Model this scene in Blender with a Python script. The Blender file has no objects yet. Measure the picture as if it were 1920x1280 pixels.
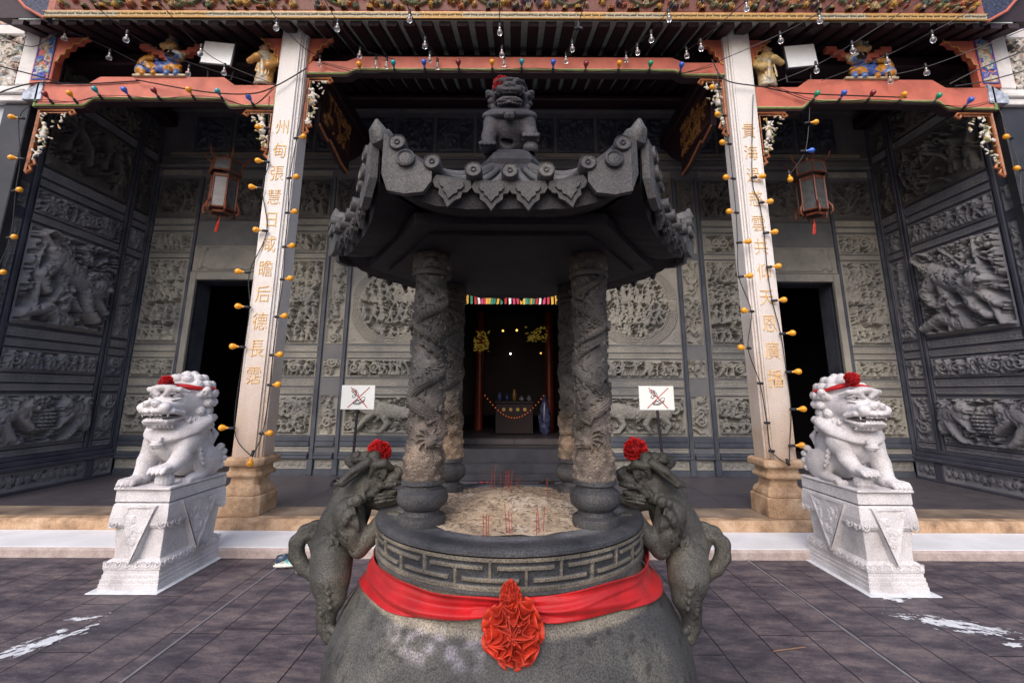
import bpy, bmesh, math, random
import numpy as np
from mathutils import Vector, Matrix
PI = math.pi
R = math.radians
random.seed(7)
rng = np.random.default_rng(7)
SC = bpy.context.scene
COL = SC.collection

# ------------------------------------------------------------------ camera numbers (measured from the photograph)
EYE = 1.6; FPX = 853.0; PITCH = R(11.41); ROLL = R(0.22); CX = 965.0; CY = 563.0
def ray(x, y):
    dx, dy = x-CX, y-CY
    c, s = math.cos(ROLL), math.sin(ROLL)
    dx, dy = c*dx+s*dy, -s*dx+c*dy
    X, U = dx/FPX, -dy/FPX
    return np.array([X, math.cos(PITCH)-U*math.sin(PITCH), math.sin(PITCH)+U*math.cos(PITCH)])
def atY(x, y, Y):
    r = ray(x, y); return tuple(r*(Y/r[1])+np.array([0, 0, EYE]))
def atZ(x, y, Z):
    r = ray(x, y); return tuple(r*((Z-EYE)/r[2])+np.array([0, 0, EYE]))

# ------------------------------------------------------------------ materials
def new_mat(name):
    m = bpy.data.materials.new(name); m.use_nodes = True
    nt = m.node_tree; b = nt.nodes['Principled BSDF']
    return m, nt, b
def N(nt, t, **kw):
    n = nt.nodes.new(t)
    for k, v in kw.items():
        if k in n.inputs: n.inputs[k].default_value = v
        else: setattr(n, k, v)
    return n
def ramp(nt, src, stops):
    r = nt.nodes.new('ShaderNodeValToRGB'); e = r.color_ramp.elements
    while len(e) < len(stops): e.new(0.5)
    for i, (p, c) in enumerate(stops):
        e[i].position = p; e[i].color = (c[0], c[1], c[2], 1)
    nt.links.new(src, r.inputs[0]); return r
def mixc(nt, fac, a, b, bt='MIX'):
    m = nt.nodes.new('ShaderNodeMix'); m.data_type = 'RGBA'; m.blend_type = bt
    for sock, v in ((m.inputs[0], fac), (m.inputs[6], a), (m.inputs[7], b)):
        if hasattr(v, 'links'): nt.links.new(v, sock)
        elif isinstance(v, (int, float)): sock.default_value = v
        else: sock.default_value = (v[0], v[1], v[2], 1)
    return m.outputs[2]
def stone(name, c1, c2, scale=3.0, rough=0.75, speck=0.0, speck_scale=160, bump=0.25, bump_scale=60, c3=None, attr=False, spec=0.35, streak=False):
    """mottled stone: large blotches c1..c2, optional fine speckle, fine bump"""
    m, nt, b = new_mat(name)
    tc = N(nt, 'ShaderNodeTexCoord'); L = nt.links.new
    n1 = N(nt, 'ShaderNodeTexNoise', Scale=scale, Detail=8.0, Roughness=0.62)
    if streak:
        mp = N(nt, 'ShaderNodeMapping'); mp.inputs['Scale'].default_value = (1, 1, 0.25)
        L(tc.outputs['Object'], mp.inputs[0]); L(mp.outputs[0], n1.inputs['Vector'])
    else: L(tc.outputs['Object'], n1.inputs['Vector'])
    st = [(0.36, c1), (0.64, c2)] if c3 is None else [(0.33, c1), (0.52, c2), (0.68, c3)]
    col = ramp(nt, n1.outputs[0], st).outputs[0]
    n2 = N(nt, 'ShaderNodeTexNoise', Scale=speck_scale, Detail=3.0, Roughness=0.7)
    L(tc.outputs['Object'], n2.inputs['Vector'])
    if speck > 0:
        r2 = ramp(nt, n2.outputs[0], [(0.38, (1-speck,)*3), (0.5, (1, 1, 1)), (0.62, (1+speck,)*3)])
        col = mixc(nt, 1.0, col, r2.outputs[0], 'MULTIPLY')
    if attr:
        at = N(nt, 'ShaderNodeAttribute', attribute_name='Col')
        col = mixc(nt, 1.0, col, at.outputs[0], 'MULTIPLY')
    L(col, b.inputs['Base Color'])
    b.inputs['Roughness'].default_value = rough
    b.inputs['Specular IOR Level'].default_value = spec
    n3 = N(nt, 'ShaderNodeTexNoise', Scale=bump_scale, Detail=6.0, Roughness=0.65)
    L(tc.outputs['Object'], n3.inputs['Vector'])
    bp = N(nt, 'ShaderNodeBump', Strength=bump, Distance=0.01)
    L(n3.outputs[0], bp.inputs['Height']); L(bp.outputs[0], b.inputs['Normal'])
    return m
def plain(name, c, rough=0.5, spec=0.5, metallic=0.0, var=0.12, scale=14, coat=0.0, emit=None, estr=1.0):
    m, nt, b = new_mat(name)
    tc = N(nt, 'ShaderNodeTexCoord')
    n1 = N(nt, 'ShaderNodeTexNoise', Scale=scale, Detail=5.0); nt.links.new(tc.outputs['Object'], n1.inputs['Vector'])
    r = ramp(nt, n1.outputs[0], [(0.35, [v*(1-var) for v in c]), (0.65, [v*(1+var) for v in c])])
    nt.links.new(r.outputs[0], b.inputs['Base Color'])
    b.inputs['Roughness'].default_value = rough; b.inputs['Specular IOR Level'].default_value = spec
    b.inputs['Metallic'].default_value = metallic; b.inputs['Coat Weight'].default_value = coat
    if emit:
        b.inputs['Emission Color'].default_value = (*emit, 1); b.inputs['Emission Strength'].default_value = estr
    return m
def coloured(name, rough=0.6, bump=0.2):
    """surface coloured by its own painted colours (attribute Col) with age speckle"""
    m, nt, b = new_mat(name); L = nt.links.new
    at = N(nt, 'ShaderNodeAttribute', attribute_name='Col'); tc = N(nt, 'ShaderNodeTexCoord')
    n1 = N(nt, 'ShaderNodeTexNoise', Scale=40.0, Detail=6.0); L(tc.outputs['Object'], n1.inputs['Vector'])
    r = ramp(nt, n1.outputs[0], [(0.35, (.6, .58, .56)), (0.6, (1, 1, 1))])
    L(mixc(nt, 1.0, at.outputs[0], r.outputs[0], 'MULTIPLY'), b.inputs['Base Color'])
    b.inputs['Roughness'].default_value = rough
    bp = N(nt, 'ShaderNodeBump', Strength=bump, Distance=0.01); L(n1.outputs[0], bp.inputs['Height']); L(bp.outputs[0], b.inputs['Normal'])
    return m
M = {}
M['wall_stone'] = stone('carved_grey_stone', (.15, .152, .152), (.24, .235, .21), 1.1, 0.8, 0.2, 120, 0.4, 70, c3=(.31, .30, .255), attr=False)
M['wall_stone_side'] = stone('carved_blue_grey_stone', (.12, .125, .15), (.20, .203, .222), 1.0, 0.78, 0.2, 120, 0.4, 70, c3=(.27, .265, .26))
M['wall_stone_upper'] = stone('shade_painted_grey_stone', (.05, .05, .056), (.10, .097, .095), 1.4, 0.8, 0.2, 120, 0.4, 70, c3=(.15, .145, .13))  # darker copy of wall_stone: shade of the upper wall put into its colour
M['facing'] = stone('blue_grey_dressed_stone', (.085, .09, .105), (.125, .13, .14), 1.6, 0.7, 0.15, 110, 0.25, 60, c3=(.16, .16, .155))
M['slate'] = stone('dark_slate_stone', (.035, .042, .06), (.075, .085, .108), 2.2, 0.55, 0.12, 90, 0.15, 50)
M['slate_side'] = stone('dark_slate_stone_of_side_wall', (.045, .049, .072), (.085, .09, .12), 2.2, 0.55, 0.12, 90, 0.15, 50)
M['black_granite'] = stone('black_granite', (.018, .02, .026), (.035, .037, .045), 3.0, 0.35, 0.2, 200, 0.05, 80)
M['burner'] = stone('weathered_dark_granite', (.045, .047, .052), (.098, .098, .096), 3.2, 0.55, 0.5, 190, 0.3, 110, c3=(.17, .165, .145), attr=True)
M['burner_dark'] = stone('sooty_granite', (.012, .012, .017), (.045, .045, .05), 6.0, 0.7, 0.45, 230, 0.7, 70, attr=True)
M['burner_post'] = stone('carved_brown_granite', (.062, .061, .064), (.135, .130, .125), 9.0, 0.65, 0.35, 200, 0.35, 120, c3=(.22, .20, .18), attr=True)
M['white_granite'] = stone('white_carved_granite', (.43, .41, .415), (.62, .61, .625), 3.0, 0.78, 0.2, 120, 0.6, 80, c3=(.70, .69, .70))
M['column'] = None
M['paint_red'] = plain('salmon_red_paint', (.52, .135, .085), 0.55, var=0.14, scale=6)
M['paint_green'] = plain('olive_green_paint', (.16, .23, .07), 0.5)
M['lacquer'] = plain('dark_maroon_timber', (.020, .006, .013), 0.6, var=0.3)
M['rafter_panel'] = plain('grey_green_soffit', (.45, .54, .51), 0.7)
M['lantern_wood'] = plain('dark_red_timber', (.17, .045, .018), 0.4, var=.3, scale=20)
M['orange_wood'] = plain('orange_brown_timber', (.33, .12, .045), 0.45, var=0.3, scale=20)
M['gilt_text'] = plain('worn_gilding', (.74, .46, .17), 0.5, var=0.25, scale=60)
M['gold'] = plain('gold_leaf', (.60, .35, .09), 0.38, metallic=0.15, var=0.2, scale=60)
M['white_plaster'] = stone('old_white_plaster', (.60, .60, .60), (.78, .77, .75), 5.0, 0.8, 0.04, 100, 0.1, 40)
M['grey_plaster'] = stone('pale_grey_render', (.36, .42, .48), (.48, .53, .56), 3.0, 0.8, 0.05, 100, 0.1, 40)
M['coloured'] = coloured('painted_carving')
M['glazed'] = coloured('glazed_ceramic', 0.25, 0.05)
M['red_satin'] = plain('red_satin', (.42, .010, .014), 0.42, 0.5, var=0.12, coat=0.0)
M['orange_satin'] = plain('orange_red_satin', (.46, .036, .018), 0.42, 0.5, var=0.12)
def satin(name, c):
    m, nt, b = new_mat(name); L = nt.links.new; tc = N(nt, 'ShaderNodeTexCoord')
    n1 = N(nt, 'ShaderNodeTexNoise', Scale=9.0, Detail=6.0); L(tc.outputs['Object'], n1.inputs['Vector'])
    L(ramp(nt, n1.outputs[0], [(.35, [v*.72 for v in c]), (.65, [v*1.12 for v in c])]).outputs[0], b.inputs['Base Color'])
    w_ = N(nt, 'ShaderNodeTexWave', Scale=260.0, Distortion=1.5); L(tc.outputs['Object'], w_.inputs['Vector'])
    n2 = N(nt, 'ShaderNodeTexNoise', Scale=38.0, Detail=8.0, Roughness=0.7, Distortion=.8); L(tc.outputs['Object'], n2.inputs['Vector'])
    a = N(nt, 'ShaderNodeMath', operation='MULTIPLY_ADD'); a.inputs[1].default_value = .12; L(w_.outputs[1], a.inputs[0]); L(n2.outputs[0], a.inputs[2])
    bp = N(nt, 'ShaderNodeBump', Strength=.45, Distance=.006); L(a.outputs[0], bp.inputs['Height']); L(bp.outputs[0], b.inputs['Normal'])
    b.inputs['Roughness'].default_value = .40; b.inputs['Sheen Weight'].default_value = .04; b.inputs['Specular IOR Level'].default_value = .4
    return m
M['red_satin'] = satin('red_satin_cloth', (.52, .010, .014)); M['orange_satin'] = satin('orange_red_satin_cloth', (.60, .045, .018))
M['rubber'] = plain('black_rubber', (.012, .012, .016), 0.5)
M['wire_metal'] = plain('black_painted_steel', (.015, .012, .02), 0.45)
M['bulb_yellow'] = plain('amber_glass', (.85, .36, .012), 0.18, 0.6, var=0.03, coat=0.4)
M['bulb_blue'] = plain('blue_glass', (.03, .13, .62), 0.18, 0.6, var=0.03, coat=0.4)
M['bulb_teal'] = plain('teal_glass', (.02, .33, .40), 0.18, 0.6, var=0.03, coat=0.4)
M['bulb_green'] = plain('green_glass', (.02, .34, .18), 0.18, 0.6, var=0.03, coat=0.4)
M['bulb_red'] = plain('dark_red_glass', (.22, .02, .03), 0.18, 0.6, var=0.03, coat=0.4)
M['bulb_base'] = plain('bulb_cap', (.6, .6, .55), 0.35, metallic=0.7)
def glass(name):
    m, nt, b = new_mat(name)
    b.inputs['Base Color'].default_value = (.9, .92, .95, 1); b.inputs['Roughness'].default_value = 0.03
    b.inputs['Transmission Weight'].default_value = 0.9; b.inputs['IOR'].default_value = 1.35
    return m
M['glass'] = glass('clear_glass')
M['lantern_pane'] = plain('frosted_lantern_pane', (.09, .092, .098), 0.35, var=0.25)
M['flood'] = plain('floodlight_glass', (.88, .92, .93), 0.25, var=0.03)
M['sign_white'] = plain('white_board', (.78, .82, .80), 0.4, var=0.02)
M['sign_black'] = plain('black_print', (.02, .02, .03), 0.5)
M['sign_red'] = plain('red_print', (.45, .02, .03), 0.5)
M['incense'] = plain('red_incense_stick', (.32, .03, .02), 0.7)
M['paint_splash'] = stone('spilled_white_paint', (.62, .66, .70), (.80, .83, .86), 12, 0.5, 0, 100, 0.1, 30)
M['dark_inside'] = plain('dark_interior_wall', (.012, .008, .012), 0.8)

# column granite: creamy white above, weathered orange low down (real staining)
def column_mat():
    m, nt, b = new_mat('column_granite'); L = nt.links.new
    tc = N(nt, 'ShaderNodeTexCoord'); geo = N(nt, 'ShaderNodeNewGeometry')
    sp = N(nt, 'ShaderNodeSeparateXYZ'); L(geo.outputs['Position'], sp.inputs[0])
    n1 = N(nt, 'ShaderNodeTexNoise', Scale=2.5, Detail=8.0, Roughness=0.65); L(tc.outputs['Object'], n1.inputs['Vector'])
    ad = N(nt, 'ShaderNodeMath', operation='MULTIPLY_ADD'); ad.inputs[1].default_value = 2.2; L(n1.outputs[0], ad.inputs[0]); L(sp.outputs[2], ad.inputs[2])
    mr = N(nt, 'ShaderNodeMapRange'); mr.inputs[1].default_value = 1.6; mr.inputs[2].default_value = 4.2; L(ad.outputs[0], mr.inputs[0])
    r = ramp(nt, mr.outputs[0], [(0.0, (.47, .34, .24)), (0.4, (.58, .50, .43)), (1.0, (.74, .73, .71))])
    n2 = N(nt, 'ShaderNodeTexNoise', Scale=95.0, Detail=4.0, Roughness=0.75); L(tc.outputs['Object'], n2.inputs['Vector'])
    r2 = ramp(nt, n2.outputs[0], [(0.36, (.62, .58, .54)), (0.48, (1, 1, 1)), (0.7, (1.1, 1.1, 1.1))])
    c = mixc(nt, 1.0, r.outputs[0], r2.outputs[0], 'MULTIPLY')
    n4 = N(nt, 'ShaderNodeTexNoise', Scale=1.2, Detail=6.0, Roughness=0.7); mp = N(nt, 'ShaderNodeMapping'); mp.inputs['Scale'].default_value = (6, 6, 0.5)
    L(tc.outputs['Object'], mp.inputs[0]); L(mp.outputs[0], n4.inputs['Vector'])
    r4 = ramp(nt, n4.outputs[0], [(0.4, (.93, .93, .94)), (0.6, (1, 1, 1))])
    c = mixc(nt, 1.0, c, r4.outputs[0], 'MULTIPLY')
    L(c, b.inputs['Base Color']); b.inputs['Roughness'].default_value = 0.8
    bp = N(nt, 'ShaderNodeBump', Strength=0.3, Distance=0.01); L(n2.outputs[0], bp.inputs['Height']); L(bp.outputs[0], b.inputs['Normal'])
    return m
M['column'] = column_mat()
M['warm_stone'] = stone('warm_weathered_granite', (.22, .14, .085), (.46, .31, .19), 5.0, 0.8, 0.25, 110, 0.45, 70, c3=(.56, .43, .30))
M['kerb_front'] = stone('pink_grey_granite', (.34, .28, .26), (.50, .43, .40), 6.0, 0.85, 0.22, 120, 0.4, 90)
M['kerb_top'] = stone('painted_white_step', (.70, .72, .74), (.82, .84, .87), 2.5, 0.7, 0.03, 90, 0.12, 60)

def slab_mat(name, c1, c2, joint, sx, sy, rough, jw=0.012, cdark=None, puddle=False):
    """stone slabs: brick pattern laid along Y with irregular tone, joints cut in"""
    m, nt, b = new_mat(name); L = nt.links.new
    tc = N(nt, 'ShaderNodeTexCoord')
    n0 = N(nt, 'ShaderNodeTexNoise', Scale=3.0, Detail=4.0); L(tc.outputs['Object'], n0.inputs['Vector'])
    off = mixc(nt, 0.018, tc.outputs['Object'], n0.outputs['Color'], 'LINEAR_LIGHT')
    mp = N(nt, 'ShaderNodeMapping'); mp.inputs['Rotation'].default_value = (0, 0, R(90)); L(off, mp.inputs[0])
    bk = N(nt, 'ShaderNodeTexBrick'); L(mp.outputs[0], bk.inputs['Vector'])
    bk.offset = 0.37; bk.squash = 0.7; bk.squash_frequency = 3; bk.offset_frequency = 2
    bk.inputs['Color1'].default_value = (0.88, 0.88, 0.9, 1); bk.inputs['Color2'].default_value = (1.15, 1.1, 1.06, 1); bk.inputs['Mortar'].default_value = (0, 0, 0, 1)
    bk.inputs['Scale'].default_value = 1.0; bk.inputs['Mortar Size'].default_value = jw; bk.inputs['Mortar Smooth'].default_value = 0.4
    bk.inputs['Brick Width'].default_value = sx; bk.inputs['Row Height'].default_value = sy
    mp2 = N(nt, 'ShaderNodeMapping'); mp2.inputs['Rotation'].default_value = (0, 0, R(28)); mp2.inputs['Scale'].default_value = (1, 2.6, 1); L(tc.outputs['Object'], mp2.inputs[0])
    n1 = N(nt, 'ShaderNodeTexNoise', Scale=2.6, Detail=12.0, Roughness=0.76); L(mp2.outputs[0], n1.inputs['Vector'])
    st = [(0.34, c1), (0.66, c2)] if cdark is None else [(0.38, cdark), (0.48, c1), (0.62, c2)]
    base = ramp(nt, n1.outputs[0], st).outputs[0]
    col = mixc(nt, 1.0, base, bk.outputs['Color'], 'MULTIPLY')
    nj = N(nt, 'ShaderNodeTexNoise', Scale=1.7, Detail=5.0, Roughness=0.7); L(tc.outputs['Object'], nj.inputs['Vector'])
    jr = ramp(nt, nj.outputs[0], [(0.42, (.0, .0, .0)), (0.62, (.9, .9, .9))])
    jm = N(nt, 'ShaderNodeMath', operation='MULTIPLY'); L(bk.outputs['Fac'], jm.inputs[0]); L(jr.outputs[0], jm.inputs[1])
    col = mixc(nt, jm.outputs[0], col, joint)
    n5 = N(nt, 'ShaderNodeTexNoise', Scale=55.0, Detail=6.0, Roughness=0.75); L(mp2.outputs[0], n5.inputs['Vector'])
    col = mixc(nt, 1.0, col, ramp(nt, n5.outputs[0], [(0.38, (.70, .70, .72)), (0.5, (1, 1, 1)), (0.64, (1.28, 1.25, 1.22))]).outputs[0], 'MULTIPLY')
    L(col, b.inputs['Base Color'])
    rr = N(nt, 'ShaderNodeMapRange'); rr.inputs[3].default_value = rough-0.15; rr.inputs[4].default_value = rough+0.2; L(n1.outputs[0], rr.inputs[0]); L(rr.outputs[0], b.inputs['Roughness'])
    n3 = N(nt, 'ShaderNodeTexNoise', Scale=16.0, Detail=8.0, Roughness=0.6); L(tc.outputs['Object'], n3.inputs['Vector'])
    h = N(nt, 'ShaderNodeMath', operation='MULTIPLY_ADD'); h.inputs[1].default_value = -1.6; L(jm.outputs[0], h.inputs[0]); L(n3.outputs[0], h.inputs[2])
    bp = N(nt, 'ShaderNodeBump', Strength=0.5, Distance=0.012); L(h.outputs[0], bp.inputs['Height']); L(bp.outputs[0], b.inputs['Normal'])
    return m
M['plaza'] = slab_mat('stamped_slate_paving', (.078, .068, .083), (.175, .146, .146), (.020, .016, .025), 1.15, 0.33, 0.62, 0.0055, cdark=(.040, .034, .050))
M['platform'] = slab_mat('platform_slate', (.055, .052, .066), (.10, .092, .10), (.03, .026, .034), 1.4, 0.9, 0.36, 0.006)

# ------------------------------------------------------------------ mesh helpers
def raw_mesh(name, V, F, mat=None, smooth=False, col=None):
    V = np.asarray(V, dtype=np.float32).reshape(-1, 3)
    me = bpy.data.meshes.new(name)
    if isinstance(F, np.ndarray):
        k = F.shape[1]; nf = len(F)
        me.vertices.add(len(V)); me.vertices.foreach_set('co', V.ravel())
        me.loops.add(nf*k); me.loops.foreach_set('vertex_index', F.astype(np.int32).ravel())
        me.polygons.add(nf); me.polygons.foreach_set('loop_start', np.arange(0, nf*k, k, dtype=np.int32))
        me.polygons.foreach_set('loop_total', np.full(nf, k, dtype=np.int32))
        me.update(calc_edges=True)
    else:
        me.from_pydata([tuple(v) for v in V.tolist()], [], F)
    if smooth: me.polygons.foreach_set('use_smooth', np.ones(len(me.polygons), dtype=bool))
    if col is not None:
        a = me.color_attributes.new('Col', 'FLOAT_COLOR', 'POINT')
        C = np.ones((len(V), 4), dtype=np.float32); C[:, :3] = col
        a.data.foreach_set('color', C.ravel())
    me.validate(verbose=False)
    if col is None and mat in ('burner', 'burner_dark', 'burner_post'):
        a = me.color_attributes.new('Col', 'FLOAT_COLOR', 'POINT'); a.data.foreach_set('color', np.ones(len(V)*4, dtype=np.float32))
    if mat: me.materials.append(M[mat] if isinstance(mat, str) else mat)
    return me
def wloc(o):
    v = Vector((0, 0, 0))
    while o is not None: v += o.location; o = o.parent
    return v
def tag(o, label=None, cat=None, group=None, kind=None):
    if label: o['label'] = label
    if cat: o['category'] = cat
    if group: o['group'] = group
    if kind: o['kind'] = kind
    return o
def empty(name, loc, label=None, cat=None, group=None):
    o = bpy.data.objects.new(name, None); COL.objects.link(o); o.location = loc; o.empty_display_size = 0.1
    return tag(o, label, cat, group)
def obj(name, V, F, mat, parent=None, smooth=False, col=None, origin=None):
    """V in world coordinates; stored relative to the parent (or to origin for a top-level mesh)"""
    V = np.asarray(V, dtype=np.float64).reshape(-1, 3)
    base = np.array(wloc(parent)) if parent else np.array(origin if origin is not None else (0, 0, 0))
    if parent is None and origin is None:
        lo, hi = V.min(0), V.max(0); base = np.array([(lo[0]+hi[0])/2, (lo[1]+hi[1])/2, lo[2]])
    o = bpy.data.objects.new(name, raw_mesh(name, V-base, F, mat, smooth, col)); COL.objects.link(o)
    if parent: o.parent = parent
    else: o.location = base
    return o
def copy_tree(o, parent=None):
    c = o.copy(); COL.objects.link(c)
    if parent is not None: c.parent = parent
    for ch in list(o.children): copy_tree(ch, c)
    return c
class MB:
    """collects shapes into one mesh"""
    def __init__(s): s.V = []; s.F = []; s.C = []; s.n = 0
    def add(s, V, F, c=(1, 1, 1)):
        V = np.asarray(V, float).reshape(-1, 3); s.V.append(V)
        s.F += [tuple(int(i)+s.n for i in f) for f in (F.tolist() if isinstance(F, np.ndarray) else F)]
        cc = np.asarray(c, float)
        s.C.append(np.tile(cc, (len(V), 1)) if cc.ndim == 1 else cc); s.n += len(V); return s
    def box(s, x0, x1, y0, y1, z0, z1, c=(1, 1, 1), bev=0.0):
        if bev > 0:
            b = min(bev, abs(x1-x0)/2.1, abs(y1-y0)/2.1, abs(z1-z0)/2.1)
            V = []; 
            for sx in (0, 1):
                for sy in (0, 1):
                    for sz in (0, 1):
                        X = (x0, x1)[sx]; Y = (y0, y1)[sy]; Z = (z0, z1)[sz]
                        dx = b*(1-2*sx); dy = b*(1-2*sy); dz = b*(1-2*sz)
                        V += [(X, Y+dy, Z+dz), (X+dx, Y, Z+dz), (X+dx, Y+dy, Z)]
            ix = lambda a, b_, c_, k: (a*4+b_*2+c_)*3+k
            F = []
            F += [(ix(0,0,0,0), ix(0,0,1,0), ix(0,1,1,0), ix(0,1,0,0)), (ix(1,0,0,0), ix(1,1,0,0), ix(1,1,1,0), ix(1,0,1,0))]
            F += [(ix(0,0,0,1), ix(1,0,0,1), ix(1,0,1,1), ix(0,0,1,1)), (ix(0,1,0,1), ix(0,1,1,1), ix(1,1,1,1), ix(1,1,0,1))]
            F += [(ix(0,0,0,2), ix(0,1,0,2), ix(1,1,0,2), ix(1,0,0,2)), (ix(0,0,1,2), ix(1,0,1,2), ix(1,1,1,2), ix(0,1,1,2))]
            for a in (0, 1):
                for c_ in (0, 1):
                    F.append((ix(0,a,c_,1), ix(1,a,c_,1), ix(1,a,c_,2), ix(0,a,c_,2)))
                    F.append((ix(a,0,c_,0), ix(a,1,c_,0), ix(a,1,c_,2), ix(a,0,c_,2)))
                    F.append((ix(a,c_,0,0), ix(a,c_,1,0), ix(a,c_,1,1), ix(a,c_,0,1)))
                    for d in (0, 1): F.append((ix(a,c_,d,0), ix(a,c_,d,1), ix(a,c_,d,2)))
            return s.add(V, F, c)
        V = [(x0,y0,z0),(x1,y0,z0),(x1,y1,z0),(x0,y1,z0),(x0,y0,z1),(x1,y0,z1),(x1,y1,z1),(x0,y1,z1)]
        return s.add(V, [(0,3,2,1),(4,5,6,7),(0,1,5,4),(1,2,6,5),(2,3,7,6),(3,0,4,7)], c)
    def tube(s, P, r, n=8, c=(1, 1, 1), cap=True):
        P = [Vector(p) for p in P]; k = len(P)
        rr = r if hasattr(r, '__len__') else [r]*k
        V = []; up = Vector((0, 0, 1)); prev = None
        for i, p in enumerate(P):
            t = (P[min(i+1, k-1)]-P[max(i-1, 0)]).normalized()
            if prev is None:
                a = t.cross(up) if abs(t.dot(up)) < 0.95 else t.cross(Vector((1, 0, 0)))
            else: a = prev-t*prev.dot(t)
            a.normalize(); b = t.cross(a); prev = a
            for j in range(n):
                th = 2*PI*j/n; V.append(p+(a*math.cos(th)+b*math.sin(th))*rr[i])
        F = [(i*n+j, i*n+(j+1) % n, (i+1)*n+(j+1) % n, (i+1)*n+j) for i in range(k-1) for j in range(n)]
        if cap: F += [tuple(range(n-1, -1, -1)), tuple((k-1)*n+j for j in range(n))]
        return s.add([tuple(v) for v in V], F, c)
    def lathe(s, prof, cx, cy, n=48, c=(1, 1, 1), cz=0.0, axis=None):
        V = []; m = len(prof)
        for r, z in prof:
            for j in range(n):
                th = 2*PI*j/n; V.append((cx+r*math.cos(th), cy+r*math.sin(th), cz+z))
        V = np.array(V)
        if axis is not None:
            q = Vector((0, 0, 1)).rotation_difference(Vector(axis).normalized()).to_matrix()
            W = V-np.array([cx, cy, cz]); V = W @ np.array(q).T+np.array([cx, cy, cz])
        F = [(i*n+j, i*n+(j+1) % n, (i+1)*n+(j+1) % n, (i+1)*n+j) for i in range(m-1) for j in range(n)]
        F += [tuple(range(n-1, -1, -1)), tuple((m-1)*n+j for j in range(n))]
        return s.add(V, F, c)
    def prism(s, poly, y0, y1, plane='XZ', c=(1, 1, 1)):
        """polygon in XZ (extruded in Y) or YZ (extruded in X) or XY (extruded in Z)"""
        k = len(poly); V = []
        for d in (y0, y1):
            for a, b in poly:
                V.append((a, d, b) if plane == 'XZ' else (d, a, b) if plane == 'YZ' else (a, b, d))
        F = [tuple(range(k)), tuple(range(2*k-1, k-1, -1))]+[(i, i+k, (i+1) % k+k, (i+1) % k) for i in range(k)]
        return s.add(V, F, c)
    def ring(s, prof, cx, cy, c=(1, 1, 1), ch=0.0):
        """square (chamfered) stacked profile: prof = [(half_width, z)...]"""
        V = []; m = len(prof)
        for hw, z in prof:
            k = ch*hw
            for x, y in ((-hw+k, -hw), (hw-k, -hw), (hw, -hw+k), (hw, hw-k), (hw-k, hw), (-hw+k, hw), (-hw, hw-k), (-hw, -hw+k)):
                V.append((cx+x, cy+y, z))
        F = [(i*8+j, i*8+(j+1) % 8, (i+1)*8+(j+1) % 8, (i+1)*8+j) for i in range(m-1) for j in range(8)]
        F += [tuple(range(7, -1, -1)), tuple((m-1)*8+j for j in range(8))]
        return s.add(V, F, c)
    def build(s, name, mat, parent=None, smooth=False, origin=None, col=False, bevel=0):
        V = np.concatenate(s.V)
        o = obj(name, V, s.F, mat, parent, smooth, np.concatenate(s.C) if col else None, origin)
        bm = bmesh.new(); bm.from_mesh(o.data); bmesh.ops.recalc_face_normals(bm, faces=bm.faces); bm.to_mesh(o.data); bm.free()
        if smooth:
            try: o.data.set_sharp_from_angle(angle=R(38))
            except Exception: pass
        if bevel: 
            md = o.modifiers.new('Bevel', 'BEVEL'); md.width = bevel; md.segments = 2; md.limit_method = 'ANGLE'
        return o

# ------------------------------------------------------------------ smooth noise on arrays
def vnoise2(X, Y, seed=0):
    r = np.random.default_rng(seed); T = r.random((64, 64))
    xi = np.floor(X).astype(int); yi = np.floor(Y).astype(int); fx = X-xi; fy = Y-yi
    fx = fx*fx*(3-2*fx); fy = fy*fy*(3-2*fy)
    a = T[yi % 64, xi % 64]; b = T[yi % 64, (xi+1) % 64]; c = T[(yi+1) % 64, xi % 64]; d = T[(yi+1) % 64, (xi+1) % 64]
    return (a*(1-fx)+b*fx)*(1-fy)+(c*(1-fx)+d*fx)*fy
def vnoise3(P, seed=0):
    r = np.random.default_rng(seed); T = r.random((32, 32, 32)); I = np.floor(P).astype(int); f = P-I; f = f*f*(3-2*f); I = I % 32; J = (I+1) % 32
    x0, y0, z0 = I[..., 0], I[..., 1], I[..., 2]; x1, y1, z1 = J[..., 0], J[..., 1], J[..., 2]; fx, fy, fz = f[..., 0], f[..., 1], f[..., 2]
    a = T[x0, y0, z0]*(1-fx)+T[x1, y0, z0]*fx; b = T[x0, y1, z0]*(1-fx)+T[x1, y1, z0]*fx
    c = T[x0, y0, z1]*(1-fx)+T[x1, y0, z1]*fx; d = T[x0, y1, z1]*(1-fx)+T[x1, y1, z1]*fx
    return (a*(1-fy)+b*fy)*(1-fz)+(c*(1-fy)+d*fy)*fz

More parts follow.
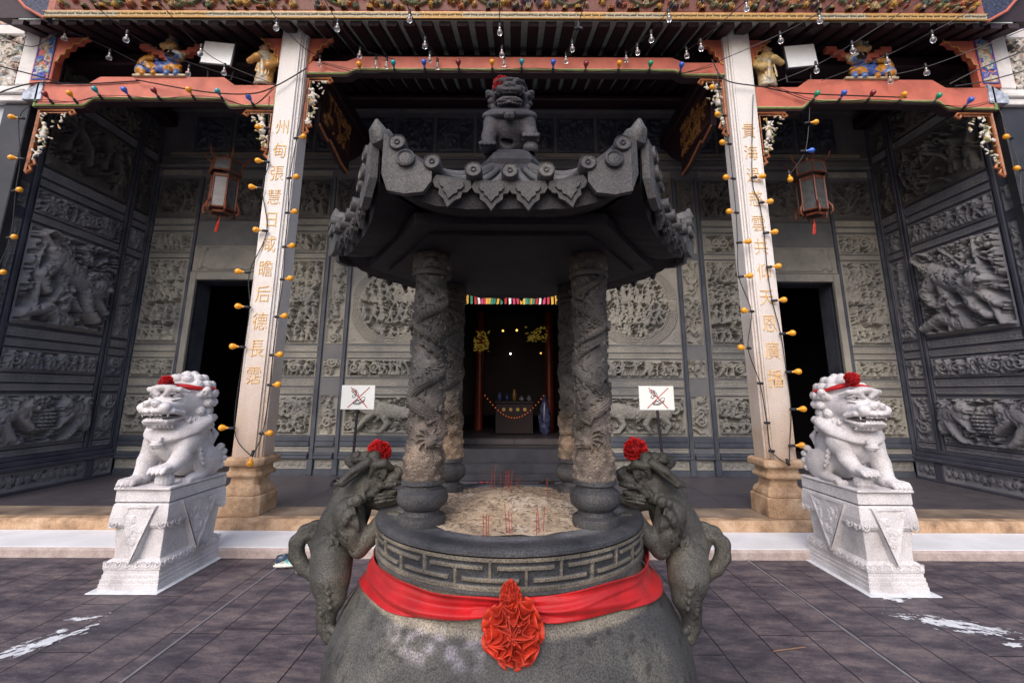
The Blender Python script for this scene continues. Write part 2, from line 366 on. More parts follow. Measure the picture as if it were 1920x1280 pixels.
# ------------------------------------------------------------------ signed-distance sculpting
class SDF:
    def __init__(s, lo, hi, h):
        s.lo = np.array(lo, float); s.h = h; s.n = np.ceil((np.array(hi, float)-s.lo)/h).astype(int)+1
        s.d = np.full(s.n, 0.5, dtype=np.float32)
    def _win(s, lo, hi):
        a = np.clip(np.floor((np.array(lo)-s.lo)/s.h).astype(int), 0, s.n-1); b = np.clip(np.ceil((np.array(hi)-s.lo)/s.h).astype(int)+1, 1, s.n)
        b = np.maximum(b, a+1)
        g = [(s.lo[i]+s.h*np.arange(a[i], b[i])).astype(np.float32) for i in range(3)]
        return tuple(slice(a[i], b[i]) for i in range(3)), g[0][:, None, None], g[1][None, :, None], g[2][None, None, :]
    def comb(s, sl, dn, k, sub=False):
        D = s.d[sl]
        if sub:
            if k > 0:
                hh = np.clip(0.5-0.5*(D+dn)/k, 0, 1); s.d[sl] = D*(1-hh)+(-dn)*hh+k*hh*(1-hh)
            else: s.d[sl] = np.maximum(D, -dn)
        else:
            if k > 0:
                hh = np.clip(0.5+0.5*(D-dn)/k, 0, 1); s.d[sl] = D*(1-hh)+dn*hh-k*hh*(1-hh)
            else: s.d[sl] = np.minimum(D, dn)
    def ell(s, c, r, k=0.02, rot=None, sub=False):
        c = np.array(c, float); r = np.array(r, float) if hasattr(r, '__len__') else np.array([r]*3, float); m = r.max()+k+4*s.h
        sl, X, Y, Z = s._win(c-m, c+m); X = X-c[0]; Y = Y-c[1]; Z = Z-c[2]
        if rot is not None:
            Rm = np.array(Matrix.Rotation(rot[2], 3, 'Z') @ Matrix.Rotation(rot[1], 3, 'Y') @ Matrix.Rotation(rot[0], 3, 'X')).T
            X, Y, Z = (Rm[0,0]*X+Rm[0,1]*Y+Rm[0,2]*Z, Rm[1,0]*X+Rm[1,1]*Y+Rm[1,2]*Z, Rm[2,0]*X+Rm[2,1]*Y+Rm[2,2]*Z)
        k0 = np.sqrt((X/r[0])**2+(Y/r[1])**2+(Z/r[2])**2)+1e-6; k1 = np.sqrt((X/r[0]**2)**2+(Y/r[1]**2)**2+(Z/r[2]**2)**2)+1e-6
        s.comb(sl, (k0*(k0-1)/k1).astype(np.float32), k, sub); return s
    def cone(s, a, b, ra, rb, k=0.02, sub=False):
        a = np.array(a, float); b = np.array(b, float); m = max(ra, rb)+k+4*s.h
        sl, X, Y, Z = s._win(np.minimum(a, b)-m, np.maximum(a, b)+m); v = b-a; L = v.dot(v)+1e-9
        t = np.clip(((X-a[0])*v[0]+(Y-a[1])*v[1]+(Z-a[2])*v[2])/L, 0, 1)
        d = np.sqrt((X-a[0]-t*v[0])**2+(Y-a[1]-t*v[1])**2+(Z-a[2]-t*v[2])**2)-(ra+(rb-ra)*t)
        s.comb(sl, d.astype(np.float32), k, sub); return s
    def path(s, P, rad, k=0.015, sub=False):
        for i in range(len(P)-1): s.cone(P[i], P[i+1], rad[i], rad[i+1], k, sub)
        return s
    def box(s, c, e, rr=0.01, k=0.0, sub=False):
        c = np.array(c, float); e = np.array(e, float); m = k+4*s.h+rr
        sl, X, Y, Z = s._win(c-e-m, c+e+m)
        qx = np.abs(X-c[0])-e[0]+rr; qy = np.abs(Y-c[1])-e[1]+rr; qz = np.abs(Z-c[2])-e[2]+rr
        d = np.sqrt(np.maximum(qx, 0)**2+np.maximum(qy, 0)**2+np.maximum(qz, 0)**2)+np.minimum(np.maximum(qx, np.maximum(qy, qz)), 0)-rr
        s.comb(sl, d.astype(np.float32), k, sub); return s
    def torus(s, c, r1, r2, rot=None, k=0.01, sub=False, sc=(1, 1)):
        c = np.array(c, float); m = r1*max(sc)+r2+k+4*s.h
        sl, X, Y, Z = s._win(c-m, c+m); X = X-c[0]; Y = Y-c[1]; Z = Z-c[2]
        if rot is not None:
            Rm = np.array(Matrix.Rotation(rot[2], 3, 'Z') @ Matrix.Rotation(rot[1], 3, 'Y') @ Matrix.Rotation(rot[0], 3, 'X')).T
            X, Y, Z = (Rm[0,0]*X+Rm[0,1]*Y+Rm[0,2]*Z, Rm[1,0]*X+Rm[1,1]*Y+Rm[1,2]*Z, Rm[2,0]*X+Rm[2,1]*Y+Rm[2,2]*Z)
        q = np.sqrt((X/sc[0])**2+(Y/sc[1])**2)-r1; d = np.sqrt(q*q+Z*Z)-r2
        s.comb(sl, d.astype(np.float32), k, sub); return s
    def curl(s, c, r, nrm, k=0.006):
        """a hair curl: a knob with a spiral groove, standing out along nrm"""
        c = np.array(c, float); n = Vector(nrm).normalized()
        s.ell(c, r, k)
        a = n.orthogonal().normalized(); b = n.cross(a)
        pts = []
        for i in range(12):
            th = i*0.75; q = r*(0.15+0.062*i)
            dn = math.sqrt(max(r*r-q*q, 0))
            pts.append(c+np.array(a*math.cos(th)+b*math.sin(th))*q+np.array(n)*dn)
        s.path(pts, [r*0.13]*12, 0.002, sub=True)
    def mesh(s):
        d = s.d; h = s.h; nx, ny, nz = d.shape; neg = d < 0
        c = np.zeros((nx-1, ny-1, nz-1), dtype=np.int8)
        for i in (0, 1):
            for j in (0, 1):
                for k in (0, 1): c += neg[i:nx-1+i, j:ny-1+j, k:nz-1+k]
        I, J, K = np.nonzero((c > 0) & (c < 8)); n = len(I)
        idx = np.full(c.shape, -1, dtype=np.int64); idx[I, J, K] = np.arange(n)
        acc = np.zeros((n, 3)); cnt = np.zeros(n)
        cor = [(i, j, k) for i in (0, 1) for j in (0, 1) for k in (0, 1)]
        for a in cor:
            for ax in range(3):
                if a[ax]: continue
                b = list(a); b[ax] = 1
                da = d[I+a[0], J+a[1], K+a[2]]; db = d[I+b[0], J+b[1], K+b[2]]
                m = (da < 0) != (db < 0); t = np.where(m, da/(da-db+1e-12), 0)
                p = np.array(a, float)[None, :]+np.zeros((n, 3)); p[:, ax] += t
                acc += p*m[:, None]; cnt += m
        V = (acc/cnt[:, None]+np.stack([I, J, K], 1))*h+s.lo
        F = []
        for ax in range(3):
            sl0 = [slice(1, -1)]*3; sl0[ax] = slice(0, -1); sl1 = list(sl0); sl1[ax] = slice(1, None)
            A = neg[tuple(sl0)]; B = neg[tuple(sl1)]
            e = np.argwhere(A != B)
            if not len(e): continue
            flip = A[tuple(e.T)]; off = np.ones(3, int); off[ax] = 0; e = e+off
            u, v = [(1, 2), (2, 0), (0, 1)][ax]
            du = np.zeros(3, int); du[u] = 1; dv = np.zeros(3, int); dv[v] = 1
            q = [e-du-dv, e-dv, e, e-du]; q = np.stack([idx[tuple(np.minimum(p, np.array(c.shape)-1).T)] for p in q], 1)
            q[~flip] = q[~flip][:, ::-1]; F.append(q)
        F = np.concatenate(F); F = F[(F >= 0).all(1)]
        return V, F
# ------------------------------------------------------------------ relief carving (real geometry: height fields)
class HF:
    def __init__(s, w, h, res, floor=-0.05):
        s.w, s.h = w, h; s.nx = max(4, int(w/res)+1); s.ny = max(4, int(h/res)+1)
        s.x = np.linspace(0, w, s.nx); s.y = np.linspace(0, h, s.ny)
        s.H = np.full((s.ny, s.nx), floor); s.floor = floor; s.C = np.ones((s.ny, s.nx, 3)); s.base = (1, 1, 1)
        s.r = random.Random(int(w*1000)*31+int(h*1000)); s.cur = None
    def win(s, x0, x1, y0, y1):
        a = max(0, int(x0/s.w*(s.nx-1))); b = min(s.nx, int(x1/s.w*(s.nx-1))+2); c = max(0, int(y0/s.h*(s.ny-1))); d = min(s.ny, int(y1/s.h*(s.ny-1))+2)
        if b <= a or d <= c: return None
        return (slice(c, d), slice(a, b)), s.x[None, a:b], s.y[c:d, None]
    def put(s, sl, v, col=None):
        m = v > s.H[sl]; s.H[sl] = np.where(m, v, s.H[sl])
        cc = col if col is not None else s.cur
        if cc is not None: s.C[sl][m] = cc
    def ell(s, cx, cy, rx, ry, top, ang=0.0, lift=None, col=None, p=0.5):
        q = max(rx, ry); w = s.win(cx-q, cx+q, cy-q, cy+q)
        if w is None: return
        sl, X, Y = w; c, n = math.cos(ang), math.sin(ang); X = X-cx; Y = Y-cy
        u = (X*c+Y*n)/rx; v = (-X*n+Y*c)/ry; d = 1-u*u-v*v
        lo = (top*0.25 if lift is None else lift)
        s.put(sl, np.where(d > 0, lo+(top-lo)*np.power(np.maximum(d, 0), p), -9), col)
    def dome(s, cx, cy, r, top, col=None): s.ell(cx, cy, r, r, top, col=col)
    def stroke(s, P, rad, top, col=None, ridged=0):
        P = np.array(P, float); k = len(P)
        rad = np.linspace(rad[0], rad[1], k) if hasattr(rad, '__len__') and len(rad) == 2 and k > 2 else (np.full(k, rad) if not hasattr(rad, '__len__') else np.array(rad, float))
        tp = np.linspace(top[0], top[1], k) if hasattr(top, '__len__') else np.full(k, top)
        for i in range(k-1):
            a, b = P[i], P[i+1]; m = max(rad[i], rad[i+1])
            w = s.win(min(a[0], b[0])-m, max(a[0], b[0])+m, min(a[1], b[1])-m, max(a[1], b[1])+m)
            if w is None: continue
            sl, X, Y = w; v = b-a; L = v@v+1e-9
            t = np.clip(((X-a[0])*v[0]+(Y-a[1])*v[1])/L, 0, 1)
            d = np.sqrt((X-a[0]-t*v[0])**2+(Y-a[1]-t*v[1])**2); r = rad[i]+(rad[i+1]-rad[i])*t; T = tp[i]+(tp[i+1]-tp[i])*t
            q = 1-(d/np.maximum(r, 1e-5))**2
            val = np.where(q > 0, T*0.3+0.7*T*np.sqrt(np.maximum(q, 0)), -9)
            if ridged: val = val+np.where(q > 0, ridged*np.sin((i+t)*3.0)*0.5, 0)
            s.put(sl, val, col)
    def curlst(s, cx, cy, r, top, turn=1, a0=0.0, th=None, col=None, n=14, rev=1.5):
        P = [(cx+r*(1-0.82*i/n)*math.cos(a0+turn*i/n*2*PI*rev), cy+r*(1-0.82*i/n)*math.sin(a0+turn*i/n*2*PI*rev)) for i in range(n+1)]
        s.stroke(P, (th or r*0.22), top, col)
    def groove(s, P, r, dep):
        P = np.array(P, float)
        for i in range(len(P)-1):
            a, b = P[i], P[i+1]
            w = s.win(min(a[0], b[0])-r, max(a[0], b[0])+r, min(a[1], b[1])-r, max(a[1], b[1])+r)
            if w is None: continue
            sl, X, Y = w; v = b-a; L = v@v+1e-9; t = np.clip(((X-a[0])*v[0]+(Y-a[1])*v[1])/L, 0, 1)
            d = np.sqrt((X-a[0]-t*v[0])**2+(Y-a[1]-t*v[1])**2); s.H[sl] -= dep*np.maximum(0, 1-(d/r)**2)
    # ---- motifs
    def person(s, cx, y0, hg, T, cols=None):
        r = s.r; ln = r.uniform(-.16, .16)*hg; c = (lambda k: None) if cols is None else (lambda k: cols[k % len(cols)])
        k0 = r.randrange(9); sx = cx+ln; sy = y0+hg*.72; hip = (cx+ln*.4, y0+hg*.42)
        for sg in (-1, 1):
            kn = (hip[0]+sg*hg*r.uniform(.06, .2), y0+hg*.22); s.stroke([hip, kn, (kn[0]+sg*hg*r.uniform(-.1, .08), y0)], (hg*.085, hg*.05), T*.85, c(k0))
        s.stroke([hip, (sx, sy)], [hg*.13, hg*.12], T, c(k0+1))
        if r.random() < .6: s.stroke([hip, (cx+r.uniform(-.1, .1)*hg, y0+hg*.08)], [hg*.12, hg*.2], T*.8, c(k0))
        for sg in (-1, 1):
            el = (sx+sg*hg*r.uniform(.14, .24), sy-hg*r.uniform(-.05, .2)); s.stroke([(sx+sg*hg*.08, sy), el, (el[0]+sg*hg*r.uniform(-.2, .15), el[1]+hg*r.uniform(-.12, .25))], (hg*.06, hg*.04), T*1.05, c(k0+2))
        s.ell(sx+ln*.2, sy+hg*.17, hg*.085, hg*.105, T*1.15, col=c(99) if cols is None else (.62, .5, .36)); s.ell(sx+ln*.2, sy+hg*.27, hg*.07, hg*.05, T*1.05, col=c(k0+3))
        for j in range(3):
            s.groove([(cx+(j-1)*hg*.06, y0+hg*.05), (cx+(j-1)*hg*.05+ln*.4, y0+hg*.4)], hg*.02, T*.25)
        if r.random() < .5:
            a = r.uniform(.2, 2.9); s.stroke([(sx-math.cos(a)*hg*.35, sy-math.sin(a)*hg*.35), (sx+math.cos(a)*hg*.4, sy+math.sin(a)*hg*.4)], hg*.022, T*1.1, c(k0+4))
    def leafclump(s, cx, cy, R_, T, n=9, col=None):
        r = s.r
        for i in range(n):
            a = r.uniform(0, 2*PI); q = R_*math.sqrt(r.random()); s.ell(cx+q*math.cos(a), cy+q*math.sin(a), R_*r.uniform(.25, .42), R_*r.uniform(.14, .24), T*r.uniform(.65, 1.05), a+r.uniform(-.6, .6), col=col)
    def branch(s, x, y, a, L, rd, T, dep=0, col=None, lc=None):
        r = s.r; P = [(x, y)]; aa = a
        for i in range(6):
            aa += r.uniform(-.45, .45); x += math.cos(aa)*L/6; y += math.sin(aa)*L/6; P.append((x, y))
            if dep < 2 and i in (2, 4) and rd > .006: s.branch(x, y, aa+r.choice((-1, 1))*r.uniform(.6, 1.1), L*.6, rd*.65, T, dep+1, col, lc)
        s.stroke(P, (rd, rd*.6), T*.9, col); s.leafclump(x, y, L*.17+.02, T, 8, lc)
    def cloud(s, cx, cy, R_, T):
        r = s.r; s.curlst(cx, cy, R_, T, r.choice((-1, 1)), r.uniform(0, 6.3)); 
        if R_ > .05: s.curlst(cx+R_*r.uniform(.7, 1.2), cy-R_*.4, R_*.6, T*.8, r.choice((-1, 1)), r.uniform(0, 6.3))
    def rocks(s, y0, amp, T):
        r = s.r; x = -.02
        while x < s.w+.02:
            q = r.uniform(.5, 1)*amp; s.ell(x, y0, q*1.3, q, T*r.uniform(.7, 1), r.uniform(-.3, .3)); x += q*r.uniform(.8, 1.5)
    def dragon(s, P, rd, T, col=None):
        s.stroke(P, [rd*.4+rd*.7*math.sin(min(1, i/len(P)*1.3)*PI*.62) for i in range(len(P))], T, col, ridged=T*.12)
    # ---- finish
    def finish(s, frame=0.03, lip=0.012, inner=None, level=0.0, rough=0.003, border='flat', seed=1):
        X, Y = np.meshgrid(s.x, s.y); e = np.minimum(np.minimum(X, s.w-X), np.minimum(Y, s.h-Y))
        s.H += (vnoise2(X*38, Y*38, seed)-.5)*rough*2+(vnoise2(X*90, Y*90, seed+1)-.5)*rough
        if frame > 0:
            m = e < frame
            prof = np.where(e < frame*.18, level+lip, np.where(e < frame*.34, level-.004, np.where(e < frame*.8, level+lip*.5, level+lip*.9)))
            s.H = np.where(m, prof, s.H); s.C[m] = s.base
        return s
    def mesh(s, O, U, V, Nn, scale=1.0):
        X, Y = np.meshgrid(s.x, s.y); O, U, V, Nn = (np.array(q, float) for q in (O, U, V, Nn))
        P = O+X[..., None]*U+Y[..., None]*V+s.H[..., None]*Nn*scale
        i = np.arange(s.ny-1)[:, None]*s.nx+np.arange(s.nx-1)[None, :]
        q = np.stack([i, i+1, i+s.nx+1, i+s.nx], -1).reshape(-1, 4)
        if np.dot(np.cross(U, V), Nn) < 0: q = q[:, ::-1]
        return P.reshape(-1, 3), q, s.C.reshape(-1, 3)

def fill_scene(f, T, kind, seed, cols=None):
    r = f.r = random.Random(seed); w, h = f.w, f.h
    if kind == 'figures':
        f.rocks(0, min(.09, h*.12), T*.8)
        n = int(w*h*22)+5
        for i in range(n): f.leafclump(r.uniform(0, w), r.uniform(.5*h, h), min(.11, h*.2), T*.7, 7)
        rows = max(1, round(h/.42)); hg = min(.36, h/rows*.92)
        for k in reversed(range(rows)):
            y0 = .03+k*(h-.05)/rows
            x = hg*.3
            for q in range(int(w*9)): qx = r.uniform(0, w); f.ell(qx, y0+r.uniform(-.03, .02), r.uniform(.03, .08), r.uniform(.015, .035), T*.75, r.uniform(-.4, .4))
            while x < w-hg*.2:
                f.person(x, y0+r.uniform(-.14, .14)*hg*(k > 0), hg*r.uniform(.62, 1), T)
                if r.random() < .3: f.branch(x+hg*.2, y0, 1.5+r.uniform(-.6, .6), hg*1.1, .014, T*.95)
                x += hg*r.uniform(.30, .46)
    elif kind == 'frieze':
        f.rocks(0, h*.16, T*.7)
        for i in range(int(w*16)): f.leafclump(r.uniform(0, w), r.uniform(.1*h, h), h*.17, T*.75, 6)
        x = h*.25
        while x < w-h*.2:
            if r.random() < .55: f.person(x, .02, h*r.uniform(.7, .9), T)
            elif r.random() < .5: f.curlst(x, h*.5, h*.3, T, r.choice((-1, 1)), r.uniform(0, 6))
            else: f.branch(x, 0, 1.5, h*.9, .016, T)
            x += h*r.uniform(.22, .38)
    elif kind == 'vines':
        for k in range(max(2, int(w*h*16))): f.branch(r.uniform(0, w), r.uniform(0, h), r.uniform(0, 6.3), r.uniform(.25, .5)*min(1, max(w, h)), .018, T)
        for k in range(max(2, int(w*h*14))): f.cloud(r.uniform(0, w), r.uniform(0, h), r.uniform(.03, .07), T)
    elif kind == 'strip':
        y = .04
        while y < h:
            t = r.random()
            if t < .5: f.branch(r.uniform(.2, .8)*w, y, 1.57+r.uniform(-.7, .7), .25, .014, T)
            elif t < .8: f.person(w/2, y, min(.22, w*1.2), T)
            else: f.curlst(w/2, y+.06, w*.3, T, r.choice((-1, 1)), 0)
            f.leafclump(r.uniform(0, w), y, w*.22, T*.8, 5); y += r.uniform(.09, .16)
    elif kind == 'lion':
        f.rocks(0, h*.12, T*.6)
        for k in range(int(w*6)): f.cloud(r.uniform(0, w), r.uniform(.1*h, h*.95), r.uniform(.05, .10)*h*1.2, T*.55)
        # a prowling beast: deep body, legs, mane, looped tail
        d = 1 if seed % 2 else -1; X = lambda u: w/2+d*(u-.5)*w
        f.stroke([(X(.18), h*.52), (X(.3), h*.62), (X(.45), h*.55), (X(.62), h*.62), (X(.74), h*.66)], [h*.13, h*.19, h*.15, h*.2, h*.16], T)
        for a, b, c in (((.24, .5), (.16, .3), (.2, .08)), ((.34, .5), (.38, .28), (.33, .06)), ((.62, .5), (.58, .28), (.64, .07)), ((.72, .55), (.8, .34), (.86, .1))):
            f.stroke([(X(a[0]), h*a[1]), (X(b[0]), h*b[1]), (X(c[0]), h*c[1])], (h*.1, h*.05), T*1.02); f.ell(X(c[0]+.02), h*c[1], h*.075, h*.04, T)
        f.ell(X(.8), h*.72, h*.19, h*.17, T*1.15); f.ell(X(.9), h*.64, h*.1, h*.08, T*1.2)
        f.groove([(X(.84), h*.6), (X(.97), h*.6)], h*.02, T*.5)
        for k in range(14):
            a = k/14*2*PI; f.curlst(X(.76)+math.cos(a)*h*.17, h*.72+math.sin(a)*h*.17, h*.05, T*1.05, 1, a, n=8)
        f.curlst(X(.1), h*.66, h*.17, T*.9, 1, 0, h*.045)
        for k in range(9): f.groove([(X(.28+.05*k), h*.75), (X(.26+.05*k), h*.5)], h*.012, T*.16)
    elif kind == 'ball':
        # two playful lions with a pierced ball between them
        f.rocks(0, h*.14, T*.6)
        for k in range(int(w*7)): f.cloud(r.uniform(0, w), r.uniform(.05*h, h*.95), r.uniform(.06, .12)*h, T*.6)
        for d in (1, -1):
            X = lambda u: w/2+d*(u-.5)*w
            f.stroke([(X(.03), h*.35), (X(.1), h*.6), (X(.2), h*.68), (X(.3), h*.6)], [h*.16, h*.2, h*.17, h*.12], T)
            f.stroke([(X(.24), h*.6), (X(.34), h*.42), (X(.4), h*.3)], (h*.09, h*.05), T*1.05); f.stroke([(X(.12), h*.45), (X(.2), h*.22), (X(.27), h*.1)], (h*.11, h*.05), T)
            f.ell(X(.3), h*.78, h*.14, h*.13, T*1.2); f.ell(X(.37), h*.72, h*.08, h*.07, T*1.25)
            for k in range(9): f.curlst(X(.25)+math.cos(k*.7)*h*.14, h*.78+math.sin(k*.7)*h*.14, h*.045, T*1.05, 1, k, n=7)
            f.curlst(X(.05), h*.82, h*.13, T*.9, d, 0, h*.035)
        f.ell(w/2, h*.5, h*.24, h*.24, T*1.1)
        for k in range(-3, 4):
            f.groove([(w/2+k*h*.07, h*.28), (w/2+k*h*.085, h*.5), (w/2+k*h*.07, h*.72)], h*.018, T*.5); f.groove([(w/2-h*.22, h*(.5+k*.07)), (w/2+h*.22, h*(.5+k*.07))], h*.018, T*.5)
    elif kind == 'tigerhero':
        f.rocks(0, h*.07, T*.8)
        f.branch(w*.1, h*.05, 1.4, h*1.1, .05, T*.8); f.branch(w*.75, h*.3, 1.9, h*.8, .04, T*.7)
        for k in range(16): f.leafclump(r.uniform(0, w), r.uniform(h*.72, h*.98), .13, T*.75, 8)
        d = 1 if seed % 2 else -1; X = lambda u: w/2+d*(u-.5)*w
        f.stroke([(X(.8), h*.78), (X(.72), h*.72), (X(.6), h*.62), (X(.42), h*.52), (X(.3), h*.45)], [h*.06, h*.11, h*.13, h*.12, h*.11], T*1.1)
        f.stroke([(X(.72), h*.66), (X(.86), h*.5), (X(.78), h*.36)], (h*.09, h*.045), T); f.stroke([(X(.64), h*.6), (X(.62), h*.42), (X(.7), h*.28)], (h*.08, h*.04), T*.9)
        f.stroke([(X(.38), h*.45), (X(.32), h*.26), (X(.2), h*.14)], (h*.08, h*.045), T*1.1); f.stroke([(X(.3), h*.44), (X(.2), h*.34), (X(.1), h*.24)], (h*.07, h*.04), T)
        f.ell(X(.25), h*.52, h*.12, h*.12, T*1.35); f.ell(X(.16), h*.49, h*.07, h*.06, T*1.45); f.groove([(X(.1), h*.46), (X(.22), h*.46)], h*.012, T*.6)
        for k in range(14): f.curlst(X(.28)+math.cos(k*.5)*h*.12, h*.53+math.sin(k*.5)*h*.12, h*.04, T*1.2, 1, k, n=8)
        f.stroke([(X(.82), h*.8), (X(.93), h*.9), (X(.85), h*.97), (X(.74), h*.92)], (h*.03, h*.02), T)
        f.stroke([(X(.5), h*.08), (X(.72), h*.2), (X(.95), h*.1)], (h*.08, h*.05), T*.9)
        f.person(w*(.5 if d > 0 else .42), h*.03, h*.42, T)
    if kind in ('lion', 'ball', 'tigerhero'):
        f.cur = None
        for k in range(int(w*h*150)):     # chased fur, scales and folds
            x, y = r.uniform(0, w), r.uniform(0, h); j = min(f.ny-1, int(y/h*(f.ny-1))); i = min(f.nx-1, int(x/w*(f.nx-1)))
            if f.H[j, i] > T*.35:
                a = r.uniform(-.5, .5)+(.8 if k % 3 else 2.2); L_ = r.uniform(.02, .06); f.groove([(x, y), (x+L_*math.cos(a), y+L_*math.sin(a)), (x+L_*1.7*math.cos(a+.5), y+L_*1.7*math.sin(a+.5))], .009, T*.13)
            elif r.random() < .5: f.leafclump(x, y, .045, T*.55, 5)
            else: f.curlst(x, y, r.uniform(.02, .04), T*.55, r.choice((-1, 1)), r.uniform(0, 6), n=9)
    if kind == 'scroll':
        # an unrolled picture scroll over the door, with a plain field
        f.ell(w/2, h*.45, w*.42, h*.5, T*.5, p=.12, lift=T*.3); f.ell(w/2, -h*.12, w*.34, h*.36, T*.8, p=.15, lift=T*.5)
        for sg in (-1, 1): f.stroke([(w/2+sg*w*.40, h*.15), (w/2+sg*w*.36, h*.9)], w*.035, T*1.1)
        for k in range(3): f.leafclump(r.uniform(.3, .7)*w, r.uniform(.5, .75)*h, .07, T*.75, 5)
    elif kind == 'landscape':
        for k in range(4): f.branch(r.uniform(0, w), r.uniform(0, h*.4), r.uniform(.6, 2.4), h*.7, .03, T)
        f.rocks(0, h*.2, T*.6)
        for k in range(int(w*h*14)+4): f.leafclump(r.uniform(0, w), r.uniform(0, h), .08, T*.6, 7); f.cloud(r.uniform(0, w), r.uniform(0, h), r.uniform(.025, .05), T*.55)
        for k in range(max(1, int(w*1.6))): f.person(w*r.uniform(.1, .9), h*r.uniform(.05, .3), h*.45, T)
    elif kind == 'low':
        for k in range(int(w/.11)): f.curlst((k+.5)*w/int(w/.11), h*.5, min(.045, h*.3), T, (-1)**k, k, n=10)
def tee_fret(f, L, th, T, top0=0.0):
    """interlocking T fret, raised"""
    X, Y = np.meshgrid(f.x, f.y); v = 1-Y/f.h; n = max(1, round(f.w/L)); u = X/f.w*n
    uu = np.abs((u % 1+.5) % 1-.5); vv = np.abs(u % 1-.5); tw = th*n/f.w/1.0; tv = th/f.h
    on = (v < tv*1.3) | (v > 1-tv*1.3) | ((uu < tw/2) & (v < .68)) | ((uu < .40) & (np.abs(v-.68) < tv/2)) | ((vv < tw/2) & (v > .32)) | ((vv < .40) & (np.abs(v-.32) < tv/2))
    return on

# ------------------------------------------------------------------ the temple
temple = empty('temple_hall', (0, 7.0, .2), 'carved grey stone temple porch with granite columns, salmon red beams and dark doorways', 'temple')
YB = 8.25; ZP = .2
RECTS = []
def relief(kind, w, h, O, U, V, Nn, mat, parent, seed, res=.0125, T=.055, frame=.03, floor=-.045, name='relief_panel', lip=.012, rough=.003):
    f = HF(w, h, res, floor); fill_scene(f, T, kind, seed); f.finish(frame, lip, seed=seed % 50, rough=rough)
    RECTS.append((O, U, w, h)); V_, F_, C_ = f.mesh(O, U, V, Nn)
    return obj(name, V_, F_, mat, parent, smooth=False)
def fret_band(w, h, O, U, V, Nn, mat, parent, L=.13, th=.012, res=.009):
    if w < .05: return
    f = HF(w, h, res, 0.0); on = tee_fret(f, L, th, .01); f.H = np.where(on, .012, .0)
    V_, F_, C_ = f.mesh(O, U, V, Nn); return obj('fret_band', V_, F_, mat, parent)

def fill_facing(par, mat, axis, rects, a0, a1, z0, z1, pos):
    # the flat dressed stone between the carved panels
    rs = [(r[0][axis], r[0][axis]+r[2], r[0][2], r[0][2]+r[3]) for r in rects]
    xs = sorted({a0, a1, *[min(max(v, a0), a1) for r in rs for v in r[:2]]}); zs = sorted({z0, z1, *[min(max(v, z0), z1) for r in rs for v in r[2:]]})
    V, F = [], []
    for a, b in zip(xs[:-1], xs[1:]):
        for c, d in zip(zs[:-1], zs[1:]):
            m, n = (a+b)/2, (c+d)/2
            if b-a < 1e-6 or d-c < 1e-6 or any(r[0] < m < r[1] and r[2] < n < r[3] for r in rs): continue
            k = len(V); V += [(a, pos, c), (b, pos, c), (b, pos, d), (a, pos, d)] if axis == 0 else [(pos, a, c), (pos, b, c), (pos, b, d), (pos, a, d)]; F.append((k, k+1, k+2, k+3))
    return obj('dressed_facing', V, F, mat, par)
# back wall: slab with three door openings
def slab_with_holes(x0, x1, z0, z1, y0, y1, holes):
    mb = MB(); xs = sorted({x0, x1, *[h[0] for h in holes], *[h[1] for h in holes]})
    for a, b in zip(xs[:-1], xs[1:]):
        hh = [h for h in holes if h[0] <= a and h[1] >= b]
        zs = z0
        for h in hh: zs = h[3]
        mb.box(a, b, y0, y1, zs, z1)
    return mb
DOORS = [(-5.95, -4.78, ZP, 3.62), (-.97, .91, ZP, 3.55), (4.78, 5.95, ZP, 3.62)]
wall = slab_with_holes(-7.3, 7.3, ZP, 7.6, YB+.13, YB+.45, DOORS).build('back_wall', 'slate', temple)
UX, UZ, NY = (1, 0, 0), (0, 0, 1), (0, -1, 0)
ROWS = [(.30, .46, 'low'), (.86, 1.54, None), (1.86, 2.18, 'frieze'), (2.45, 4.04, None), (4.17, 4.56, 'frieze'), (4.86, 5.66, None)]
BANDS = [(1.56, 1.66), (1.70, 1.82), (2.20, 2.29), (2.31, 2.41), (4.06, 4.14), (4.60, 4.68), (4.72, 4.83), (.58, .66), (5.72, 5.84)]
seed = 100
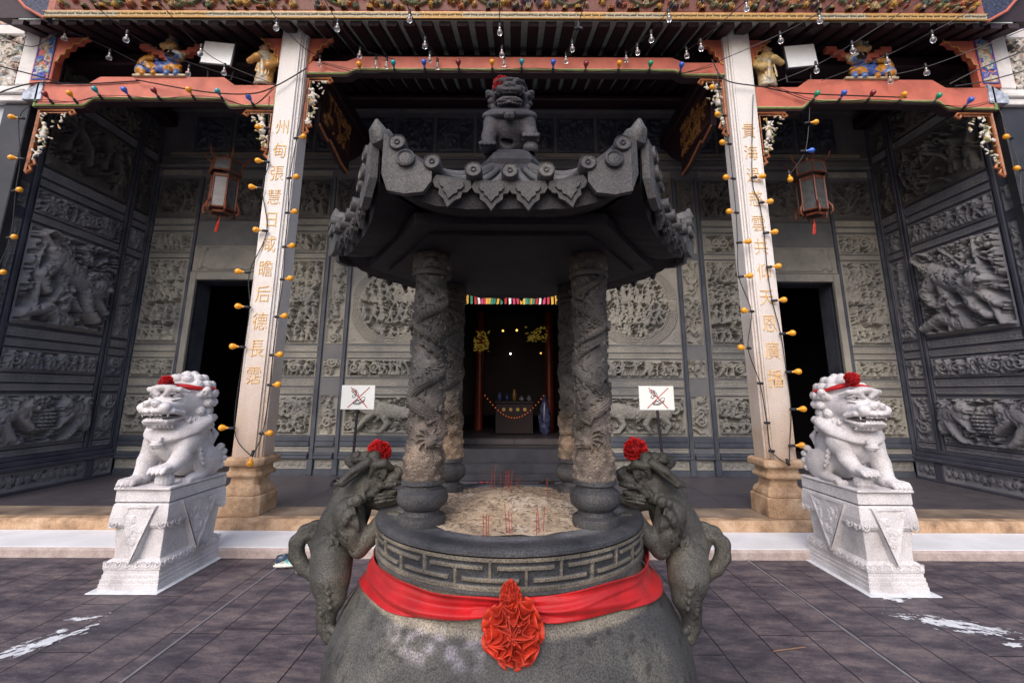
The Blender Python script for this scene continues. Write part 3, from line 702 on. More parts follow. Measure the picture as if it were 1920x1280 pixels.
for sg in (-1, 1):
    # columns of the wall from the middle outwards: (x inner, x outer, kinds for rows 1,3,5)
    colsp = [(1.12, 3.02, ('lion', 'ROUND', 'landscape')), (3.12, 3.44, ('strip', 'strip', 'strip')), (3.56, 4.62, ('figures', 'figures', 'figures')), (6.12, 6.88, ('figures', 'figures', 'landscape'))]
    for a, b, kinds in colsp:
        x0, x1 = (a, b) if sg > 0 else (-b, -a); w = x1-x0
        for ri, (z0, z1, k) in enumerate(ROWS):
            seed += 1; kk = k or kinds[(ri-1)//2]
            if kinds[0] == 'strip' and k == 'frieze': kk = 'strip'
            if kk == 'ROUND':
                cx = 2.24*sg; cz = 3.17; z0, z1 = 2.45, 4.04
                f = HF(w, z1-z0, .0115, -.09); fill_scene(f, .06, 'figures', seed); f.r = random.Random(seed)
                for q in range(30): f.leafclump(f.r.uniform(0, w), f.r.uniform(0, z1-z0), .07, .05, 7)
                X, Y = np.meshgrid(f.x+x0, f.y+z0); rr = np.hypot(X-cx, Y-cz)
                g = HF(w, z1-z0, .0115, .0)
                for q in range(4):
                    for dx, dz in ((-.80, -.62), (.72, -.62), (-.8, .7), (.72, .7)): g.r = f.r; g.leafclump(cx-x0+dx+f.r.uniform(-.1, .1), cz-z0+dz+f.r.uniform(-.1, .1), .07, .012, 4)
                ringh = .018+.012*np.sign(np.sin((rr-.62)*2*PI/.034))
                f.H = np.where(rr < .615, f.H, np.where(rr < .79, ringh, g.H)); f.H = np.where(np.abs(rr-.605) < .012, .035, f.H)
                f.finish(.03, .01, seed=3)
                V_, F_, C_ = f.mesh((x0, YB, z0), UX, UZ, NY); obj('relief_panel', V_, F_, 'wall_stone', wall); RECTS.append(((x0, YB, z0), UX, w, z1-z0)); continue
            T = .018 if kk == 'low' else (.045 if kk == 'strip' else .085)
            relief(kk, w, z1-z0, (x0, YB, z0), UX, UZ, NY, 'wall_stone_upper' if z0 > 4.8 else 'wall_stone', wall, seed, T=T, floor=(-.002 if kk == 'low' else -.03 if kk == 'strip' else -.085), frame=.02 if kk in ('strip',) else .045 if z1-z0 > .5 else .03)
        if w > .5:
            for z0, z1 in BANDS:
                fret_band(w, z1-z0, (x0, YB-.004, z0), UX, UZ, NY, 'wall_stone', wall, L=.17 if z1-z0 > .09 else .13)
    # relief piece above the side door
    x0, x1 = (4.66, 6.04) if sg > 0 else (-6.04, -4.66)
    relief('scroll', x1-x0, .50, (x0, YB, 3.80), UX, UZ, NY, 'wall_stone', wall, 900+sg, T=.05, frame=.03, floor=-.01)
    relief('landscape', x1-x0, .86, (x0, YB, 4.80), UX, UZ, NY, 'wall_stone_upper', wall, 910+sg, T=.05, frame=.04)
    fr = MB()
    fr.box(x0, x0+.115, YB-.05, YB+.02, ZP, 3.78, bev=.008).box(x1-.115, x1, YB-.05, YB+.02, ZP, 3.78, bev=.008).box(x0+.1155, x1-.1155, YB-.046, YB+.02, 3.63, 3.78, bev=.008)
    fr.build('door_frame', 'wall_stone', wall)
    # slate pilasters, plinths and ledges
    pl = MB()
    for x in (1.03, 3.045, 3.475, 4.635, 6.05, 6.90):
        wd = .06 if x != 1.03 else .075
        xa, xb = (x, x+wd) if sg > 0 else (-x-wd, -x); pl.box(xa, xb, YB-.035, YB+.004, .46, 5.7, bev=.006)
        pl.box(xa-.02, xb+.02, YB-.07, YB+.004, ZP, .459, bev=.008)
    for xa, xb in ((1.11, 3.03), (3.13, 3.46), (3.56, 4.62), (6.12, 6.89)):
        if sg < 0: xa, xb = -xb, -xa
        for z0, z1, d in ((.47, .52, .075), (.522, .57, .055), (.67, .75, .035), (.752, .84, .02)):
            pl.box(xa, xb, YB-d, YB+.004, z0, z1, bev=.008)
        pl.box(xa, xb, YB-.03, YB+.004, ZP, .295)
    pl.build('pilaster_and_plinth', 'slate', wall)
# ledge over everything, and frieze in dark slate that paints in the upper shade
lg = MB()
for z0, z1, d in ((5.86, 5.92, .12), (5.925, 6.05, .06), (6.055, 6.10, .10), (7.10, 7.16, .09)): lg.box(-6.9, 6.9, YB-d, YB+.003, z0, z1, bev=.01)
lg.build('cornice_ledge', 'facing', wall)
for i in range(-8, 8):
    k = 'strip' if i % 2 else 'landscape'
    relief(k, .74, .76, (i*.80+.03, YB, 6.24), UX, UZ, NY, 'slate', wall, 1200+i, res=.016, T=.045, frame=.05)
fret_band(13.6, .1, (-6.8, YB-.004, 6.12), UX, UZ, NY, 'wall_stone', wall, L=.2, res=.012)
relief('frieze', 1.7, .42, (-.88, YB, 3.95), UX, UZ, NY, 'wall_stone', wall, 1300, T=.05)
# centre door frame and raised threshold
fill_facing(wall, 'facing', 0, RECTS+[((a, YB, c), UX, b-a, d-c) for a, b, c, d in DOORS], -7.0, 7.0, ZP, 7.55, YB+.002)
RECTS.clear()
fr = MB()
for xa, xb in ((-1.09, -.972), (.912, 1.03)): fr.box(xa, xb, YB-.06, YB+.3, ZP, 3.66, bev=.01)
fr.box(-1.089, 1.029, YB-.056, YB+.3, 3.662, 3.85, bev=.01); fr.build('door_frame', 'slate', wall)
fr = MB()
fr.box(-.97, .91, 7.72, 7.98, ZP, .30, bev=.012).box(-.97, .91, 7.98, 8.24, ZP, .42, bev=.012).box(-.968, .908, 8.245, 8.42, ZP, .64, bev=.012).build('threshold_steps', 'black_granite', temple)

# side walls
for sg, side in ((-1, 'left'), (1, 'right')):
    X0 = 7.0*sg
    sw = MB().box(*sorted((X0+.13*sg, X0+.3*sg)), 5.86, YB+.44, ZP, 7.5).build('side_wall', 'slate_side', temple)
    O = (lambda y, z: (X0, y, z)); UY = (0, 1, 0); NX = (-sg, 0, 0)
    rows = [(.24, .50, 'low'), (.80, 1.56, None), (1.86, 2.18, 'frieze'), (2.52, 3.98, None), (4.15, 4.52, 'frieze'), (4.88, 5.95, None), (6.15, 6.7, 'frieze')]
    for a, b, kinds in ((6.22, 7.68, ('ball', 'tigerhero', 'landscape')), (7.84, 8.18, ('strip',)*3), (5.93, 6.10, ('strip',)*3)):
        for ri, (z0, z1, k) in enumerate(rows):
            seed += 1; kk = k or kinds[(ri-1)//2]
            if kinds[0] == 'strip' and k != 'low': kk = 'strip'
            T = .018 if kk == 'low' else (.05 if kk == 'strip' else .19 if kk == 'tigerhero' else .13 if kk == 'ball' else .085)
            xo = X0-sg*(.101 if kk == 'low' else 0)
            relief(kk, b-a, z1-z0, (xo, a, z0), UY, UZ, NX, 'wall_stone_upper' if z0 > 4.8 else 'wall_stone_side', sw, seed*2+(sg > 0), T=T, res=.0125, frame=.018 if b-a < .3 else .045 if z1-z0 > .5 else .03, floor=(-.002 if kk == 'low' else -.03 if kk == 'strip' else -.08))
        if b-a > .2:
            for z0, z1 in ((1.60, 1.69), (1.72, 1.83), (2.21, 2.31), (2.35, 2.47), (4.02, 4.12), (4.56, 4.66), (4.70, 4.84), (.70, .78), (5.98, 6.12)):
                fret_band(b-a, z1-z0, (X0-sg*.004, a, z0), UY, UZ, NX, 'wall_stone_side', sw, L=.17)
    fill_facing(sw, 'slate_side', 1, RECTS, 5.88, YB+.1, ZP, 7.2, X0+sg*.002); RECTS.clear()
    pl = MB()
    def bx(d, y0, y1, z0, z1):
        xa, xb = (X0-d, X0+.003) if sg > 0 else (X0-.003, X0+d); pl.box(xa, xb, y0, y1, z0, z1, bev=.008)
    for y in (6.12, 7.70, 7.78, 8.19): bx(.035, y, y+.055, .52, 7.1)
    for z0, z1, d in ((ZP, .235, .13), (.505, .56, .15), (.563, .63, .10), (.633, .69, .06)): bx(d, 5.9, 8.2, z0, z1)
    for y0, y1 in ((6.105, 6.2), (7.69, 7.83), (8.185, 8.24)): bx(.12, y0, y1, .236, .504)
    bx(.098, 5.93, 8.2, .2365, .5035)
    pl.build('pilaster_and_plinth', 'slate_side', sw)
    # black granite end pier and the outer plastered wing with its framed ceramic niche
    e = MB()
    xa, xb = sorted((6.90*sg, 7.27*sg)); e.box(xa, xb, 5.80, 5.92, ZP, 5.60, bev=.01).build('end_pier', 'black_granite', temple)
    xa, xb = sorted((7.275*sg, 9.6*sg))
    wg = MB().box(xa, xb, 5.86, 6.3, ZP, 7.9).build('wing_wall', 'grey_plaster', temple)
    fr = MB(); Z1 = 5.58
    xc, xd = sorted((6.93*sg, 9.6*sg))
    fr.box(xc, xd, 5.74, 5.855, Z1+.02, 5.70, bev=.01).box(xc, xd, 5.70, 5.855, 5.703, 5.77, bev=.01).box(xc, xd, 5.76, 5.855, 5.773, 5.86, bev=.01)
    fr.build('moulded_ledge', 'white_plaster', wg)
    fr = MB()
    for p, q in ((6.93, 7.17), (8.05, 8.3)):
        a, b = sorted((p*sg, q*sg)); fr.box(a, b, 5.76, 5.90, 5.863, 6.88, bev=.02)
    a, b = sorted((7.172*sg, 8.048*sg)); fr.box(a, b, 5.765, 5.90, 6.70, 6.88, bev=.02)
    a, b = sorted((6.93*sg, 9.0*sg)); fr.box(a, b, 5.74, 5.90, 7.03, 7.12, bev=.02)
    a, b = sorted((8.32*sg, 9.6*sg)); fr.box(a, b, 5.80, 5.90, 5.863, 7.02, bev=.02)
    fr.build('niche_frame', 'white_plaster', wg)
    # coloured ceramic scene in the niche
    def painted(w, h, O, U, V, Nn, base, palette, T, kind, sd, name, parent, res=.012, frame=0.0, floor=-.02, mat='coloured'):
        f = HF(w, h, res, floor); f.base = base; f.C[:] = base; rr = random.Random(sd); f.r = rr
        n = int(w*h*260)+8
        for i in range(n):
            f.cur = rr.choice(palette); x, y = rr.uniform(0, w), rr.uniform(0, h); t = rr.random(); s_ = rr.uniform(.5, 1)*kind
            if t < .45: f.ell(x, y, s_, s_*.45, T*rr.uniform(.6, 1), rr.uniform(0, 3.1))
            elif t < .7: f.curlst(x, y, s_, T*rr.uniform(.7, 1), rr.choice((-1, 1)), rr.uniform(0, 6), n=9)
            else:
                a = rr.uniform(0, 6.3); f.stroke([(x, y), (x+s_*math.cos(a), y+s_*math.sin(a)), (x+s_*1.6*math.cos(a+.7), y+s_*1.6*math.sin(a+.7))], s_*.16, T*rr.uniform(.7, 1.1))
        f.cur = None; f.finish(frame, .006, rough=.001, seed=sd % 40)
        V_, F_, C_ = f.mesh(O, U, V, Nn); return obj(name, V_, F_, mat, parent, col=C_)
    a, b = sorted((7.172*sg, 8.048*sg))
    PAL = [(.62, .60, .55), (.60, .56, .48), (.20, .24, .16), (.42, .32, .26), (.66, .64, .6), (.30, .36, .40), (.10, .09, .08), (.66, .64, .6)]
    painted(b-a, .835, (a, 5.855, 5.863), UX, UZ, NY, (.04, .03, .035), PAL, .10, .13, 60+sg, 'ceramic_relief', wg)
    BLUE = [(.55, .42, .28), (.60, .55, .45), (.20, .38, .42), (.06, .10, .45), (.5, .3, .15)]
    painted(b-a+.2, .145, (a-.1, 5.79, 6.882), UX, UZ, NY, (.05, .08, .42), BLUE, .012, .06, 70+sg, 'blue_tile_frieze', wg)
    # blue painted board in its maroon edge between pier and eaves
    a, b = sorted((6.66*sg, 6.90*sg))
    MB().box(a-.03, b+.03, 5.74, 5.86, 5.87, 6.98, bev=.01).build('board_edge', 'paint_red', wg)
    painted(b-a, .98, (a, 5.735, 5.93), UX, UZ, NY, (.04, .07, .40), BLUE, .014, .09, 80+sg, 'blue_painted_board', wg, frame=.02)
    pn = MB().prism([((6.93*sg), 5.6), ((6.93*sg), 5.72), ((6.68*sg), 5.9), ((6.66*sg), 5.6)], 5.70, 5.74); 
    pn.build('painted_corner_block', plain('faded_blue_white_paint', (.42, .48, .58), .6, var=.4, scale=18), wg)
# ------------------------------------------------------------------ ground, kerb, platform
def sheet(name, x0, x1, y0, y1, z, mat, kind='structure'):
    o = obj(name, [(x0, y0, z), (x1, y0, z), (x1, y1, z), (x0, y1, z)], [(0, 1, 2, 3)], mat, origin=(0, 0, z)); o['kind'] = kind; return o
sheet('ground', -60, 60, -60, 90, -.012, 'plaza')
sheet('plaza_paving', -14, 14, -6, 4.86, 0.0, 'plaza')
kb = MB(); kb.box(-14, 14, 4.865, 5.47, -.05, .085, bev=.02); o = kb.build('kerb_step', 'kerb_front', origin=(0, 5, 0)); o['kind'] = 'structure'
o = MB().box(-14, 14, 4.885, 5.44, .085, .092, bev=.003).build('painted_step_top', 'kerb_top', origin=(0, 5, .09)); o['kind'] = 'structure'
pf = MB(); pf.box(-14, 14, 5.445, 5.60, 0, .195, bev=.02)
for x in [i*1.37-13.2 for i in range(20)]: pass
o = pf.build('platform_edge', 'warm_stone', origin=(0, 5.5, 0)); o['kind'] = 'structure'
o = MB().box(-14, 14, 5.46, 5.62, .155, .203, bev=.018).build('platform_nosing', 'warm_stone', origin=(0, 5.5, 0)); o['kind'] = 'structure'
sheet('platform_floor', -14, 14, 5.60, 16, .2, 'platform')
M['edge_slab'] = stone('worn_brown_slate', (.11, .085, .07), (.24, .185, .14), 2.2, 0.55, 0.15, 90, 0.3, 40, c3=(.34, .27, .20))
sheet('platform_edge_slabs', -14, 14, 5.60, 6.02, .2045, 'edge_slab')
def strip(px0, px1):
    mb = MB(); mb.box(px0, px1, -4, 4.86, -.01, .006); o = mb.build('paving_strip', plain('aluminium_joint_strip', (.30, .30, .34), .4, metallic=.5), origin=(px0, 0, 0)); o['kind'] = 'structure'
strip(-2.20, -2.183); strip(2.275, 2.292)
# ------------------------------------------------------------------ roof underside, purlins, eave board
def roofz(Y): return 6.45+.33*(Y-5.0)
rf = MB(); rf.prism([(5.38, roofz(5.38)+.05), (9.2, roofz(9.2)+.05), (9.2, roofz(9.2)+.3), (5.38, roofz(5.38)+.5)], -7.2, 7.2, 'YZ').build('roof', 'lacquer', temple)
rfo = [o for o in temple.children if o.name.startswith('roof')][0]
MB().prism([(5.385, roofz(5.385)+.0285), (8.6, roofz(8.6)+.0285), (8.6, roofz(8.6)+.045), (5.385, roofz(5.385)+.045)], -6.85, 6.85, 'YZ').build('soffit_boards', 'rafter_panel', rfo)
for i in range(-28, 29):
    x = i*.245
    MB().prism([(5.39, roofz(5.39)-.05), (8.245, roofz(8.245)-.09), (8.245, roofz(8.245)+.028), (5.39, roofz(5.39)+.028)], x-.075, x+.075, 'YZ').build('rafter', 'lacquer', rfo)
for y0, y1, z0, z1 in ((6.14, 6.46, 6.52, 6.72), (7.9, 8.24, 7.18, 7.30)):
    MB().box(-6.95, 6.95, y0, y1, z0, z1, bev=.03).build('purlin', 'lacquer', temple)
# transverse timbers that close the side bays above the side walls
for sg in (-1, 1):
    xa, xb = sorted((6.75*sg, 7.0*sg)); MB().box(xa, xb, 5.93, 8.24, 6.75, 6.98, bev=.02).build('tie_beam', 'lacquer', temple)
    xa, xb = sorted((2.86*sg, 3.10*sg)); MB().box(xa, xb, 6.12, 8.24, 6.30, 6.56, bev=.02).build('tie_beam', 'lacquer', temple)
# eave board: red timber with gilt and green carving in high relief, gold fret along its foot
eb = MB().box(-5.95, 5.95, 4.93, 5.02, 6.30, 6.92, bev=.01).build('eave_board', plain('red_brown_timber', (.34, .10, .06), .55, var=.2), temple)
FL = [(.50, .28, .05), (.08, .12, .05), (.04, .08, .06), (.52, .34, .10), (.34, .07, .03), (.34, .28, .15), (.30, .12, .03), (.06, .05, .08)]
def floral(w, h, O, U, V, Nn, base, palette, T, s0, sd, name, parent, dens=260, res=.008, vine=(.10, .14, .06)):
    f = HF(w, h, res, 0.0); f.base = base; f.C[:] = base; rr = f.r = random.Random(sd)
    x = 0
    while x < w:   # a running vine
        y = h*.5; P = [(x+i*.05, h*(.5+.36*math.sin((x+i*.05)*6.5))) for i in range(8)]; f.stroke(P, .012, T*.6, vine); x += .34
    for i in range(int(w*h*dens)):
        c = rr.choice(palette); x, y = rr.uniform(0, w), rr.uniform(0, h); s_ = rr.uniform(.5, 1)*s0; t = rr.random()
        if t < .40:   # flower
            for q in range(5): a = q*2*PI/5; f.ell(x+math.cos(a)*s_*.5, y+math.sin(a)*s_*.5, s_*.42, s_*.3, T*.9, a, col=c)
            f.dome(x, y, s_*.28, T*1.1, (.55, .34, .08))
        elif t < .8:
            a = rr.uniform(0, 6.3); 
            for q in (-.6, 0, .6): f.ell(x+math.cos(a+q)*s_*.6, y+math.sin(a+q)*s_*.6, s_*.6, s_*.2, T*.75, a+q, col=c)
        else: f.curlst(x, y, s_, T*.7, rr.choice((-1, 1)), rr.uniform(0, 6), n=9, col=c)
    f.finish(0, rough=.001)
    V_, F_, C_ = f.mesh(O, U, V, Nn); return obj(name, V_, F_, 'coloured', parent, col=C_)
floral(11.7, .44, (-5.85, 4.925, 6.335), UX, UZ, NY, (.16, .045, .028), FL, .075, .055, 5, 'floral_carving', eb, dens=150)
f = HF(11.86, .072, .008, 0); on = tee_fret(f, .19, .014, .01); gg = vnoise2(np.meshgrid(f.x, f.y)[0]*1.6, np.meshgrid(f.x, f.y)[1]*0, 3)[..., None]; f.H = np.where(on, .012, .0); f.C = np.where(on[..., None], np.where(gg > .5, (.50, .32, .10), (.42, .38, .26)), (.035, .02, .02))
V_, F_, C_ = f.mesh((-5.93, 4.915, 6.215), UX, UZ, NY); obj('gilt_fret', V_, F_, 'coloured', eb, col=C_)
MB().box(-5.96, 5.96, 4.905, 4.925, 6.207, 6.214).box(-5.96, 5.96, 4.905, 4.93, 6.289, 6.295).build('gilt_bead', 'gold', eb)
# hipped end of the eaves beside each wing: blue patterned gable end
for sg in (-1, 1):
    pts = [(5.97*sg, 6.22), (6.25*sg, 6.38), (6.55*sg, 6.70), (6.70*sg, 7.2), (5.97*sg, 7.2)]
    MB().prism(pts, 4.96, 5.04).build('eave_end_board', plain('dark_blue_patterned_paint', (.02, .03, .07), .6, var=.9, scale=26), temple)
    MB().tube([(p[0], 4.95, p[1]) for p in pts[:4]], .018, 6).build('eave_end_edge', 'paint_red', temple)

def eave_shift(o, k=1.07):
    for c in list(o.children): eave_shift(c, k)
    if o.data: 
        w0 = np.array(wloc(o)); n = len(o.data.vertices); V = np.empty(n*3, dtype=np.float32); o.data.vertices.foreach_get('co', V)
        V = (V.reshape(-1, 3)+w0-np.array([0, 0, EYE]))*k+np.array([0, 0, EYE])-w0; o.data.vertices.foreach_set('co', V.astype(np.float32).ravel()); o.data.update()
for o in list(temple.children):
    if o.name.startswith('eave_'): eave_shift(o)
# ------------------------------------------------------------------ granite columns with the gilded couplet
def text_mesh(ch, size, ext=.005, bold=-.003):
    cu = bpy.data.curves.new('glyph', 'FONT'); cu.body = ch; cu.size = size; cu.extrude = ext; cu.offset = bold; cu.align_x = 'CENTER'; cu.align_y = 'CENTER'; cu.resolution_u = 3
    o = bpy.data.objects.new('glyph', cu); COL.objects.link(o)
    dg = bpy.context.evaluated_depsgraph_get(); me = bpy.data.meshes.new_from_object(o.evaluated_get(dg)); bpy.data.objects.remove(o); bpy.data.curves.remove(cu)
    n = len(me.vertices); V = np.empty(n*3, dtype=np.float32); me.vertices.foreach_get('co', V); V = V.reshape(-1, 3); F = [tuple(p.vertices) for p in me.polygons]
    bpy.data.meshes.remove(me)
    if n: V = V-np.array([(V[:, 0].max()+V[:, 0].min())/2, (V[:, 1].max()+V[:, 1].min())/2, 0])
    return V, F
YC = 5.6
cols = []
for sg in (-1, 1):
    cx = 3.168*sg; cy = YC+.188; hw = .188
    top = 6.80
    c = MB()
    # shaft with a stepped moulding along each corner (real arrises)
    k = .070; q = .0235
    prof = [(-hw+k, -hw), (hw-k, -hw), (hw-k, -hw+q), (hw-k+q, -hw+q), (hw-k+q, -hw+2*q), (hw-q*.5, -hw+2*q), (hw-q*.5, -hw+k), (hw, -hw+k)]
    ring_ = []
    for r_ in range(4):
        a = r_*PI/2
        for x, y in prof[1:]: ring_.append((cx+x*math.cos(a)-y*math.sin(a), cy+x*math.sin(a)+y*math.cos(a)))
    c.prism(ring_, .84, top, 'XY'); col = c.build('granite_column', 'column', temple)
    b = MB()
    for seg in ([(.248, .205), (.248, .40), (.244, .42)], [(.222, .421), (.222, .455), (.205, .50), (.168, .53), (.160, .60), (.17, .62)], [(.208, .621), (.218, .645), (.208, .675), (.188, .68), (.185, .735), (.20, .745)], [(.236, .746), (.246, .77), (.246, .815), (.225, .838)]):
        b.ring(seg, cx, cy, ch=.22)
    b.build('column_base', 'warm_stone', col, bevel=.008)
    chars = '州甸張慧日咸瞻后德長霑' if sg < 0 else '貴海過慈雲共仰天恩廣播'
    ys = [(238, 282, 325, 369, 412, 457, 503, 551, 602, 653, 704), (245, 286, 328, 372, 419, 462, 509, 558, 606, 656, 709)][sg > 0]
    for i, (chh, y) in enumerate(zip(chars, ys)):
        z = atY(530 if sg < 0 else 1390, y, YC)[2]
        V_, F_ = text_mesh(chh, .215)
        W = np.stack([V_[:, 0]*.92+cx-sg*.0, -V_[:, 2]+YC-.004, V_[:, 1]*1.1+z], 1)
        obj('gilded_character', W, F_, 'gilt_text', col)
    cols.append(col)
# scalloped cloud brackets at the top of columns
def bracket_cloud(x0, dx, z, y, name='cloud_bracket'):
    P = [(0, 0), (.0, -.42), (.07, -.40), (.10, -.30), (.17, -.29), (.18, -.20), (.27, -.19), (.29, -.11), (.40, -.11), (.44, -.04), (.52, -.03), (.53, 0)]
    return MB().prism([(x0+a*dx, z+b) for a, b in P], y, y+.07).build(name, 'paint_red', temple, bevel=.012), [(x0+a*dx, y-.008, z+b) for a, b in P[1:]]
for x0, dx in ((-3.36, -.62), (-2.98, .62), (2.98, -.62), (3.36, .62), (-6.62, .8), (6.62, -.8)):
    o, P = bracket_cloud(x0, dx, 6.62, 5.72)
    MB().tube(P, .009, 5).build('gilt_edge', 'gold', o)

# ------------------------------------------------------------------ painted beams
def step_beam(xs, zb, zt, y0=5.70, y1=5.86):
    n = len(xs); return [(x, z) for x, z in zip(xs, zb)]+[(x, z) for x, z in zip(reversed(xs), reversed(zt))]
def beam(xs, zb, zt, name='painted_beam'):
    bo = MB().prism(step_beam(xs, zb, zt), 5.72, 5.86).build(name, 'paint_red', temple, bevel=.006)
    # moulded green and cream edging along the lower edge
    e = MB()
    for off, r_ in ((.012, .013),): e.tube([(x, 5.715, z+off) for x, z in zip(xs, zb)], r_, 6)
    e.build('green_edging', 'paint_green', bo)
    e2 = MB().tube([(x, 5.713, z+.032) for x, z in zip(xs, zb)], .005, 6); e2.build('cream_edging', plain('cream_paint', (.6, .58, .35), .5), bo)
    MB().prism([(x, z) for x, z in zip(xs, zb)]+[(x, z-.02) for x, z in zip(reversed(xs), reversed(zb))], 5.73, 5.86).build('beam_soffit', 'lacquer', bo)
    return bo
def sm(a, b, n=5): return [a+(b-a)*i/n for i in range(n+1)]
def steps(x0, x1, za, zb_):
    """S-shaped step between two levels"""
    return [(x0+(x1-x0)*t, za+(zb_-za)*(3*t*t-2*t**3)) for t in [i/6 for i in range(7)]]
def mk(xl, xr, s1, s2, lo, mid, tlo, tmid, mirror=False):
    B = [(xl, lo)]+steps(s1, s1+.17, lo, mid)+steps(s2-.17, s2, mid, lo)+[(xr, lo)]
    T = [(xl, tlo), (s1-.02, tlo)]+[(s1+.2, tmid)]*5+[(s1+.21, tmid)]+[(s2-.21, tmid)]+[(s2-.2, tmid)]*5+[(s2+.02, tlo), (xr, tlo)]
    xs = [b[0] for b in B]; zb = [b[1] for b in B]
    def tz(x):
        if x <= s1: return tlo
        if x >= s2: return tlo
        if x < s1+.17: return tlo+(tmid-tlo)*(x-s1)/.17
        if x > s2-.17: return tlo+(tmid-tlo)*(s2-x)/.17
        return tmid
    return xs, zb, [tz(x) for x in xs]
beams = {}
xs, zb, zt = mk(-2.985, 2.985, -2.42, 2.42, 6.02, 6.09, 6.24, 6.32); beams['c'] = beam(xs, zb, zt)
xs, zb, zt = mk(-6.76, -3.35, -6.08, -3.98, 5.50, 5.61, 5.85, 5.975); beams['l'] = beam(xs, zb, zt)
xs, zb, zt = mk(3.35, 6.76, 4.0, 6.1, 5.50, 5.61, 5.85, 5.975); beams['r'] = beam(xs, zb, zt)
for x in (-3.37, -6.74, 3.37, 6.74): MB().box(x-.018, x+.018, 5.70, 5.87, 5.49, 5.87, bev=.005).build('green_end_trim', 'paint_green', beams['l'] if x < 0 else beams['r'])

# carved and gilded corner brackets under the beams
def corner_bracket(x, d, zt, hgt, wd, sd, host):
    """x: the upright edge, d: direction it reaches out"""
    rr = random.Random(sd); y = 5.74
    fr = MB()
    fr.tube([(x+d*.02, y, zt-hgt), (x+d*.02, y, zt-.02), (x+d*wd, y, zt-.02), (x+d*(wd+.03), y, zt-.06), (x+d*(wd-.02), y, zt-.09), (x+d*wd*.9, y, zt-.05)], .02, 6)
    fr.tube([(x+d*.055, y-.01, zt-hgt+.12), (x+d*.055, y-.01, zt-.065), (x+d*(wd-.07), y-.01, zt-.065)], .010, 5)
    fr.tube([(x+d*.03, y, zt-hgt-.02), (x+d*.09, y, zt-hgt+.03), (x+d*.06, y, zt-hgt+.09), (x+d*.13, y, zt-hgt+.11), (x+d*.10, y, zt-hgt+.18)], .022, 6)
    fr.box(min(x, x+d*.03), max(x, x+d*.03), y+.005, y+.06, zt-hgt, zt)
    o = fr.build('carved_bracket', 'orange_wood', host, smooth=True)
    s = SDF((min(x, x+d*(wd+.06)), y-.08, zt-hgt), (max(x, x+d*(wd+.06)), y+.05, zt), .009)
    n = 46
    for i in range(n):
        t = rr.random(); zz = zt-.08-t*(hgt-.22); span = (wd-.06)*(1-t)**.7*.9+.06; xx = x+d*(.07+rr.random()*max(span-.07, .02))
        if rr.random() < .5: s.ell((xx, y-rr.uniform(0, .03), zz), (rr.uniform(.014, .03), .016, rr.uniform(.012, .026)), .004, rot=(0, rr.uniform(0, 3), 0))
        else:
            a = rr.uniform(0, 6.3); s.cone((xx, y, zz), (xx+.05*math.cos(a), y-.02, zz+.05*math.sin(a)), .014, .008, .004)
    # little standing figure
    fx, fz = x+d*wd*.36, zt-hgt*.34
    s.cone((fx, y-.02, fz-.11), (fx, y-.03, fz+.02), .04, .028, .01); s.ell((fx, y-.045, fz+.065), (.026, .026, .032), .004)
    s.cone((fx, y-.03, fz+.02), (fx+d*.07, y-.05, fz-.02), .015, .012, .006); s.cone((fx, y-.03, fz+.02), (fx-d*.05, y-.05, fz-.04), .015, .012, .006)
    V_, F_ = s.mesh(); P = np.array(V_); nz = vnoise3(P*28, sd); C_ = np.where(nz[:, None] > .40, np.array([.70, .68, .62]), np.where(nz[:, None] > .3, np.array([.62, .36, .08]), np.array([.15, .2, .1])))
    obj('figure_carving', V_, F_, 'coloured', o, smooth=True, col=C_)
corner_bracket(-6.70, 1, 5.47, .95, .50, 1, temple); corner_bracket(-3.36, -1, 5.47, .72, .42, 2, temple)
corner_bracket(3.36, 1, 5.47, .80, .42, 3, temple); corner_bracket(6.70, -1, 5.47, .95, .50, 4, temple)
corner_bracket(-2.975, 1, 5.99, .88, .34, 5, temple); corner_bracket(2.975, -1, 5.99, .88, .34, 6, temple)

# carved longitudinal boards behind the columns, gilt lower edge
for sg in (-1, 1):
    X = 2.92*sg
    pts = [(6.12, 6.3), (6.12, 5.50), (6.45, 5.42), (6.52, 5.48), (7.02, 5.35), (7.36, 5.33), (7.36, 5.55), (7.8, 5.9), (8.2, 6.3)]
    xa, xb = sorted((X, X+.08*sg)); o = MB().prism(pts, xa, xb, 'YZ').build('carved_side_board', 'lacquer', temple)
    f = HF(1.15, .62, .014, .0); fill_scene(f, .035, 'vines', 77+sg); f.C[:] = (.10, .035, .02); f.C[f.H > .02] = (.40, .20, .05); f.finish(.03, .01); f.C[:, :] = np.where((f.H > .022)[..., None], (.42, .2, .05), (.08, .03, .02))
    V_, F_, C_ = f.mesh((X, 6.15, 5.58), (0, 1, 0), UZ, (-sg, 0, 0)); obj('board_carving', V_, F_, 'coloured', o, col=C_)
    MB().tube([(X-sg*.005, p[0], p[1]) for p in pts[1:6]], .018, 6).build('gilt_lower_edge', 'orange_wood', o)

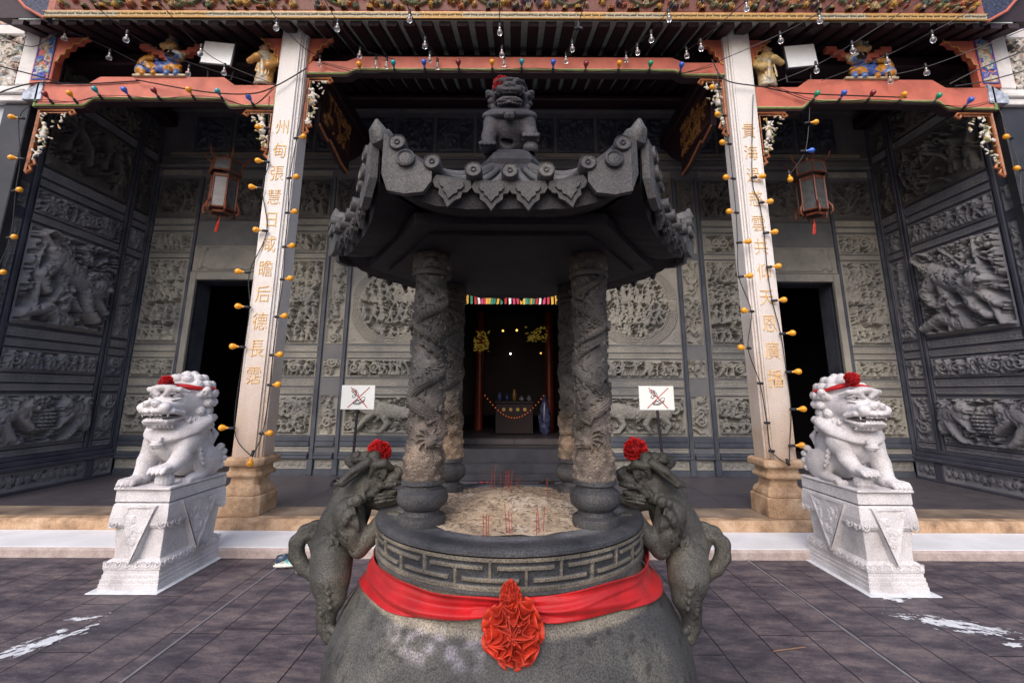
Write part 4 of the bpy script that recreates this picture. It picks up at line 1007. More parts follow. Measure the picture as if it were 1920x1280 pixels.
# ------------------------------------------------------------------ the dark hall inside
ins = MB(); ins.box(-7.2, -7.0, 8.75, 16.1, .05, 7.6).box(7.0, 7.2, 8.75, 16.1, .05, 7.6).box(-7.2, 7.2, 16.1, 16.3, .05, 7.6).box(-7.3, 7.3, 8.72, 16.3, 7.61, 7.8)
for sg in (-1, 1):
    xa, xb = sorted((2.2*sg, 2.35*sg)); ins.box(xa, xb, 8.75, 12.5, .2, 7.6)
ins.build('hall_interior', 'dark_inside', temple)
MB().box(-2.2, 2.2, 9.6, 16, .2, .40, bev=.02).box(-2.2, 2.2, 11.0, 16, .40, .55, bev=.02).build('inner_floor_step', 'platform', temple)
for sg in (-1, 1):
    d = MB().box(*(sorted((.99*sg-.03, 2.0*sg-.03))), 8.76, 8.82, .3, 3.5).build('open_door_leaf', 'lacquer', temple)
for sg in (-1, 1):
    MB().lathe([(.12, 0), (.12, 3.4)], 1.02*sg, 13.4, 16, cz=.55).build('inner_column', plain('red_lacquer', (.25, .035, .012), .35), temple)
def inlab(o, l, c, g=None): return tag(o, l, c, g)
# altar table with gilt roundels
al = empty('altar_table', (0.0, 12.0, .55), 'dark altar table with four gilt roundels seen deep inside the centre doorway', 'altar table')
MB().box(-.50, .50, 11.9, 12.4, 1.32, 1.38, bev=.01).build('table_top', 'lacquer', al)
MB().box(-.48, .48, 11.95, 12.35, .57, 1.315, bev=.01).build('table_body', 'lacquer', al)
for i in range(4): MB().lathe([(.045, 0), (.045, .02)], -.27+.18*i, 11.94, 14, cz=1.17, axis=(0, -1, 0)).build('gilt_roundel', 'gold', al)
f = HF(.9, .42, .02, 0); fill_scene(f, .03, 'vines', 5); f.C[:] = np.where((f.H > .012)[..., None], (.09, .045, .015), (.02, .008, .008)); V_, F_, C_ = f.mesh((-.45, 11.945, .62), UX, UZ, NY); obj('front_carving', V_, F_, 'coloured', al, col=C_)
def lamp(px, py, Y, r_, c, e, name, label):
    p = atY(px, py, Y); m = plain('lit_'+name, c, .4, emit=c, estr=e)
    o = MB().lathe([(r_*.2, -r_), (r_*.8, -r_*.6), (r_, 0), (r_*.8, r_*.6), (r_*.2, r_)], p[0], p[1], 14, cz=p[2]).build(name, m, smooth=True); tag(o, label, 'lamp'); return o
lamp(957, 663, 14, .028, (1, .97, .9), 5, 'hanging_lamp', 'white glowing lamp hanging in the middle of the dark hall')
lamp(904, 664, 13.5, .028, (1, .5, .12), 1.2, 'hanging_lamp', 'small amber lamp by the left red pillar inside the hall')
lamp(1014, 662, 13.5, .028, (1, .5, .12), 1.2, 'hanging_lamp', 'small amber lamp by the right red pillar inside the hall')
lamp(943, 620, 13.8, .032, (1, .55, .1), 1.8, 'hanging_lamp', 'brighter of the two yellow lamps high inside the hall, left one')
lamp(969, 619, 13.8, .035, (1, .6, .12), 1.6, 'hanging_lamp', 'fainter yellow lamp high inside the hall, right of the other')
for px0, px1, py0, py1, lb in ((888, 918, 620, 660, 'gilded carved canopy foliage at upper left inside the hall'), (985, 1026, 612, 640, 'gilded carved canopy foliage at upper right inside the hall')):
    a = atY(px0, py1, 13.2); b = atY(px1, py0, 13.2); s = SDF((a[0]-.05, 13.1, a[2]-.05), (b[0]+.05, 13.4, b[2]+.05), .011); rr = random.Random(px0)
    for i in range(190):
        u, v = rr.random(), rr.random()
        if vnoise2(np.array(u*5.0+px0), np.array(v*4.0), 3) < .35+.9*abs(u-.5)*abs(v-.5): continue
        s.ell((a[0]+(b[0]-a[0])*u, 13.25, a[2]+(b[2]-a[2])*v), (.030, .03, .012), .002, rot=(0, rr.uniform(-.5, .5), 0))
    V_, F_ = s.mesh(); o = obj('gilded_carving', V_, F_, plain('emissive_gilding', (.45, .30, .06), .35, metallic=.3, emit=(.45, .32, .05), estr=.13, var=.4, scale=20)); tag(o, lb, 'carving')  # faint emission on the carving stands in for lamplight falling on it
# offerings on the altar, a tall vase beside it
rr = random.Random(3)
kinds_ = [('small blue and white jar at the left end of the altar table', (.06, .08, .18)), ('second jar from the left on the altar, dark blue', (.03, .05, .16)), ('little gilt figure in the middle of the altar table', (.25, .13, .03)), ('pale bowl right of the gilt figure on the altar', (.25, .25, .3)), ('grey cup at the right end of the altar table', (.2, .2, .22))]
for i, (lb, c) in enumerate(kinds_):
    x = -.38+.19*i; h_ = (.22, .2, .3, .12, .14)[i]
    o = MB().lathe([(.03, 0), (.06, .2*h_), (.065, .5*h_), (.03, .8*h_), (.04, h_)], x, 12.1, 14, cz=1.382).build('altar_vessel', plain('vessel_%d' % i, c, .25, var=.3), smooth=True); tag(o, lb, 'vessel', 'vessels on the altar')
o = MB().lathe([(.07, 0), (.14, .1), (.17, .45), (.10, .75), (.07, .85), (.11, .95)], .78, 12.0, 20, cz=.555).build('tall_vase', plain('blue_white_porcelain', (.07, .08, .17), .2, var=.8, scale=9), smooth=True); tag(o, 'tall blue and white porcelain vase on the floor right of the altar', 'vase')
f = HF(3.9, 3.2, .03, 0); fill_scene(f, .05, 'vines', 15); f.C[:] = np.where((f.H > .03)[..., None], (.20, .11, .025), (.02, .008, .01)); V_, F_, C_ = f.mesh((-1.95, 14.4, .9), UX, UZ, NY); o = obj('altar_screen', V_, F_, 'coloured', col=C_); tag(o, 'dim carved gilt screen at the very back of the dark hall', 'screen')
# string of small red lights in a swag across the inner hall
P = [(-.80+1.6*t/24., 11.6, 1.62-.62*math.sin(PI*t/24.)) for t in range(25)]
sw_ = empty('red_light_swag', P[0], 'swag of tiny red lights hanging across the inner hall in front of the altar', 'light string')
MB().tube(P, .006, 5).build('cord', 'rubber', sw_)
em = plain('tiny_red_light', (.5, .08, .02), .4, emit=(.6, .12, .03), estr=.7)
for p in P[1:-1]: MB().lathe([(.004, -.014), (.016, 0), (.004, .014)], p[0], p[1], 8, cz=p[2]-.02).build('tiny_light', em, sw_)
# row of coloured cloth tails over the centre door
pv = empty('pennant_valance', (-.03, 8.30, 3.42), 'row of red, white, green, pink and yellow cloth tails hanging in the centre doorway', 'pennant row')
MB().tube([(-.93, 8.3, 3.44), (.87, 8.3, 3.44)], .008, 5).build('cord', 'rubber', pv)
PC = [(.75, .42, .05), (.03, .25, .16), (.5, .02, .03), (.8, .8, .78), (.62, .06, .18), (.55, .05, .08), (.78, .48, .05), (.8, .5, .1), (.04, .28, .2), (.03, .22, .15)]
PM = [plain('cloth_%d' % i, c, .7) for i, c in enumerate(PC)]
for i in range(30):
    x = -.88+i*.0603; sl = .03*math.sin(i*.5); y = 8.29+.012*(i % 3)
    V_ = [(x-.02, y, 3.44), (x+.02, y+.01, 3.44), (x+.024+sl, y-.01, 3.33), (x+.022+sl*1.4, y, 3.21), (x-.02+sl*1.4, y+.008, 3.20), (x-.022+sl, y+.012, 3.33)]
    V2 = [(a, b+.006, c) for a, b, c in V_]
    F_ = [(0, 1, 2, 5), (5, 2, 3, 4), (6, 11, 8, 7), (11, 10, 9, 8)]+[(j, j+6, (j+1) % 6+6, (j+1) % 6) for j in range(6)]
    obj('cloth_tail', V_+V2, F_, PM[i % 10], pv)
# ------------------------------------------------------------------ the stone incense burner
BX, BY = -.018, 2.235
burner = empty('incense_burner', (BX, BY, 0), 'big dark stone incense burner with dragon posts, curved stone roof and climbing beasts', 'incense burner')
NECK = [(.540, 1.000), (.556, 1.052), (.568, 1.062), (.582, 1.056), (.588, 1.040), (.588, 1.032)]
LOW = [(.588, .955), (.578, .946), (.572, .90), (.574, .868), (.590, .852), (.606, .848)]
b = MB()
prof = [(.50, .0), (.56, .02), (.585, .10), (.65, .19), (.715, .30), (.752, .41), (.762, .51), (.748, .61), (.708, .70), (.660, .775), (.622, .825), (.602, .850)]
from bisect import bisect
def smooth_prof(P, n=6):
    out = []
    for i in range(len(P)-1):
        p0, p1, p2, p3 = P[max(i-1, 0)], P[i], P[i+1], P[min(i+2, len(P)-1)]
        for j in range(n):
            t = j/n; out.append(tuple(.5*(2*p1[k]+(p2[k]-p0[k])*t+(2*p0[k]-5*p1[k]+4*p2[k]-p3[k])*t*t+(3*p1[k]-p0[k]-3*p2[k]+p3[k])*t**3) for k in (0, 1)))
    return out+[P[-1]]
sp_ = smooth_prof(prof, 10); b.lathe(sp_, BX, BY, 256); V_ = np.concatenate(b.V); az = np.arctan2(V_[:, 1]-BY, V_[:, 0]-BX)
nn_ = vnoise3(V_*6, 8)*.6+vnoise3(V_*22, 9)*.4; base_ = .52+.42*nn_
# dried lime-wash spill and dust below the neck, some small chips
sp1 = np.clip(1.25-((az+PI/2+.34)/.36)**2-((V_[:, 2]-.815)/.055)**2, 0, 1)*np.clip((vnoise3(V_*30, 4)-.40)*5, 0, 1)
col_ = np.clip((V_[:, 2]-.822+.014*(nn_-.5))/.012, 0, 1); ch_ = (vnoise3(V_*38, 14) > .80)*.5
Cb = base_[:, None]*np.array([1.0, 1.0, .97])*(1-ch_[:, None]); Cb = Cb*(1-sp1[:, None])+sp1[:, None]*np.array([2.3, 2.2, 2.5]); Cb = Cb*(1-.8*col_[:, None])+.8*col_[:, None]*np.array([2.6, 2.35, 1.85])
belly = obj('bowl_belly', V_, b.F, 'burner', burner, smooth=True, col=Cb)
n = MB(); n.lathe([(.600, .8505), (.585, .858), (.574, .872), (.571, .95), (.566, .96)], BX, BY, 128, (2.4, 2.2, 1.8)).build('bowl_neck', 'burner', burner, smooth=True, col=True)
# rim band with a raised interlocking fret, cut into the stone itself
na, nb_ = 1536, 64; z0, z1 = .957, 1.060
class FF: pass
fx = FF(); fx.x = np.linspace(0, 2*PI*.585, na, endpoint=False); fx.y = np.linspace(0, z1-z0, nb_); fx.w = 2*PI*.585; fx.h = z1-z0
on = tee_fret(fx, fx.w/15, .0105, .01)
on_s = on.astype(float)
th = np.linspace(0, 2*PI, na, endpoint=False)
rad = .574+.006*np.linspace(1, 0, nb_)[:, None]*0+np.where(on, .010, 0.0)+np.linspace(0, .006, nb_)[:, None]
TH, ZZ = np.meshgrid(th, np.linspace(z0, z1, nb_))
P = np.stack([BX+rad*np.cos(TH), BY+rad*np.sin(TH), ZZ], -1).reshape(-1, 3)
i_ = np.arange(nb_-1)[:, None]*na+np.arange(na)[None, :]; j_ = np.arange(nb_-1)[:, None]*na+(np.arange(na)[None, :]+1) % na
Q = np.stack([i_, j_, j_+na, i_+na], -1).reshape(-1, 4)
ww = vnoise2(TH*9, ZZ*60, 4)[..., None]
Cc = np.where(on[..., None], np.array([1.7, 1.55, 1.25])*(.75+.5*ww), np.array([.42, .45, .52])*(.8+.5*ww)).reshape(-1, 3)
obj('fret_rim_band', P, Q, 'burner', burner, col=Cc)
rm = MB(); rm.lathe([(.584, 1.0605), (.592, 1.065), (.591, 1.076), (.582, 1.085), (.566, 1.088), (.53, 1.0885), (.495, 1.088), (.465, 1.087), (.435, 1.086), (.428, 1.075), (.428, .90)], BX, BY, 128, (.55, .58, .66)).lathe([(.55, .9565), (.584, .956), (.586, .946), (.572, .940)], BX, BY, 128, (.7, .7, .72))
rm_o = rm.build('bowl_rim', 'burner', burner, smooth=True, col=True)
n_v = len(rm_o.data.vertices); vv = np.empty(n_v*3, dtype=np.float32); rm_o.data.vertices.foreach_get('co', vv); vv = vv.reshape(-1, 3); cc = np.empty(n_v*4, dtype=np.float32); ca = rm_o.data.color_attributes['Col']; ca.data.foreach_get('color', cc); cc = cc.reshape(-1, 4)
dust = (np.hypot(vv[:, 0], vv[:, 1]) < .50)*1.0; dust *= (vv[:, 2] > 1.07); cc[:, :3] *= (1+dust*2.2*vnoise3(vv*14+40, 6))[:, None]; ca.data.foreach_set('color', cc.ravel())
# ash heap with charred bits
ash_m = stone('incense_ash', (.34, .26, .18), (.46, .37, .27), 5.0, 0.95, 0.22, 90, 0.4, 110, c3=(.56, .49, .41))
rr_, tt_ = np.meshgrid(np.linspace(0.0, .445, 70), np.linspace(0, 2*PI, 240, endpoint=False))
ax_ = BX+rr_*np.cos(tt_); ay = BY+rr_*np.sin(tt_)
hz = 1.083+.062*np.exp(-(rr_/.25)**2)+.014*(vnoise2(ax_*9, ay*9, 1)-.5)+.006*(vnoise2(ax_*28, ay*28, 2)-.5)+.002*(vnoise2(ax_*90, ay*90, 3)-.5)+.004*np.clip((rr_-.38)/.06, 0, 1)
q_ = np.arange(240)[:, None]*70+np.arange(69)[None, :]; p_ = ((np.arange(240)+1) % 240)[:, None]*70+np.arange(69)[None, :]
ash = obj('ash_heap', np.stack([ax_, ay, hz], -1), np.stack([q_, q_+1, p_+1, p_], -1).reshape(-1, 4), ash_m, smooth=False); tag(ash, 'pale heap of incense ash filling the bowl of the stone burner', 'ash', kind='stuff')
bits = MB(); rr = random.Random(4)
def ashz(x, y):
    r_ = math.hypot(x-BX, y-BY); return 1.083+.062*math.exp(-(r_/.25)**2)
for i in range(2200):
    a = rr.uniform(0, 2*PI); q = .43*math.sqrt(rr.random()); x, y = BX+q*math.cos(a), BY+q*math.sin(a); z = ashz(x, y)+rr.uniform(.0, .008); L_ = rr.uniform(.004, .014); t = rr.uniform(0, PI)
    dx, dy = math.cos(t)*L_, math.sin(t)*L_; c = rr.choice(((.10, .08, .07), (.16, .13, .1), (.45, .37, .28), (.38, .31, .23), (.28, .2, .15)))
    bits.tube([(x-dx, y-dy, z), (x+dx, y+dy, z+rr.uniform(-.003, .004))], .0011, 4, c)
o = bits.build('burnt_stick_ends', 'coloured', col=True, origin=(BX, BY, 1.06)); tag(o, 'scattered burnt incense stubs lying on the ash heap', 'stubs', kind='stuff')

# posts: bulbous foot, drum wrapped by a dragon, lotus capital
def post(x, y, seed_, mir):
    rr = random.Random(seed_*100); r0 = .083; W = 2*PI*r0; H_ = .93; z0_ = 1.238
    f = HF(W, H_, .0023, 0.0); f.r = rr; T = .0165
    def st(P, rad, top, **k):      # wrap strokes round the drum
        for s_ in (-W, 0, W): f.stroke([(a+s_, b) for a, b in P], rad, top, **k)
    def el(a, b, *q, **k):
        for s_ in (-W, 0, W): f.ell(a+s_, b, *q, **k)
    for i in range(300):           # small flames, clouds and rock behind
        a, b = rr.uniform(0, W), rr.uniform(0, H_); L_ = rr.uniform(.012, .035); t = rr.uniform(.6, 2.5)
        st([(a, b), (a+L_*.5*math.cos(t), b+L_*.5*math.sin(t)), (a+L_*math.cos(t+.5), b+L_*math.sin(t+.5))], [.005, .004, .002], T*rr.uniform(.3, .65))
    for i in range(46):
        a, b = rr.uniform(0, W), rr.uniform(0, H_)
        f.curlst(a, b, rr.uniform(.012, .024), T*.7, rr.choice((-1, 1)), rr.uniform(0, 6), th=.0032, n=14)
    # waves at the foot
    for row in range(3):
        for i in range(9):
            a = (i+.5*(row % 2))*W/9; b = .03+row*.035
            for q in (.034, .026, .018, .010): el(a, b, q, q, T*(1.25-q*14), p=.5); 
            for q in (.030, .022, .014): f.groove([(a+q*math.cos(t*PI/8), b+q*math.sin(t*PI/8)) for t in range(9)], .0022, .005)
    # two dragons: sinuous scaled bodies
    for (b0, b1, amp, wl, rd, ph) in ((.16, .56, .085, .30, .024, 0.3), (.56, .90, .075, .24, .019, 2.2)):
        n_ = 90; P = []; c0 = W*.5+mir*.02
        for i in range(n_+1):
            t = i/n_; P.append((c0+amp*mir*math.sin(t*(b1-b0)/wl*2*PI*1.15+ph), b0+(b1-b0)*t))
        rad = [rd*(.35+.75*math.sin(min(1, .12+t/n_*.9)*PI)) for t in range(n_+1)]
        st(P, rad, T*1.35)
        for i in range(2, n_-1, 2):
            dx, dy = P[i+1][0]-P[i-1][0], P[i+1][1]-P[i-1][1]; L_ = math.hypot(dx, dy)+1e-9; nx_, ny_ = -dy/L_, dx/L_
            for v in (-.75, -.4, 0, .4, .75):
                a, b = P[i][0]+nx_*rad[i]*v, P[i][1]+ny_*rad[i]*v
                f.groove([(a-.003*nx_-dx*.9, b-.003*ny_-dy*.9), (a, b), (a+.003*nx_-dx*.9, b+.003*ny_-dy*.9)], .0022, .0040)
            if i % 4 == 2: st([(P[i][0]+nx_*rad[i], P[i][1]+ny_*rad[i]), (P[i][0]+nx_*rad[i]*1.5-dx, P[i][1]+ny_*rad[i]*1.5-dy)], [.004, .0015], T*1.1)
        for t in (.25, .62):       # claws
            i = int(t*n_); a, b = P[i]
            st([(a, b), (a-mir*.035, b-.02), (a-mir*.05, b+.012)], [.010, .007, .005], T*1.3)
            for q in (-.6, 0, .6): st([(a-mir*.05, b+.012), (a-mir*.05-.018*math.cos(q)*mir, b+.012+.018*math.sin(q))], [.004, .0018], T*1.3)
        hx_, hy_ = P[-1] if b0 > .3 else P[0]  # head with horns, eyes and whiskers
        hy_ += .01
        el(hx_, hy_, .034, .026, T*1.9, .3*mir); el(hx_+mir*.026, hy_-.012, .022, .015, T*2.1); el(hx_+mir*.006, hy_+.010, .008, .007, T*2.4); f.groove([(hx_, hy_-.014), (hx_+mir*.045, hy_-.018)], .003, .008)
        for q in (.5, 1.0, 1.6, 2.2, 2.8): st([(hx_-mir*.015, hy_+.01), (hx_-mir*(.015+.035*math.sin(q)), hy_+.01+.035*math.cos(q)), (hx_-mir*(.02+.052*math.sin(q+.3)), hy_+.01+.052*math.cos(q+.3))], [.007, .005, .0015], T*1.25)
        st([(hx_+mir*.04, hy_-.01), (hx_+mir*.06, hy_+.02), (hx_+mir*.05, hy_+.05)], [.003, .002, .0015], T*1.2)
    X, Y = np.meshgrid(f.x, f.y); f.H += (vnoise2(X*160, Y*160, 5)-.5)*.0016
    th = X/W*2*PI; a0 = -PI/2-PI   # the seam faces away from the front
    rr_ = r0*(1-.08*Y/H_)+f.H-.010
    P_ = np.stack([x+rr_*np.cos(th+a0), y+rr_*np.sin(th+a0), z0_+Y], -1); P_[:, -1] = P_[:, 0]
    i_ = np.arange(f.ny-1)[:, None]*f.nx+np.arange(f.nx-1)[None, :]; Q_ = np.stack([i_, i_+1, i_+f.nx+1, i_+f.nx], -1).reshape(-1, 4)
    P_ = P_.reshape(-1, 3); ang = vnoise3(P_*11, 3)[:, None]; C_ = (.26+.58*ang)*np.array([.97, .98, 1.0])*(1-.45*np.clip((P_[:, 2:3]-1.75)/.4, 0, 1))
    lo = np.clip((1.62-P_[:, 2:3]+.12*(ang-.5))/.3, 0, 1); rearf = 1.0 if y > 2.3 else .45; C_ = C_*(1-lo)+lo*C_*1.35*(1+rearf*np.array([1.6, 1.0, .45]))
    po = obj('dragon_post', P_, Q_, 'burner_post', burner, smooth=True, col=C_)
    foot = MB()
    foot.lathe([(.090, 1.078), (.095, 1.098), (.092, 1.118), (.072, 1.126), (.068, 1.142), (.080, 1.148), (.098, 1.166), (.103, 1.188), (.097, 1.211), (.078, 1.225), (.077, 1.235), (.088, 1.241), (.087, 1.258), (.05, 1.26)], x, y, 40, (.5, .52, .58))
    foot.build('post_foot', 'burner' if y < 2.3 else 'burner_post', po, smooth=True, col=True)
    cp = MB(); cp.lathe([(.066, 2.09), (.084, 2.095), (.087, 2.105), (.084, 2.115), (.076, 2.12), (.086, 2.145), (.078, 2.19), (.060, 2.215), (.058, 2.235), (.075, 2.27), (.09, 2.34), (.09, 2.42)], x, y, 32, (.30, .28, .28))
    for i in range(9):
        a = i*2*PI/9; k_ = math.cos, math.sin
        e = lambda da, q, z: (x+q*math.cos(a+da), y+q*math.sin(a+da), z)
        cp.tube([e(-.33, .082, 2.125), e(0, .078, 2.188), e(.33, .082, 2.125)], .004, 5, (.7, .62, .5))
    cp.build('lotus_capital', 'burner_post', po, smooth=True, col=True)
post(BX-.350, 1.955, .3, 1); post(BX+.345, 1.955, 1.2, -1); post(BX-.342, 2.555, 2.2, 1); post(BX+.342, 2.555, 3.0, -1)

# ------------------------------------------------------------------ canopy: six-sided roof with strongly upturned corners
S6 = .885
def roof_pt(k, t, s, lift=0.0, zoff=0.0, rout=1.0):
    """sector k (0..5), t across the side -1..1, s from apex 0 to eave 1"""
    a0 = -PI/2+k*PI/3                       # mid direction of the sector, k=0 faces the camera
    ca, sa = math.cos(a0), math.sin(a0); r0 = .19
    r = (r0+(S6*rout-r0)*s); w = r*math.tan(PI/6)*1.0
    ap = r*math.cos(PI/6); half = r*.5
    # corners sweep outward
    ex = ap+.02*s*abs(t)**3; ey = half*t
    x = ca*ex-sa*ey; y = sa*ex+ca*ey
    z = 2.67-.35*(1-(1-s)**1.6)+(.150*abs(t)**3.2)*s**2.2
    return (BX+x, BY+y, z+zoff)
def grid_surface(k, ns, nt_, fn, s0=0.0):
    V = []; 
    for i in range(ns+1):
        for j in range(nt_+1): V.append(fn(k, -1+2*j/nt_, s0+(1-s0)*i/ns))
    F = [(i*(nt_+1)+j, i*(nt_+1)+j+1, (i+1)*(nt_+1)+j+1, (i+1)*(nt_+1)+j) for i in range(ns) for j in range(nt_)]
    return V, F
canopy = MB()
for k in range(6):
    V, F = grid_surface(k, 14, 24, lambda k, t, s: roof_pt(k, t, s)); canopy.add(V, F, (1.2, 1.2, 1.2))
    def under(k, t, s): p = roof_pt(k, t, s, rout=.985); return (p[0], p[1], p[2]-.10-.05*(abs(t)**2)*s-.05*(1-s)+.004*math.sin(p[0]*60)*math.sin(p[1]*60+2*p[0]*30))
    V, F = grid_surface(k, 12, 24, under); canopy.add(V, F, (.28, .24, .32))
    # closing lip
    V = []; 
    for j in range(25):
        t = -1+j/12; V += [roof_pt(k, t, 1), under(k, t, 1)]
    canopy.add(V, [(2*j, 2*j+1, 2*j+3, 2*j+2) for j in range(24)])
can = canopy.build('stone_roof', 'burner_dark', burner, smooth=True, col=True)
# inner ring beam under the roof
ub = MB()
hexa = lambda r: [(BX+r*math.cos(-PI/2+PI/6+i*PI/3), BY+r*math.sin(-PI/2+PI/6+i*PI/3)) for i in range(6)]
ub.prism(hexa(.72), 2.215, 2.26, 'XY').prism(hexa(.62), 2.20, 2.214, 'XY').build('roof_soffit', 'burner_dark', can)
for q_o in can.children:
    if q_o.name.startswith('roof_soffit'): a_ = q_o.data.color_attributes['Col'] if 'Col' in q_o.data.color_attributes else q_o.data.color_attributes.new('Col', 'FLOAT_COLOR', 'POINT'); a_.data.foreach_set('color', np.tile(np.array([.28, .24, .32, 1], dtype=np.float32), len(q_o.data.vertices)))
# barrel tile rows, end discs and leaf-shaped drip tiles
NT = 5
for k in range(6):
    tr = MB(); lf = []
    for t in (-.87, -.60, -.28, 0, .28, .60, .87):
        P = [roof_pt(k, t, s, zoff=.012) for s in [i/12 for i in range(13)]]
        tr.tube(P, [.014+.010*i/12 for i in range(13)], 10, (1.0, 1.0, 1.02))
        p = P[-1]; a0 = -PI/2+k*PI/3; d = (math.cos(a0), math.sin(a0), .06)
        dk = MB(); dk.lathe([(.004, .008), (.008, .013), (.011, .008), (.023, .009), (.027, .013), (.030, .008), (.030, -.04)][::-1], p[0]+d[0]*.034, p[1]+d[1]*.034, 20, (.72, .72, .76), cz=p[2]+.006, axis=d); dk.build('tile_end_disc', 'burner', can, smooth=True, col=True)
    tr.build('barrel_tiles', 'burner', can, smooth=True, col=True)
    for t in (-.73, -.44, -.14, .14, .44, .73):
        p = Vector(roof_pt(k, t, 1, zoff=-.020)); p2 = Vector(roof_pt(k, t+.02, 1, zoff=-.020)); e = (p2-p).normalized(); a0 = -PI/2+k*PI/3; nn = Vector((math.cos(a0), math.sin(a0), 0)); up = nn.cross(e) * -1
        if up.z < 0: up = -up
        out = [(-.075, .01), (-.085, -.02), (-.07, -.045), (-.05, -.05), (-.048, -.075), (-.025, -.09), (0, -.125), (.025, -.09), (.048, -.075), (.05, -.05), (.07, -.045), (.085, -.02), (.075, .01)]
        lm = MB(); sc_ = .80
        V = [tuple(p+e*u*sc_+up*v*sc_+nn*.008) for u, v in out]+[tuple(p+e*u*sc_+up*v*sc_+nn*.024) for u, v in out]; m_ = len(out)
        lm.add(V, [tuple(range(m_)), tuple(range(2*m_-1, m_-1, -1))]+[(i, i+m_, (i+1) % m_+m_, (i+1) % m_) for i in range(m_)], (.38, .38, .42))
        V = [tuple(p+e*u*sc_*.66+up*(v+.02)*sc_*.66-up*.02+nn*.026) for u, v in out]+[tuple(p+e*u*sc_*.62+up*(v+.02)*sc_*.62-up*.02+nn*.033) for u, v in out]
        lm.add(V, [tuple(range(m_)), tuple(range(2*m_-1, m_-1, -1))]+[(i, i+m_, (i+1) % m_+m_, (i+1) % m_) for i in range(m_)], (.52, .52, .56))
        lm.build('drip_tile', 'burner', can, col=True)
# corner ridges ending in blunt horns
for k in range(6):
    P = []; rad = []
    for i in range(15):
        s = i/14; p = roof_pt(k, 1, s, zoff=.012); P.append(p); rad.append(.026+.016*s)
    q = P[-1]; dx, dy = q[0]-BX, q[1]-BY; L_ = math.hypot(dx, dy); P.append((q[0]+dx/L_*.012, q[1]+dy/L_*.012, q[2]+.018)); rad.append(.030); P.append((q[0]+dx/L_*.018, q[1]+dy/L_*.018, q[2]+.055)); rad.append(.006)
    MB().tube(P, rad, 12, (.95, .95, .95)).build('corner_ridge', 'burner', can, smooth=True, col=True)
    # swept corner plates on both flanks of the horn
    for side in (1, -1):
        kk = k if side > 0 else (k+1) % 6; V = []
        T = [(1, .98), (.93, 1), (.80, 1), (.66, 1), (.60, 1)]
        top = [Vector(roof_pt(kk, side*t, s, zoff=.012 if t > .7 else .0)) for t, s in T]; a0 = -PI/2+kk*PI/3; nn = Vector((math.cos(a0), math.sin(a0), 0))
        drop = [.15, .19, .155, .10, .05]
        V = [tuple(p+nn*.010) for p in top]+[tuple(p+nn*.010-Vector((0, 0, d))) for p, d in zip(top, drop)]+[tuple(p+nn*.036) for p in top]+[tuple(p+nn*.036-Vector((0, 0, d))) for p, d in zip(top, drop)]
        F = []
        for i in range(4): F += [(i, i+1, i+6, i+5), (10+i, 15+i, 16+i, 11+i), (i, 10+i, 11+i, i+1), (5+i, 6+i, 16+i, 15+i)]
        F += [(0, 5, 15, 10), (4, 14, 19, 9)]
        MB().add(V, F, (.72, .72, .76)).build('corner_plate', 'burner', can, col=True)
        e = top[2]-nn*-.04; MB().lathe([(.032, 0), (.032, .012), (.026, .016), (.02, .010), (.004, .014)], top[2][0]+nn.x*.036, top[2][1]+nn.y*.036, 20, (.8, .8, .84), cz=top[2][2]-.03, axis=(nn.x, nn.y, .1)).build('corner_disc', 'burner', can, smooth=True, col=True)
# pedestal of the finial
fb = MB()
def hexring(prof, c=(1, 1, 1)):
    V = []; 
    for r, z in prof:
        for i in range(6): a = -PI/2+PI/6+i*PI/3; V.append((BX+r*math.cos(a), BY+r*math.sin(a), z))
    m = len(prof); return V, [(i*6+j, i*6+(j+1) % 6, (i+1)*6+(j+1) % 6, (i+1)*6+j) for i in range(m-1) for j in range(6)]+[tuple(range(5, -1, -1)), tuple((m-1)*6+j for j in range(6))]
V, F = hexring([(.22, 2.62), (.235, 2.66), (.215, 2.69), (.19, 2.705), (.20, 2.73), (.18, 2.77), (.150, 2.798), (.145, 2.806)]); fb.add(V, F, (1.0, 1.0, 1.1)).build('finial_base', 'burner_dark', burner, col=True)
